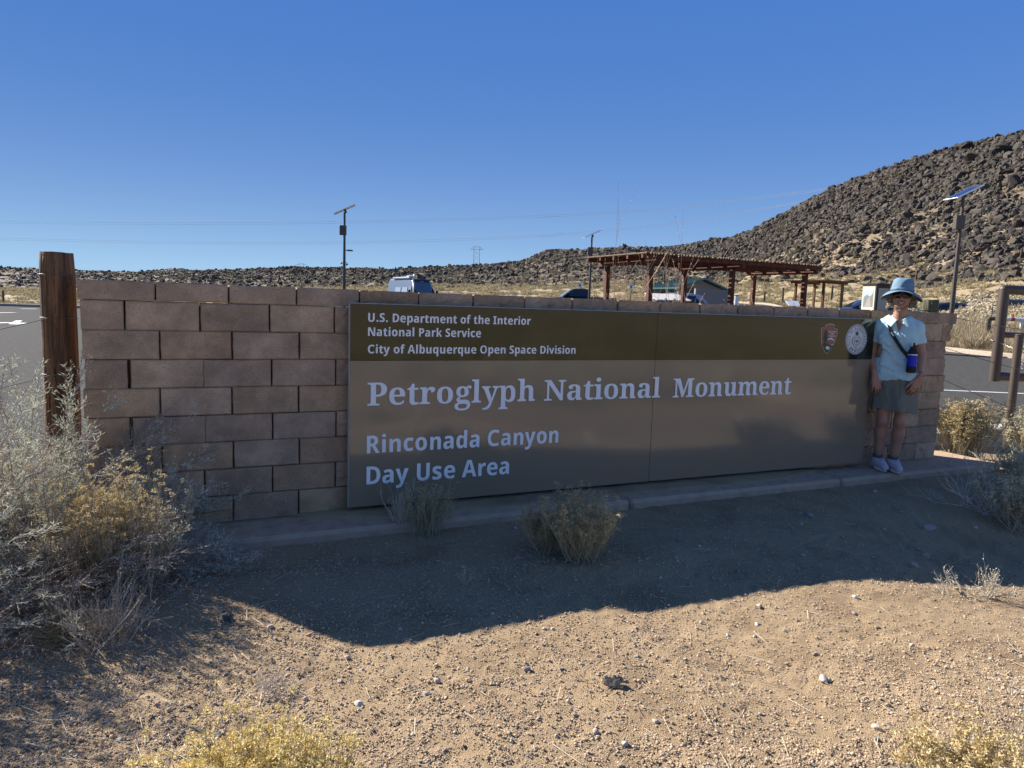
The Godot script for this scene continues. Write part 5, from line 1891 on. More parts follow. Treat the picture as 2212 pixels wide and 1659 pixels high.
func sage(p: Dictionary) -> Array:
	var st := MB.new()
	var lf := MB.new()
	for i in p.n:
		var dir := cone_dir(p.spread)
		if p.has("lean"): dir = (dir + p.lean).normalized()
		var a: Vector3 = Vector3(rf(-1, 1), 0, rf(-1, 1)) * p.foot
		var l: float = p.h * rf(0.6, 1.15)
		var dry: bool = rng.randf() < p.dry
		st.col = mixc(Color(0.20, 0.15, 0.11), Color(0.34, 0.27, 0.21))
		var q := arc_points(a, dir, l, Vector3(dir.x * 0.5, -0.45 if dry else -0.1, dir.z * 0.5), 7, 0.10)
		st.tube(q, taper(7, 0.0035, 0.001), 3, false)
		var sides: int = p.sprigs
		for k in sides:
			var t := rf(0.3, 1.0) if not dry else rf(0.35, 1.0)
			var ii := mini(int(t * 7), 6)
			var at := q[ii].lerp(q[ii + 1], t * 7 - ii)
			var d := ((q[ii + 1] - q[ii]).normalized() * 0.8 + cone_dir(2.2) * 0.7).normalized()
			var sl := rf(0.05, 0.12) * (1.3 - t * 0.5)
			var e := at + d * sl
			st.col = mixc(Color(0.26, 0.2, 0.16), Color(0.42, 0.35, 0.29))
			st.rod(at, e, 0.0011, 0.0006, 3, false)
			if dry:
				lf.col = mixc(Color(0.46, 0.36, 0.28), Color(0.66, 0.56, 0.46))
				for z in 5:
					leaf(lf, at.lerp(e, rng.randf()), cone_dir(2.6), rf(0.005, 0.009), 0.0045)
			else:
				lf.col = mixc(p.leaf0, p.leaf1)
				for z in p.leaves:
					leaf(lf, at.lerp(e, rng.randf()), (d * 0.9 + cone_dir(2.0)).normalized(), rf(0.014, 0.032), 0.003)
	return [st.done(), lf.done()]

func bare(p: Dictionary) -> ArrayMesh:      # leafless branching twigs
	var m := MB.new()
	for i in p.n:
		var dir := cone_dir(p.spread)
		m.col = mixc(p.c0, p.c1)
		var l: float = p.h * rf(0.6, 1.0)
		var todo := [[Vector3(rf(-1, 1), 0, rf(-1, 1)) * p.foot, dir, l * 0.55, p.r, 0]]
		while todo:
			var t: Array = todo.pop_back()
			var q := arc_points(t[0], t[1], t[2], Vector3(0, p.rise, 0), 3, p.wob)
			m.tube(q, taper(3, t[3], t[3] * 0.6), 3, false)
			if t[4] < p.levels:
				for k in 2 + rng.randi() % 2:
					todo.append([q[1 + rng.randi() % 3], ((q[3] - q[2]).normalized() + cone_dir(1.3) * 0.75).normalized(), t[2] * rf(0.45, 0.8), t[3] * 0.62, t[4] + 1])
			elif p.has("tips"):
				var keep := m.col
				m.col = mixc(p.tip0, p.tip1)
				for k in p.tips:
					leaf(m, q[3].lerp(q[1], rng.randf() * 0.8), cone_dir(2.2), p.tip * rf(0.7, 1.2), p.tip * 0.55)
				m.col = keep
	return m.done()

func clump_mesh(n: int, h: float, w: float, c0: Color, c1: Color, spread: float) -> ArrayMesh:   # a tuft of dry blades, height about 1
	var m := MB.new()
	for i in n:
		m.col = mixc(c0, c1)
		var d := cone_dir(spread)
		var a := Vector3(rf(-0.3, 0.3), -0.05, rf(-0.3, 0.3))
		var l := h * rf(0.5, 1.0)
		var mid := a + d * l * 0.6
		var e := mid + (d + Vector3(rf(-0.5, 0.5), -0.2, rf(-0.5, 0.5))).normalized() * l * 0.4
		var s := d.cross(Vector3(rf(-1, 1), rf(-1, 1), rf(-1, 1))).normalized() * w * 0.5
		m.quad(a - s, a + s, mid + s, mid - s)
		m.tri(mid - s, mid + s, e)
	return m.done()

func build_field_plants() -> void:
	rng.seed = 903
	var tufts := []
	for i in 4: tufts.append(clump_mesh(42, 0.95, 0.07, Color(0.62, 0.62, 0.6), Color(1, 1, 1), 1.25))
	# dry grass and low brush of the plain and the slopes
	var places := [[], [], [], []]
	var colors := [[], [], [], []]
	var made := 0
	while made < 26000:
		var az := rf(-0.85, 1.08)
		var q := land_row(az)
		var kind := rng.randf()
		var d := 0.0
		if kind < 0.42: d = lerpf(q[6] + 1.5, q[3] + 8.0, pow(rng.randf(), 1.3))
		elif kind < 0.92: d = lerpf(q[3] - 5.0, q[2], rng.randf())
		else: d = q[2] + rf(-2.0, 14.0)
		var x := sin(az) * d
		var z := -cos(az) * d
		var c := noise.get_noise_2d(x * 0.09 + 20.0, z * 0.09)
		if rng.randf() > 0.6 + c: continue
		made += 1
		var size := rf(0.22, 0.5) * clampf(d / 90.0, 0.8, 2.6)
		if kind < 0.42: size *= rf(1.0, 1.7)
		places[made % 4].append(Transform3D(Basis(Vector3.UP, rf(0, TAU)) * Basis.from_scale(Vector3(size * 1.2, size, size * 1.2)), Vector3(x, land(az, d) - 0.1, z)))
		var col := mixc(Color(0.40, 0.325, 0.20), Color(0.50, 0.415, 0.25))
		if kind > 0.42 and kind < 0.92: col = mixc(Color(0.20, 0.165, 0.12), Color(0.34, 0.275, 0.19))
		if rng.randf() < 0.12: col = Color(0.20, 0.20, 0.14)
		colors[made % 4].append(col)
	var holder := thing("dry_grass", "dry tan grass and low brush over the plain and slopes", "grass")
	holder.set_meta("kind", "stuff")
	for i in 4: scatter("tufts", holder, tufts[i], M.leaf, places[i], colors[i])
	# tall dry brush on the verge across the drive
	var tall := []
	for i in 3: tall.append(clump_mesh(260, 1.0, 0.018, Color(0.60, 0.57, 0.52), Color(1, 1, 1), 0.75))
	places = [[], [], []]
	colors = [[], [], []]
	for i in 240:
		var u := rf(1960, 2420)
		var r := ray(u, 700)
		var az := atan2(r.x, -r.z)
		var d: float = land_row(az)[6] + rf(1.0, 8.0)
		var s := rf(1.0, 1.6) * (0.8 + 0.5 * noise.get_noise_2d(u * 0.02, d))
		if u > 2125: s *= 0.8
		places[i % 3].append(Transform3D(Basis(Vector3.UP, rf(0, TAU)) * Basis.from_scale(Vector3(s * 0.9, s, s * 0.9)), Vector3(sin(az) * d, land(az, d) - 0.05, -cos(az) * d)))
		colors[i % 3].append(mixc(Color(0.42, 0.345, 0.235), Color(0.55, 0.46, 0.32)))
	for i in 160:
		var u := rf(1960, 2420)
		var r := ray(u, 700)
		var az := atan2(r.x, -r.z)
		var d: float = land_row(az)[6] + rf(0.5, 1.6)
		var s := rf(0.12, 0.3)
		places[i % 3].append(Transform3D(Basis(Vector3.UP, rf(0, TAU)) * Basis.from_scale(Vector3(s * 1.6, s, s * 1.6)), Vector3(sin(az) * d, land(az, d) + 0.02, -cos(az) * d)))
		colors[i % 3].append(mixc(Color(0.50, 0.41, 0.27), Color(0.58, 0.50, 0.34)))
	holder = thing("dry_brush", "tall pale dry brush growing on the verge across the drive", "brush")
	holder.set_meta("kind", "stuff")
	for i in 3: scatter("stalks", holder, tall[i], M.leaf, places[i], colors[i])
	# scattered brush on the open ground behind the viewer, which the sign mirrors
	places = [[], [], [], []]
	colors = [[], [], [], []]
	for i in 420:
		var az := rf(1.15, 2.9)
		var d := 5.0 + 55.0 * pow(rng.randf(), 1.4)
		var s := rf(0.4, 1.0)
		places[i % 4].append(Transform3D(Basis(Vector3.UP, rf(0, TAU)) * Basis.from_scale(Vector3(s * 1.3, s, s * 1.3)), Vector3(sin(az) * d, land(az, d) - 0.1, -cos(az) * d)))
		colors[i % 4].append(mixc(Color(0.26, 0.25, 0.16), Color(0.46, 0.38, 0.23)))
	holder = thing("open_brush", "low dry brush scattered on the open ground facing the sign", "brush")
	holder.set_meta("kind", "stuff")
	for i in 4: scatter("stalks", holder, tufts[i], M.leaf, places[i], colors[i])
	# leaf litter: thin straws lying about
	var straw := MB.new()
	straw.rod(Vector3(-0.5, 0, 0), Vector3(0.5, 0.02, 0.06), 0.012, 0.008, 3, false)
	var sp := []
	var sc := []
	for i in 900:
		var u := rf(0, 620) if i % 2 else rf(0, 2212)
		var v := rf(1180, 1659) if i % 2 else rf(1060, 1659)
		var g := ground_under(u, v)
		if to_wall(g.x, g.z).y < 0.4: continue
		var l := rf(0.03, 0.12)
		sp.append(Transform3D(Basis(Vector3.UP, rf(0, TAU)) * Basis.from_scale(Vector3(l, 0.1, 0.1)), g + Vector3(0, 0.006, 0)))
		sc.append(mixc(Color(0.36, 0.29, 0.20), Color(0.60, 0.52, 0.40)))
	holder = thing("straw_litter", "thin dry straws littering the ground by the brush", "litter")
	holder.set_meta("kind", "stuff")
	scatter("straws", holder, straw.done(), M.twig, sp, sc)

func plant(called: String, label: String, at: Vector3, meshes: Array, names: Array, turn := 0.0, group := "") -> Node3D:
	var t := thing(called, label, "shrub" if called != "dry_weed" else "weed", at, turn, group)
	for i in meshes.size():
		var o := put(names[i], meshes[i], M.twig if i == 0 else M.leaf, t)
		o.set_meta("kind", "stuff")
	return t

func build_shrubs() -> void:
	rng.seed = 904
	var yellow := {"n": 120, "spread": 0.75, "foot": 0.05, "h": 0.34, "r": 0.0016, "twigs": 5, "leaves": 2, "heads": 9, "head": 0.009, "petal": 0.0075, "stem0": Color(0.30, 0.27, 0.15), "stem1": Color(0.48, 0.40, 0.25), "leaf0": Color(0.26, 0.28, 0.15), "leaf1": Color(0.42, 0.38, 0.22), "fl0": Color(0.66, 0.51, 0.19), "fl1": Color(0.80, 0.67, 0.35)}
	# foreground rabbitbrush at the lower edge
	var yb := [[535, 1860, 0.31, "yellow flowering rabbitbrush in the sunlit foreground gravel"], [645, 1880, 0.26, "smaller yellow rabbitbrush beside the foreground clump on sunlit gravel"], [455, 1910, 0.25, "yellow rabbitbrush at the shaded side of the foreground clump"]]
	for a in yb:
		var q := yellow.duplicate()
		q.h = a[2]
		q.n = 150
		plant("rabbitbrush", a[3], ground_under(a[0], a[1]), rabbitbrush(q), ["stems", "flowers"], 0.0, "foreground rabbitbrush")
	var bleached := yellow.duplicate()
	bleached.merge({"h": 0.245, "n": 190, "spread": 1.0, "fl0": Color(0.52, 0.39, 0.17), "fl1": Color(0.66, 0.54, 0.31), "stem0": Color(0.42, 0.35, 0.22), "petal": 0.009}, true)
	plant("rabbitbrush", "bleached tan rabbitbrush with dense fine stems in the foreground corner", ground_under(2110, 1840), rabbitbrush(bleached), ["stems", "flowers"])
	var sparse := {"n": 16, "spread": 0.7, "h": 0.42, "foot": 0.05, "r": 0.0016, "rise": 0.3, "wob": 0.16, "levels": 1, "c0": Color(0.44, 0.36, 0.25), "c1": Color(0.60, 0.50, 0.36), "tips": 3, "tip": 0.008, "tip0": Color(0.36, 0.36, 0.26), "tip1": Color(0.5, 0.46, 0.34)}
	plant("dry_weed", "thin bleached weed stalks beside the foreground corner shrub", ground_under(2205, 1640), [bare(sparse)], ["stems"])
	# the shrub before the sign
	var muted := yellow.duplicate()
	muted.merge({"h": 0.275, "n": 190, "spread": 0.85, "foot": 0.08, "fl0": Color(0.48, 0.36, 0.18), "fl1": Color(0.64, 0.51, 0.30), "leaves": 4, "petal": 0.008, "head": 0.011}, true)
	var mid := ground_under(1250, 1205)
	plant("rabbitbrush", "round brown rabbitbrush growing in the shade before the sign", mid, rabbitbrush(muted), ["stems", "flowers"])
	muted.h = 0.22
	muted.n = 90
	plant("rabbitbrush", "low brown rabbitbrush beside the round one before the sign", ground_under(1185, 1190), rabbitbrush(muted), ["stems", "flowers"])
	muted.merge({"h": 0.28, "n": 80, "spread": 0.5}, true)
	plant("rabbitbrush", "pale topped rabbitbrush growing at the footing behind the round one", ground_under(1248, 1165), rabbitbrush(muted), ["stems", "flowers"])
	var dead := {"n": 10, "spread": 0.65, "h": 0.36, "foot": 0.02, "r": 0.0036, "rise": 0.45, "wob": 0.22, "levels": 3, "c0": Color(0.44, 0.38, 0.29), "c1": Color(0.62, 0.54, 0.42)}
	plant("dead_shrub", "leafless pale twiggy shrub below the words Day Use Area", ground_under(865, 1148), [bare(dead)], ["twigs"])
	var green := muted.duplicate()
	green.merge({"h": 0.28, "n": 80, "spread": 0.6, "leaves": 8, "heads": 3}, true)
	plant("rabbitbrush", "small green shrub beside the leafless one under the sign", ground_under(925, 1152), rabbitbrush(green), ["stems", "leaves"])
	var tiny := {"n": 10, "spread": 0.8, "h": 0.10, "foot": 0.02, "r": 0.0016, "rise": 0.3, "wob": 0.2, "levels": 1, "c0": Color(0.34, 0.28, 0.2), "c1": Color(0.5, 0.42, 0.3)}
	plant("dead_shrub", "tiny withered twig tuft in the shaded gravel", ground_under(1000, 1262), [bare(tiny)], ["twigs"])
	# the left thicket
	var grey := {"n": 190, "spread": 1.15, "foot": 0.14, "h": 0.95, "dry": 0.48, "sprigs": 38, "leaves": 10, "leaf0": Color(0.52, 0.53, 0.41), "leaf1": Color(0.72, 0.73, 0.60)}
	var g0 := grey.duplicate()
	var tall_sage := sage(g0)
	plant("sagebrush", "tall silvery sagebrush half covering the timber post", ground_under(60, 1215), tall_sage, ["stems", "leaves"])
	g0 = grey.duplicate()
	g0.merge({"h": 0.78, "n": 100, "lean": Vector3(0.35, 0.0, 0.1), "dry": 0.5}, true)
	plant("sagebrush", "sagebrush with arching brown flower stalks against the wall", ground_under(165, 1180), sage(g0), ["stems", "leaves"])
	for a in [[-2.45, -2.85, 0.95, "silvery sagebrush at the back of the thicket beside the fence"], [-2.2, -2.05, 0.75, "sagebrush at the open end of the thicket"], [-2.85, -2.5, 1.1, "broad sagebrush at the outer side of the thicket"]]:
		var o := plant("sagebrush", a[3], Vector3(a[0], near_y(a[0], a[1]), a[1]), tall_sage, ["stems", "leaves"], 2.0 + a[1])
		o.scale = Vector3.ONE * (a[2] / 0.95)
	g0 = grey.duplicate()
	g0.merge({"h": 0.42, "n": 70, "spread": 1.3, "lean": Vector3(0.4, -0.25, 0.0), "dry": 0.55, "sprigs": 22}, true)
	plant("sagebrush", "low sprawling sagebrush reaching over the footing", ground_under(330, 1245), sage(g0), ["stems", "leaves"])
	g0 = grey.duplicate()
	g0.merge({"h": 0.62, "n": 90, "spread": 1.35, "dry": 0.9, "sprigs": 20}, true)
	plant("sagebrush", "tangle of dry brown sagebrush stalks under the thicket", ground_under(70, 1330), sage(g0), ["stems", "leaves"])
	var y2 := yellow.duplicate()
	y2.merge({"h": 0.56, "n": 130, "spread": 0.6, "foot": 0.07, "r": 0.0022, "stem0": Color(0.22, 0.18, 0.12), "stem1": Color(0.40, 0.33, 0.22), "fl0": Color(0.58, 0.43, 0.18), "fl1": Color(0.74, 0.60, 0.34)}, true)
	plant("rabbitbrush", "golden topped rabbitbrush with brown stems in the thicket", ground_under(235, 1290), rabbitbrush(y2), ["stems", "flowers"])
	y2.merge({"h": 0.42, "n": 80, "fl0": Color(0.46, 0.37, 0.24), "fl1": Color(0.62, 0.53, 0.38), "stem0": Color(0.3, 0.24, 0.16), "stem1": Color(0.46, 0.38, 0.26), "spread": 0.7}, true)
	plant("rabbitbrush", "pale straw coloured rabbitbrush leaning out of the thicket", ground_under(310, 1265), rabbitbrush(y2), ["stems", "flowers"], 0.6)
	var twigs := {"n": 34, "spread": 1.0, "h": 0.34, "foot": 0.07, "r": 0.002, "rise": 0.35, "wob": 0.16, "levels": 2, "c0": Color(0.30, 0.25, 0.20), "c1": Color(0.50, 0.43, 0.34), "tips": 2, "tip": 0.006, "tip0": Color(0.42, 0.36, 0.28), "tip1": Color(0.55, 0.48, 0.4)}
	plant("dead_shrub", "grey leafless shrub with many upright twigs in front of the thicket", ground_under(225, 1400), [bare(twigs)], ["twigs"])
	var gt := MB.new()
	for i in 260:
		gt.col = mixc(Color(0.16, 0.14, 0.07), Color(0.36, 0.30, 0.18))
		var q := arc_points(Vector3(rf(-0.05, 0.05), 0, rf(-0.05, 0.05)), cone_dir(0.9), rf(0.12, 0.26), Vector3(rf(-0.5, 0.5), -0.6, rf(-0.5, 0.5)), 3, 0.05)
		gt.tube(q, taper(3, 0.001, 0.0004), 3, false)
	plant("grass_tuft", "green brown grass tuft beside the grey leafless shrub", ground_under(150, 1385), [gt.done()], ["blades"])
	var fluff := {"n": 30, "spread": 1.2, "h": 0.10, "foot": 0.05, "r": 0.001, "rise": 0.2, "wob": 0.3, "levels": 2, "c0": Color(0.5, 0.45, 0.38), "c1": Color(0.68, 0.62, 0.54)}
	plant("dead_shrub", "pale fuzzy mat of dead twigs on the gravel", ground_under(590, 1495), [bare(fluff)], ["twigs"])
	# right of the wall
	var rb := yellow.duplicate()
	rb.merge({"h": 0.54, "n": 240, "spread": 0.72, "foot": 0.14, "r": 0.0028, "petal": 0.014, "head": 0.02, "heads": 6, "fl0": Color(0.48, 0.36, 0.18), "fl1": Color(0.64, 0.51, 0.30), "leaf0": Color(0.17, 0.19, 0.09), "leaf1": Color(0.29, 0.30, 0.16), "leaves": 8}, true)
	plant("rabbitbrush", "large green rabbitbrush with golden tops at the wall's end", ground_under(2078, 990), rabbitbrush(rb), ["stems", "flowers"])
	rb.merge({"h": 0.46, "n": 90, "fl0": Color(0.55, 0.48, 0.32), "fl1": Color(0.7, 0.62, 0.45), "stem0": Color(0.3, 0.28, 0.18), "stem1": Color(0.5, 0.44, 0.3)}, true)
	plant("rabbitbrush", "pale rabbitbrush growing around the latch post", ground_under(2208, 985), rabbitbrush(rb), ["stems", "flowers"])
	rb.merge({"h": 0.34, "n": 110, "spread": 1.0, "petal": 0.012}, true)
	plant("rabbitbrush", "rabbitbrush in the shade beside the tangle of bare twigs", ground_under(2200, 1140), rabbitbrush(rb), ["stems", "flowers"])
	plant("rabbitbrush", "rabbitbrush spreading before the latch post", ground_under(2215, 1060), rabbitbrush(rb), ["stems", "flowers"], 2.0)
	var tumble := {"n": 26, "spread": 1.35, "h": 0.52, "foot": 0.12, "r": 0.0026, "rise": -0.25, "wob": 0.3, "levels": 2, "c0": Color(0.46, 0.42, 0.38), "c1": Color(0.64, 0.59, 0.53)}
	plant("dead_shrub", "tangle of pale bare twigs at the end of the footing", ground_under(2120, 1105), [bare(tumble)], ["twigs"])
	tumble.merge({"h": 0.35, "n": 16, "c0": Color(0.5, 0.42, 0.32), "c1": Color(0.7, 0.6, 0.46)}, true)
	plant("dead_shrub", "flattened pale twigs lying behind the footing's end", ground_under(2130, 1015), [bare(tumble)], ["twigs"])
	var white := {"n": 9, "spread": 0.8, "h": 0.20, "foot": 0.02, "r": 0.0027, "rise": 0.4, "wob": 0.18, "levels": 2, "c0": Color(0.60, 0.52, 0.38), "c1": Color(0.74, 0.66, 0.52), "tips": 2, "tip": 0.008, "tip0": Color(0.6, 0.52, 0.38), "tip1": Color(0.74, 0.66, 0.52)}
	plant("dead_shrub", "small sun bleached twiggy shrub at the edge of the wall's shadow", ground_under(2132, 1290), [bare(white)], ["twigs"])
	g0 = grey.duplicate()
	g0.merge({"h": 0.075, "n": 14, "spread": 1.3, "dry": 0.2, "sprigs": 6, "leaves": 4}, true)
	plant("sagebrush", "low grey green mat at the foot of the bleached shrub", ground_under(2105, 1292), sage(g0), ["stems", "leaves"])
	# tall weeds rooted just behind the wall
	var weed := {"n": 5, "spread": 0.2, "foot": 0.12, "h": 2.1, "r": 0.0048, "rise": 0.3, "wob": 0.07, "levels": 3, "c0": Color(0.50, 0.36, 0.24), "c1": Color(0.64, 0.50, 0.34), "tips": 3, "tip": 0.014, "tip0": Color(0.50, 0.40, 0.22), "tip1": Color(0.62, 0.51, 0.32)}
	rng.seed = 77
	for a in [[1345, 5.9, 1.72, 8, "tall bare weed with pale seed pods rising behind the wall"], [1408, 6.0, 1.8, 8, "bare branching weed beside the tall one behind the wall"], [1372, 6.05, 1.45, 2, "tallest single weed stalk rising above the shelter roof"], [1575, 6.3, 1.45, 4, "short reddish weed stalks showing just above the wall"], [1604, 6.35, 1.45, 4, "short reddish weed sprigs beside the shelter post"]]:
		var w := weed.duplicate()
		w.h = a[2]
		w.n = a[3]
		var p: Vector3 = EYE + ray(a[0], 660) * a[1]
		p.y = 0.0
		plant("dry_weed", a[4], p, [bare(w)], ["stalks"])

# ---------------------------------------------------------------- the visitor

# a distance field on a grid, meshed as surface nets
class Field:
	var o: Vector3
	var s: float
	var nx: int
	var ny: int
	var nz: int
	var f := PackedFloat32Array()
	func _init(lo: Vector3, hi: Vector3, cell: float) -> void:
		o = lo
		s = cell
		nx = int(ceil((hi.x - lo.x) / s)) + 1
		ny = int(ceil((hi.y - lo.y) / s)) + 1
		nz = int(ceil((hi.z - lo.z) / s)) + 1
		f.resize(nx * ny * nz)
		f.fill(1.0)
	func apply(lo: Vector3, hi: Vector3, k: float, d: Callable, cut := false) -> void:
		var x0 := clampi(int((lo.x - o.x) / s) - 1, 0, nx - 1)
		var x1 := clampi(int((hi.x - o.x) / s) + 2, 0, nx - 1)
		var y0 := clampi(int((lo.y - o.y) / s) - 1, 0, ny - 1)
		var y1 := clampi(int((hi.y - o.y) / s) + 2, 0, ny - 1)
		var z0 := clampi(int((lo.z - o.z) / s) - 1, 0, nz - 1)
		var z1 := clampi(int((hi.z - o.z) / s) + 2, 0, nz - 1)
		for x in range(x0, x1 + 1):
			for y in range(y0, y1 + 1):
				for z in range(z0, z1 + 1):
					var p := o + Vector3(x, y, z) * s
					var i := (x * ny + y) * nz + z
					var a: float = d.call(p)
					var b := f[i]
					if cut:
						f[i] = maxf(b, -a)
					elif k <= 0.0:
						f[i] = minf(a, b)
					else:
						var h := maxf(k - absf(a - b), 0.0) / k
						f[i] = minf(a, b) - h * h * k * 0.25
	func bone(a: Vector3, b: Vector3, ra: float, rb: float, k := 0.02, flat := 1.0) -> void:
		# a tapered capsule, flattened front to back by «flat»
		var m := maxf(ra, rb) + k + 0.01
		var sc := Vector3(1, 1, 1.0 / flat)
		var aa := a * sc
		var ab := (b - a) * sc
		var l2 := maxf(ab.length_squared(), 1e-9)
		apply(a.min(b) - Vector3(m, m, m), a.max(b) + Vector3(m, m, m), k, func(p: Vector3):
			var q := p * sc - aa
			var t := clampf(q.dot(ab) / l2, 0.0, 1.0)
			return (q - ab * t).length() - lerpf(ra, rb, t))
	func ball(c: Vector3, r: Vector3, k := 0.02) -> void:
		var m := k + 0.012
		var mn := minf(r.x, minf(r.y, r.z))
		apply(c - r - Vector3(m, m, m), c + r + Vector3(m, m, m), k, func(p: Vector3):
			var q := (p - c) / r
			return (q.length() - 1.0) * mn)
	func into(m: MB) -> void:
		var id := {}
		for x in nx - 1:
			for y in ny - 1:
				var row := (x * ny + y) * nz
				for z in nz - 1:
					var i := row + z
					var c := [f[i], f[i + ny * nz], f[i + nz], f[i + ny * nz + nz], f[i + 1], f[i + ny * nz + 1], f[i + nz + 1], f[i + ny * nz + nz + 1]]
					var neg := 0
					for q in c:
						if q < 0.0: neg += 1
					if neg == 0 or neg == 8: continue
					var sum := Vector3.ZERO
					var n := 0
					for e in [[0, 1], [2, 3], [4, 5], [6, 7], [0, 2], [1, 3], [4, 6], [5, 7], [0, 4], [1, 5], [2, 6], [3, 7]]:
						var a: float = c[e[0]]
						var b: float = c[e[1]]
						if (a < 0.0) != (b < 0.0):
							var t := a / (a - b)
							var pa := Vector3(e[0] & 1, (e[0] >> 1) & 1, (e[0] >> 2) & 1)
							var pb := Vector3(e[1] & 1, (e[1] >> 1) & 1, (e[1] >> 2) & 1)
							sum += pa.lerp(pb, t)
							n += 1
					id[i] = m.vert(o + (Vector3(x, y, z) + sum / n) * s)
		var sx := ny * nz
		var sy := nz
		for i in id:
			var z: int = i % nz
			var y: int = (i / nz) % ny
			var x: int = i / sx
			if y > 0 and z > 0 and (f[i] < 0.0) != (f[i + sx] < 0.0):
				quad(m, id, i, i - sy, i - sy - 1, i - 1, f[i] < 0.0)
			if x > 0 and z > 0 and (f[i] < 0.0) != (f[i + sy] < 0.0):
				quad(m, id, i, i - 1, i - sx - 1, i - sx, f[i] < 0.0)
			if x > 0 and y > 0 and (f[i] < 0.0) != (f[i + 1] < 0.0):
				quad(m, id, i, i - sx, i - sx - sy, i - sy, f[i] < 0.0)
	func quad(m: MB, id: Dictionary, a: int, b: int, c: int, d: int, flip: bool) -> void:
		if not (id.has(a) and id.has(b) and id.has(c) and id.has(d)): return
		if flip:
			m.face(id[a], id[b], id[c])
			m.face(id[a], id[c], id[d])
		else:
			m.face(id[a], id[c], id[b])
			m.face(id[a], id[d], id[c])

func hand(m: MB, wrist: Vector3, x: Vector3, y: Vector3, z: Vector3, thumb: float, curl: float) -> void:
	# x across the knuckles, y towards the fingertips, z out of the back of the hand; built at its own fine grid
	var p := func(a: float, b: float, c: float) -> Vector3: return wrist + x * a + y * b + z * c
	var lo := wrist - Vector3(0.13, 0.22, 0.13)
	var hi := wrist + Vector3(0.13, 0.08, 0.13)
	var g := Field.new(lo, hi, 0.0036)
	g.bone(p.call(0, -0.045, 0), p.call(0, 0.0, 0), 0.023, 0.022, 0.012)
	for i in 4:
		var a := -0.026 + i * 0.0175
		g.bone(p.call(a * 0.55, 0.005, 0), p.call(a, 0.076 + [0.0, 0.006, 0.004, -0.008][i], 0.004), 0.0145, 0.0105, 0.012)
	for i in 4:
		var a := -0.026 + i * 0.0175
		var l: float = [0.066, 0.076, 0.071, 0.055][i]
		if thumb > 0.0: l = [0.055, 0.071, 0.076, 0.066][i]
		var b0: float = 0.076 + [0.0, 0.006, 0.004, -0.008][i]
		if thumb > 0.0: b0 = 0.076 + [-0.008, 0.004, 0.006, 0.0][i]
		var fan := a * 0.28
		var c: float = curl * (1.0 + 0.12 * i)
		var q0: Vector3 = p.call(a, b0, 0.004)
		var q1: Vector3 = p.call(a + fan * 0.45, b0 + l * 0.46, 0.006 - c * 0.008)
		var q2: Vector3 = p.call(a + fan * 0.75, b0 + l * 0.76, 0.002 - c * 0.022)
		var q3: Vector3 = p.call(a + fan * 0.9, b0 + l * 0.98, -0.004 - c * 0.036)
		g.bone(q0, q1, 0.0098, 0.0088, 0.004)
		g.bone(q1, q2, 0.0088, 0.008, 0.003)
		g.bone(q2, q3, 0.008, 0.0066, 0.003)
	var t0: Vector3 = p.call(thumb * 0.02, 0.02, -0.004)
	var t1: Vector3 = p.call(thumb * 0.046, 0.052, -0.006)
	var t2: Vector3 = p.call(thumb * 0.058, 0.082, -0.006)
	var t3: Vector3 = p.call(thumb * 0.064, 0.104, -0.008)
	g.bone(t0, t1, 0.015, 0.0118, 0.012)
	g.bone(t1, t2, 0.0112, 0.0098, 0.004)
	g.bone(t2, t3, 0.0098, 0.0076, 0.003)
	g.into(m)

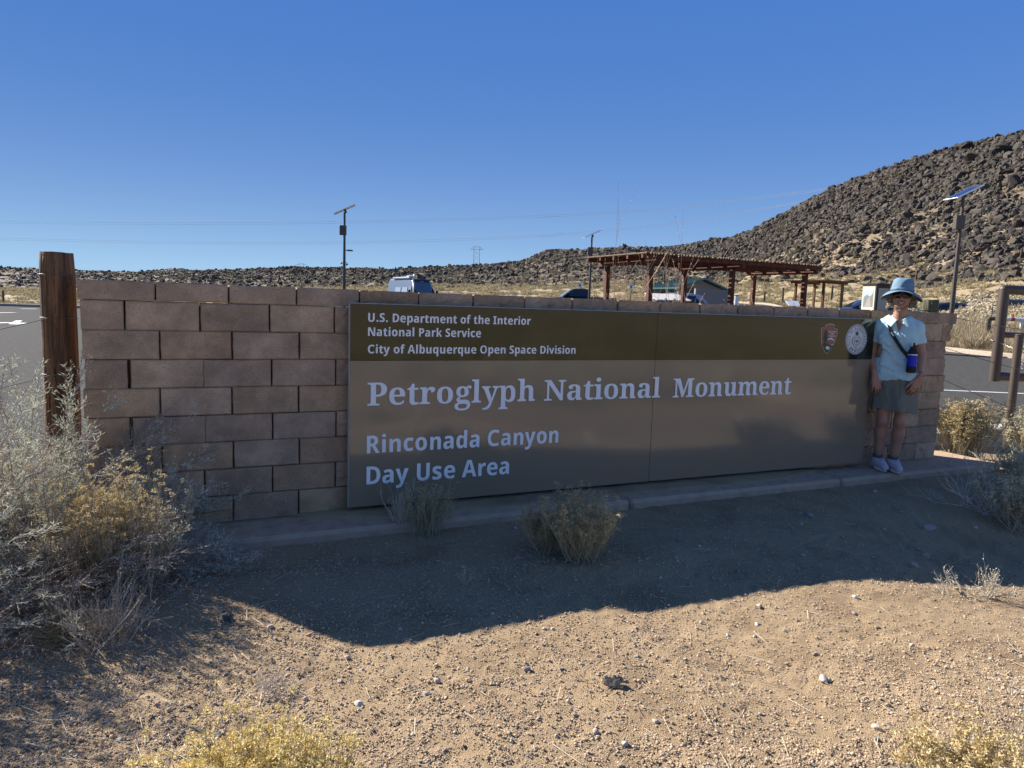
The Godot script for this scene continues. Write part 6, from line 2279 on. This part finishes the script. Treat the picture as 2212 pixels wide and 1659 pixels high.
func build_person() -> void:
	var spot := on_level(1911, 1014, 0.0)
	var t := thing("person", "person in blue sun hat, aqua polo and grey skirt standing beside the sign", "person", spot)
	t.rotation.y = atan2(EYE.x - spot.x, EYE.z - spot.z)
	t.scale = Vector3(0.94, 1.0, 0.97)
	# local: x to the picture's right, y up, z towards the viewer
	var V := func(x: float, y: float, z: float) -> Vector3: return Vector3(x, y, z)
	var sh := 0.075      # height of the ankle
	# --- body: one surface
	var m := MB.new()
	var g := Field.new(Vector3(-0.34, 0.03, -0.2), Vector3(0.34, 1.36, 0.24), 0.0105)
	var hipx := 0.02
	for k in 2:
		var s := -1.0 if k == 0 else 1.0
		var hip := Vector3(hipx + s * 0.082, 0.76, 0.0)
		var knee := Vector3(hipx + s * 0.068 - 0.005, 0.425, 0.03)
		var ankle := Vector3(hipx + s * 0.062 - 0.025, 0.075, -0.015)
		g.bone(hip, hip.lerp(knee, 0.55), 0.083, 0.062, 0.03)
		g.bone(hip.lerp(knee, 0.5), knee, 0.064, 0.048, 0.03)
		g.ball(knee + Vector3(0, 0.006, 0.022), Vector3(0.03, 0.036, 0.03), 0.025)
		g.bone(knee, knee.lerp(ankle, 0.33) + Vector3(s * 0.004, 0, -0.012), 0.046, 0.0485, 0.03)
		g.bone(knee.lerp(ankle, 0.33) + Vector3(s * 0.004, 0, -0.012), knee.lerp(ankle, 0.75), 0.0485, 0.035, 0.03)
		g.bone(knee.lerp(ankle, 0.7), ankle, 0.0355, 0.031, 0.02)
	# trunk under the clothes
	g.bone(Vector3(hipx - 0.06, 0.82, 0), Vector3(hipx + 0.06, 0.82, 0), 0.10, 0.10, 0.03, 0.9)
	g.bone(Vector3(0, 0.84, 0), Vector3(0, 1.14, 0.0), 0.11, 0.105, 0.04, 0.8)
	g.bone(Vector3(-0.09, 1.2, -0.005), Vector3(0.09, 1.2, -0.005), 0.07, 0.07, 0.04)
	g.bone(Vector3(0.0, 1.2, -0.012), Vector3(0.004, 1.36, 0.004), 0.06, 0.05, 0.03)
	# arms
	var lsh := Vector3(-0.146, 1.207, -0.01)
	var lel := Vector3(-0.188, 0.985, -0.02)
	var lwr := Vector3(-0.148, 0.80, 0.095)
	var rsh := Vector3(0.146, 1.207, -0.01)
	var rel := Vector3(0.202, 0.99, -0.02)
	var rwr := Vector3(0.195, 0.80, 0.09)
	for a in [[lsh, lel, lwr], [rsh, rel, rwr]]:
		g.bone(a[0], a[1], 0.047, 0.037, 0.03)
		g.bone(a[1], a[1].lerp(a[2], 0.35), 0.037, 0.036, 0.02)
		g.bone(a[1].lerp(a[2], 0.35), a[2], 0.036, 0.024, 0.02)
	g.into(m)
	hand(m, lwr, Vector3(0.93, 0.2, -0.3).normalized(), Vector3(0.24, -0.93, 0.12).normalized(), Vector3(0.27, 0.17, 0.95).normalized(), 1.0, 0.7)
	hand(m, rwr, Vector3(0.86, -0.30, -0.42).normalized(), Vector3(-0.30, -0.93, 0.16).normalized(), Vector3(0.42, 0.06, 0.9).normalized(), -1.0, 0.9)
	# head at a finer grid
	var hc := Vector3(0.006, 1.458, 0.015)
	g = Field.new(hc + Vector3(-0.115, -0.16, -0.13), hc + Vector3(0.115, 0.13, 0.14), 0.0042)
	g.ball(hc + Vector3(0, 0.025, -0.012), Vector3(0.074, 0.092, 0.092), 0.02)
	g.ball(hc + Vector3(0, -0.035, 0.03), Vector3(0.06, 0.07, 0.062), 0.03)
	g.bone(hc + Vector3(-0.022, -0.078, 0.05), hc + Vector3(0.022, -0.078, 0.05), 0.026, 0.026, 0.03)
	g.bone(hc + Vector3(0, -0.09, 0.058), hc + Vector3(0, -0.088, 0.06), 0.022, 0.022, 0.02)
	g.bone(hc + Vector3(0, -0.06, -0.01), hc + Vector3(0, -0.16, -0.015), 0.05, 0.05, 0.03)
	for s in [-1.0, 1.0]:
		g.ball(hc + Vector3(s * 0.042, -0.028, 0.06), Vector3(0.025, 0.022, 0.022), 0.02)
		g.ball(hc + Vector3(s * 0.078, -0.008, -0.005), Vector3(0.01, 0.03, 0.018), 0.008)
		g.ball(hc + Vector3(s * 0.012, -0.026, 0.094), Vector3(0.009, 0.008, 0.009), 0.008)
		g.bone(hc + Vector3(s * 0.006, 0.028, 0.082), hc + Vector3(s * 0.05, 0.03, 0.066), 0.012, 0.012, 0.012)
	g.bone(hc + Vector3(0, 0.02, 0.084), hc + Vector3(0, -0.018, 0.101), 0.008, 0.0115, 0.01)
	# the open smile is a shallow hollow
	g.apply(hc + Vector3(-0.035, -0.07, 0.05), hc + Vector3(0.035, -0.035, 0.12), 0.0, func(p: Vector3):
		var q := p - hc - Vector3(0, -0.052 + 9.0 * pow(p.x - hc.x, 2), 0.092)
		return (Vector3(q.x / 0.03, q.y / 0.0095, q.z / 0.012).length() - 1.0) * 0.008, true)
	g.into(m)
	put("body", m.done(true), M.skin, t)
	# mouth
	var face := Node3D.new()
	face.name = "mouth"
	t.add_child(face)
	var teeth := MB.new()
	var upper := []
	var lower := []
	for i in 13:
		var x := lerpf(-0.027, 0.027, i / 12.0)
		var y := -0.0485 + 9.0 * x * x
		var z := 0.089 - 18.0 * x * x
		teeth.vert(hc + Vector3(x, y + 0.003, z))
		teeth.vert(hc + Vector3(x, y - 0.0085 * (1.0 - pow(absf(x) / 0.0285, 3.0)), z + 0.001))
		upper.append(hc + Vector3(x * 1.12, y + 0.006 - 0.002 * cos(x * 140.0), z + 0.005))
		lower.append(hc + Vector3(x * 1.1, -0.0485 + 9.0 * x * x - 0.0125 * (1.0 - pow(absf(x) / 0.0285, 2.0)), z + 0.004))
	for i in 12:
		teeth.face(i * 2, i * 2 + 2, i * 2 + 3)
		teeth.face(i * 2, i * 2 + 3, i * 2 + 1)
	put("teeth", teeth.done(true), M.teeth, face)
	put("lip", tube_mesh(upper, 0.0032, 6), M.lips, face)
	put("lip", tube_mesh(lower, 0.0042, 6), M.lips, face)
	# sunglasses
	var gl := Node3D.new()
	gl.name = "sunglasses"
	t.add_child(gl)
	for s in [-1.0, 1.0]:
		var lens := MB.new()
		var rim := []
		var n := 20
		var mid := lens.vert(hc + Vector3(s * 0.0375, 0.014, 0.106))
		for i in n:
			var a := TAU * i / n
			var x: float = s * 0.0375 + cos(a) * 0.034
			var y: float = 0.014 + sin(a) * (0.021 if sin(a) > 0 else 0.023) * (1.0 - 0.15 * cos(a) * s)
			var z: float = 0.104 - 7.0 * x * x
			lens.vert(hc + Vector3(x, y, z))
			rim.append(hc + Vector3(x, y, z - 0.001))
		for i in n: lens.face(mid, mid + 1 + i, mid + 1 + (i + 1) % n)
		rim.append(rim[0])
		put("lens", lens.done(true), M.glasses, gl)
		put("rim", tube_mesh(rim, 0.003, 6), M.strap, gl)
		put("arm", tube_mesh([hc + Vector3(s * 0.066, 0.022, 0.073), hc + Vector3(s * 0.079, 0.022, 0.03), hc + Vector3(s * 0.081, 0.014, -0.02)], 0.004, 6), M.strap, gl)
	put("bridge", tube_mesh([hc + Vector3(-0.009, 0.02, 0.104), hc + Vector3(0, 0.024, 0.106), hc + Vector3(0.009, 0.02, 0.104)], 0.003, 6), M.strap, gl)
	# curly hair: many small ringlets round the sides and back
	var hr := MB.new()
	for i in 420:
		var a := rf(-PI, PI)
		var side := absf(sin(a * 0.5))            # 0 in front, 1 behind
		if absf(a) < 0.95: continue
		var y := rf(-0.085, 0.03)
		var r := 0.083 + rf(0.0, 0.03) * (1.0 if y < 0 else 0.5)
		if absf(a) < 1.25 and y < -0.06: continue
		var at := hc + Vector3(sin(a) * r * 1.02, y, cos(a) * r * 1.0 - 0.012)
		hr.col = mixc(Color(0.16, 0.12, 0.08), Color(0.50, 0.42, 0.30))
		var c := PackedVector3Array()
		var cr := rf(0.007, 0.013)
		var ax := spin()
		for k in 8:
			var q := TAU * k / 6.0
			c.append(at + ax * Vector3(cos(q) * cr, (k - 4) * 0.003, sin(q) * cr))
		hr.tube(c, taper(7, 0.0032, 0.002), 4, true)
	var cap := Field.new(hc + Vector3(-0.12, -0.11, -0.14), hc + Vector3(0.12, 0.12, 0.06), 0.006)
	cap.ball(hc + Vector3(0, 0.012, -0.03), Vector3(0.088, 0.10, 0.092), 0.02)
	cap.ball(hc + Vector3(-0.075, -0.045, -0.02), Vector3(0.025, 0.045, 0.03), 0.02)
	cap.ball(hc + Vector3(0.075, -0.045, -0.02), Vector3(0.025, 0.045, 0.03), 0.02)
	cap.ball(hc + Vector3(0, -0.05, -0.06), Vector3(0.07, 0.05, 0.04), 0.02)
	hr.col = Color(0.27, 0.21, 0.145)
	cap.into(hr)
	put("hair", hr.done(true), M.hair, t)
	# hat: crown with a band, drooping brim
	var hat := Node3D.new()
	hat.name = "sun_hat"
	t.add_child(hat)
	hat.position = hc + Vector3(0, 0.04, -0.012)
	hat.rotation = Vector3(-0.10, 0.0, -0.05)
	hat.scale = Vector3(1.06, 1.0, 1.06)
	var crown := MB.new()
	var brim := MB.new()
	var under := MB.new()
	var rows := []
	for q in [[0.092, -0.004], [0.0915, 0.02], [0.0885, 0.024], [0.0885, 0.028], [0.0865, 0.06], [0.082, 0.084], [0.074, 0.098], [0.06, 0.107], [0.03, 0.112]]:
		var row := []
		for k in 40:
			var a := -TAU * k / 40.0
			var r: float = q[0] + 0.0014 * sin(a * 9.0 + q[1] * 90.0) + 0.001 * sin(a * 23.0)
			row.append(Vector3(cos(a) * r * 0.95, q[1] + 0.003 * sin(a * 3.0) * q[1] * 10.0, sin(a) * r * 1.1))
		rows.append(row)
	crown.rings(rows)
	put("crown", crown.done(true), M.hat_blue, hat)
	var br := []
	var bu := []
	for i in 8:
		var u := i / 7.0
		var row := []
		var row2 := []
		for k in 48:
			var a := -TAU * k / 48.0
			var r := lerpf(0.092, 0.166, u)
			var droop := -0.012 * u - 0.052 * u * u * (0.12 + 0.88 * pow(absf(cos(a)), 2.0)) + 0.003 * sin(a * 5.0) * u
			row.append(Vector3(cos(a) * r * 0.93, droop, sin(a) * r * 1.03))
			row2.append(Vector3(cos(a) * r * 0.93, droop - 0.0022, sin(a) * r * 1.03))
		br.append(row)
		bu.append(row2)
	brim.rings(br, false)
	under.rings(bu, false)
	put("brim", brim.done(true), M.hat_blue, hat)
	put("brim_lining", under.done(true), M.hat_under, hat)
	var rim := []
	for k in 49: rim.append(br[7][k % 48] - Vector3(0, 0.001, 0))
	put("brim_edge", tube_mesh(rim, 0.0022, 5), M.hat_blue, hat)
	var cord := Node3D.new()
	cord.name = "chin_cord"
	hat.add_child(cord)
	for s in [-1.0, 1.0]:
		put("cord", tube_mesh([Vector3(s * 0.083, -0.004, 0.035), Vector3(s * 0.078, -0.06, 0.05), Vector3(s * 0.064, -0.108, 0.066), Vector3(s * 0.03, -0.142, 0.088), Vector3(0.0, -0.156, 0.092)], 0.0022, 5), M.strap, cord)
	put("toggle", box_mesh(Vector3(-0.007, -0.166, 0.088), Vector3(0.007, -0.156, 0.098), 0.002), M.panel_frame, cord)
	put("cord", tube_mesh([Vector3(0, -0.165, 0.093), Vector3(0.004, -0.20, 0.097), Vector3(0.004, -0.232, 0.11), Vector3(0.016, -0.258, 0.122), Vector3(0.033, -0.268, 0.124), Vector3(0.032, -0.248, 0.118), Vector3(0.02, -0.222, 0.108), Vector3(0.006, -0.19, 0.096)], 0.0022, 5), M.strap, cord)
	# --- polo shirt
	var sm := MB.new()
	g = Field.new(Vector3(-0.30, 0.74, -0.18), Vector3(0.32, 1.33, 0.2), 0.0095)
	g.bone(Vector3(-0.075 + 0.015, 0.80, 0.0), Vector3(0.075 + 0.015, 0.80, 0.0), 0.126, 0.126, 0.03, 0.92)
	g.bone(Vector3(-0.06, 0.94, 0.0), Vector3(0.07, 0.94, 0.0), 0.108, 0.108, 0.05, 0.95)
	g.bone(Vector3(-0.065, 1.10, 0.006), Vector3(0.065, 1.10, 0.006), 0.108, 0.108, 0.06, 0.98)
	g.bone(Vector3(-0.08, 1.18, -0.004), Vector3(0.08, 1.18, -0.004), 0.083, 0.083, 0.05, 1.0)
	for s in [-1.0, 1.0]: g.bone(Vector3(s * 0.045, 1.258, -0.014), Vector3(s * 0.140, 1.206, -0.01), 0.056, 0.054, 0.035)
	g.bone(Vector3(-0.04, 1.235, -0.01), Vector3(0.04, 1.235, -0.01), 0.075, 0.075, 0.04)
	for a in [[lsh, lel], [rsh, rel]]:
		g.bone(a[0], a[0].lerp(a[1], 0.62), 0.058, 0.055, 0.03)
	# folds
	g.bone(Vector3(-0.14, 1.13, 0.085), Vector3(-0.05, 1.05, 0.112), 0.008, 0.004, 0.02)
	g.bone(Vector3(-0.12, 1.05, 0.098), Vector3(-0.02, 0.98, 0.112), 0.007, 0.003, 0.02)
	g.bone(Vector3(0.13, 1.1, 0.09), Vector3(0.06, 0.95, 0.11), 0.008, 0.004, 0.02)
	g.bone(Vector3(-0.11, 0.9, 0.102), Vector3(0.0, 0.86, 0.118), 0.007, 0.004, 0.025)
	g.bone(Vector3(0.02, 0.93, 0.108), Vector3(0.14, 0.88, 0.095), 0.007, 0.004, 0.025)
	g.bone(Vector3(-0.1, 0.84, 0.11), Vector3(0.05, 0.8, 0.122), 0.006, 0.004, 0.025)
	# cut the hem, the sleeves and the neck
	g.apply(Vector3(-0.3, 0.74, -0.2), Vector3(0.32, 0.80, 0.2), 0.0, func(p: Vector3): return p.y - 0.768 - 0.006 * sin(p.x * 22.0), true)
	for a in [[lsh, lel], [rsh, rel]]:
		var d: Vector3 = (a[1] - a[0]).normalized()
		var c: Vector3 = a[0] + d * 0.135
		g.apply(c - Vector3(0.1, 0.1, 0.1), c + Vector3(0.1, 0.06, 0.1), 0.0, func(p: Vector3):
			if absf(p.x) < 0.118: return 1.0
			return -(p - c).dot(d), true)
	g.apply(Vector3(-0.1, 1.1, -0.12), Vector3(0.1, 1.34, 0.2), 0.0, func(p: Vector3): 
		var q := Vector2(p.x - 0.003, p.z + 0.005)
		return Vector2(q.x, q.y * 0.92).length() - (0.058 + maxf(0.0, p.y - 1.26) * 0.4) if p.y > 1.2 else 1.0, true)
	g.apply(Vector3(-0.04, 1.12, 0.02), Vector3(0.05, 1.34, 0.2), 0.0, func(p: Vector3): return absf(p.x - 0.006) - maxf(0.0, (p.y - 1.165) * 0.30) if p.z > 0.03 else 1.0, true)
	g.into(sm)
	var shirt := Node3D.new()
	shirt.name = "polo_shirt"
	t.add_child(shirt)
	for i in sm.v.size():                         # creases: cloth pulled from the shoulders and gathered at the waist
		var q := sm.v[i]
		var n := noise.get_noise_3d(q.x * 16.0 + q.y * 9.0, q.y * 7.0 - q.x * 6.0, q.z * 5.0) + 0.5 * noise.get_noise_3d(q.x * 34.0 - q.y * 14.0, q.y * 13.0, q.z * 9.0 + 40.0)
		var out := Vector3(q.x - 0.005, 0, q.z * 1.6).normalized()
		sm.v[i] = q + out * n * 0.0075
	put("bodice", sm.done(true), M.shirt, shirt)
	# collar: two flaps round the neck
	for s in [-1.0, 1.0]:
		var c := MB.new()
		for i in 11:
			var u := i / 10.0
			var a: float = lerpf(PI, 0.28, u) * s
			var r0 := 0.056
			var top := Vector3(sin(a) * r0 + 0.004, 1.318 - 0.05 * u * u, cos(a) * r0 * 1.05 + 0.004 + 0.028 * u * u)
			var r1 := r0 + 0.030 + 0.012 * u
			var low := Vector3(sin(a) * r1 + 0.004 + s * 0.035 * pow(u, 3.0), 1.288 - 0.075 * pow(u, 1.6), cos(a) * r1 * 1.0 + 0.012 + 0.03 * u * u)
			c.vert(top)
			c.vert(top.lerp(low, 0.15) + Vector3(0, 0.006, 0))
			c.vert(low)
		for i in 10:
			for k in 2:
				var p0 := i * 3 + k
				c.face(p0, p0 + 3, p0 + 4)
				c.face(p0, p0 + 4, p0 + 1)
		put("collar", c.done(true), M.shirt, shirt)
	put("placket", tube_mesh([Vector3(0.006, 1.165, 0.112), Vector3(0.008, 1.1, 0.119), Vector3(0.01, 1.05, 0.119)], 0.003, 5), M.shirt, shirt)
	for i in 2: put("button", lathe_mesh([Vector2(0, 0), Vector2(0.005, 0.001), Vector2(0.0, 0.003)], 8), M.watch, shirt, Vector3(0.01, 1.13 - i * 0.04, 0.121))
	# --- skirt
	var sk := MB.new()
	var srows := []
	for i in 15:
		var u := i / 14.0
		var y := lerpf(0.835, 0.515, u)
		var row := []
		for k in 56:
			var a := -TAU * k / 56.0
			var rx := lerpf(0.158, 0.180, pow(u, 0.8))
			var rz := lerpf(0.108, 0.135, u)
			var fold := 0.011 * u * sin(a * 5.0 + 0.6 + u) + 0.006 * u * sin(a * 9.0 + u * 3.0) + 0.012 * noise.get_noise_2d(a * 3.0 + y * 4.0, y * 9.0)
			row.append(Vector3(hipx + cos(a) * (rx + fold), y - (0.012 * sin(a * 2.0 + 0.7) + 0.006 * sin(a * 5.0)) * u, sin(a) * (rz + fold)))
		srows.append(row)
	for i in 4:
		var row := []
		for q in srows[14]: row.append(Vector3(hipx + (q.x - hipx) * (0.985 - i * 0.01), q.y + 0.02 * i, q.z * (0.98 - i * 0.01)))
		srows.append(row)
	sk.rings(srows, false)
	put("skirt", sk.done(true), M.skirt, t)
	put("skirt_seam", tube_mesh([Vector3(0.06, 0.775, 0.118), Vector3(0.064, 0.68, 0.131), Vector3(0.068, 0.525, 0.140)], 0.0025, 5), M.skirt, t)
	# --- shoes and socks
	for k in 2:
		var s := -1.0 if k == 0 else 1.0
		var ankle := Vector3(hipx + s * 0.062 - 0.025, 0.075, -0.015)
		var shoe := Node3D.new()
		shoe.name = "shoe"
		t.add_child(shoe, true)
		shoe.position = Vector3(ankle.x, 0.004, ankle.z)
		shoe.rotation.y = deg_to_rad(24.0 if k == 0 else 18.0)
		var up := MB.new()
		g = Field.new(Vector3(-0.07, 0.0, -0.08), Vector3(0.07, 0.15, 0.22), 0.0065)
		g.bone(Vector3(0, 0.045, -0.035), Vector3(0, 0.046, 0.05), 0.036, 0.041, 0.03)
		g.bone(Vector3(0, 0.046, 0.03), Vector3(0.004, 0.034, 0.155), 0.043, 0.034, 0.03)
		g.bone(Vector3(0, 0.05, 0.0), Vector3(0, 0.10, -0.012), 0.043, 0.041, 0.03)
		g.bone(Vector3(0, 0.07, 0.02), Vector3(0, 0.055, 0.1), 0.036, 0.03, 0.03)
		g.apply(Vector3(-0.07, 0.09, -0.08), Vector3(0.07, 0.15, 0.1), 0.0, func(p: Vector3): return 0.1 - p.z * 0.25 - p.y if p.y > 0.07 else 1.0, true)
		g.apply(Vector3(-0.07, -0.01, -0.09), Vector3(0.07, 0.02, 0.23), 0.0, func(p: Vector3): return p.y - 0.016, true)
		g.into(up)
		put("upper", up.done(true), M.shoe, shoe)
		var sole := MB.new()
		var outline := []
		for q in 28:
			var a := TAU * q / 28.0
			var zz := 0.062 + 0.125 * sin(a)
			var ww := 0.04 + 0.007 * sin(clampf((zz - 0.02) / 0.14, 0, 1) * PI)
			outline.append(Vector3(cos(a) * ww * pow(maxf(0.0, 1.0 - pow(absf(sin(a)), 5.0) * 0.4), 1.0), 0, zz))
		var low := []
		var high := []
		for q in outline:
			low.append(Vector3(q.x * 0.97, 0.0, q.z))
			high.append(Vector3(q.x, 0.022, q.z))
		sole.rings([low, high])
		put("sole", sole.done(true), M.sole, shoe)
		var strap := []
		for q in 9:
			var a := lerpf(-1.3, 1.3, q / 8.0)
			strap.append(Vector3(sin(a) * 0.04, 0.048 + cos(a) * 0.036, 0.058 + 0.006 * cos(a)))
		var sb := MB.new()
		for q in strap:
			sb.vert(q + Vector3(0, 0, -0.015))
			sb.vert(q + Vector3(0, 0.0035, 0.0))
			sb.vert(q + Vector3(0, -0.004, 0.017))
		for q in 8:
			for w in 2:
				var p0 := q * 3 + w
				sb.face(p0, p0 + 3, p0 + 4)
				sb.face(p0, p0 + 4, p0 + 1)
		put("strap", sb.done(true), M.shoe_strap, shoe)
		put("pull_tab", box_mesh(Vector3(-0.011, 0.085, 0.028), Vector3(0.011, 0.142, 0.038), 0.004, Transform3D(Basis(Vector3.RIGHT, -0.12), Vector3.ZERO)), M.shoe, shoe)
		put("sock", lathe_mesh([Vector2(0.044, 0.0), Vector2(0.043, 0.03), Vector2(0.0405, 0.058), Vector2(0.034, 0.06)], 16), M.sock, t, ankle + Vector3(0, -0.008, 0))
	# --- wristwatch and rings
	var wb := []
	var wdir := (rwr - rel).normalized()
	var wx := wdir.cross(Vector3(0, 0, 1)).normalized()
	var wz := wdir.cross(wx)
	var wm := MB.new()
	var wr := []
	for q in [[-0.012, 0.0275], [0.0, 0.0285], [0.012, 0.0265]]:
		var row := []
		for k in 20:
			var a := TAU * k / 20.0
			row.append(rwr - wdir * 0.032 + wdir * q[0] + (wx * cos(a) + wz * sin(a)) * q[1])
		wr.append(row)
	wm.rings(wr)
	var watch := put("wristwatch", wm.done(true), M.watch, t)
	put("dial", box_mesh(Vector3(0.024, -0.014, -0.012), Vector3(0.034, 0.014, 0.012), 0.003), M.strap, watch, rwr - wdir * 0.032)
	# --- bottle on a shoulder strap: a thing carried by the person
	var at := spot + t.basis * Vector3(0.128, 0.86, 0.135)
	var b := thing("bottle_sling", "blue drink bottle in a black sling hanging from the person's shoulder strap", "bottle", at, t.rotation.y)
	put("sleeve", lathe_mesh([Vector2(0.035, 0.035), Vector2(0.0365, 0.04), Vector2(0.0365, 0.135), Vector2(0.035, 0.14)], 22), M.bottle_blue, b)
	put("base", lathe_mesh([Vector2(0.0, -0.015), Vector2(0.032, -0.014), Vector2(0.0365, -0.005), Vector2(0.037, 0.034), Vector2(0.035, 0.036)], 22), M.strap, b)
	put("collar", lathe_mesh([Vector2(0.0365, 0.139), Vector2(0.036, 0.155), Vector2(0.024, 0.18), Vector2(0.018, 0.185)], 22), M.strap, b)
	put("cap", lathe_mesh([Vector2(0.02, 0.184), Vector2(0.02, 0.205), Vector2(0.012, 0.215), Vector2(0.012, 0.228), Vector2(0.0, 0.23)], 18), M.strap, b)
	put("reflective_band", lathe_mesh([Vector2(0.037, 0.128), Vector2(0.0372, 0.131), Vector2(0.0372, 0.138), Vector2(0.037, 0.139)], 22), M.panel_frame, b)
	var strap := MB.new()
	var path := [Vector3(-0.075, 1.283, -0.03), Vector3(-0.072, 1.285, 0.0), Vector3(-0.068, 1.268, 0.05), Vector3(-0.055, 1.215, 0.095), Vector3(-0.03, 1.15, 0.121), Vector3(0.01, 1.09, 0.128), Vector3(0.05, 1.03, 0.126), Vector3(0.085, 0.99, 0.126), Vector3(0.1, 0.97, 0.13), Vector3(0.112, 1.01 - 0.05, 0.133)]
	for i in path.size():
		var d: Vector3 = (path[mini(i + 1, path.size() - 1)] - path[maxi(i - 1, 0)]).normalized()
		var s := d.cross(Vector3(0.1, 0.1, 1.0)).normalized() * 0.0135
		if i < 3: s = Vector3(0.0135, 0.004, 0.0)
		strap.vert(path[i] - s - Vector3(0.128, 0.86, 0.135))
		strap.vert(path[i] + s - Vector3(0.128, 0.86, 0.135))
	for i in path.size() - 1:
		strap.face(i * 2, i * 2 + 2, i * 2 + 3)
		strap.face(i * 2, i * 2 + 3, i * 2 + 1)
	put("strap", strap.done(true), M.strap, b)
	put("buckle", box_mesh(Vector3(-0.018, -0.006, -0.004), Vector3(0.018, 0.006, 0.004), 0.002, Transform3D(Basis(Vector3(0, 0, 1), -0.9), Vector3(-0.03, 1.15, 0.126) - Vector3(0.128, 0.86, 0.135))), M.panel_frame, b)
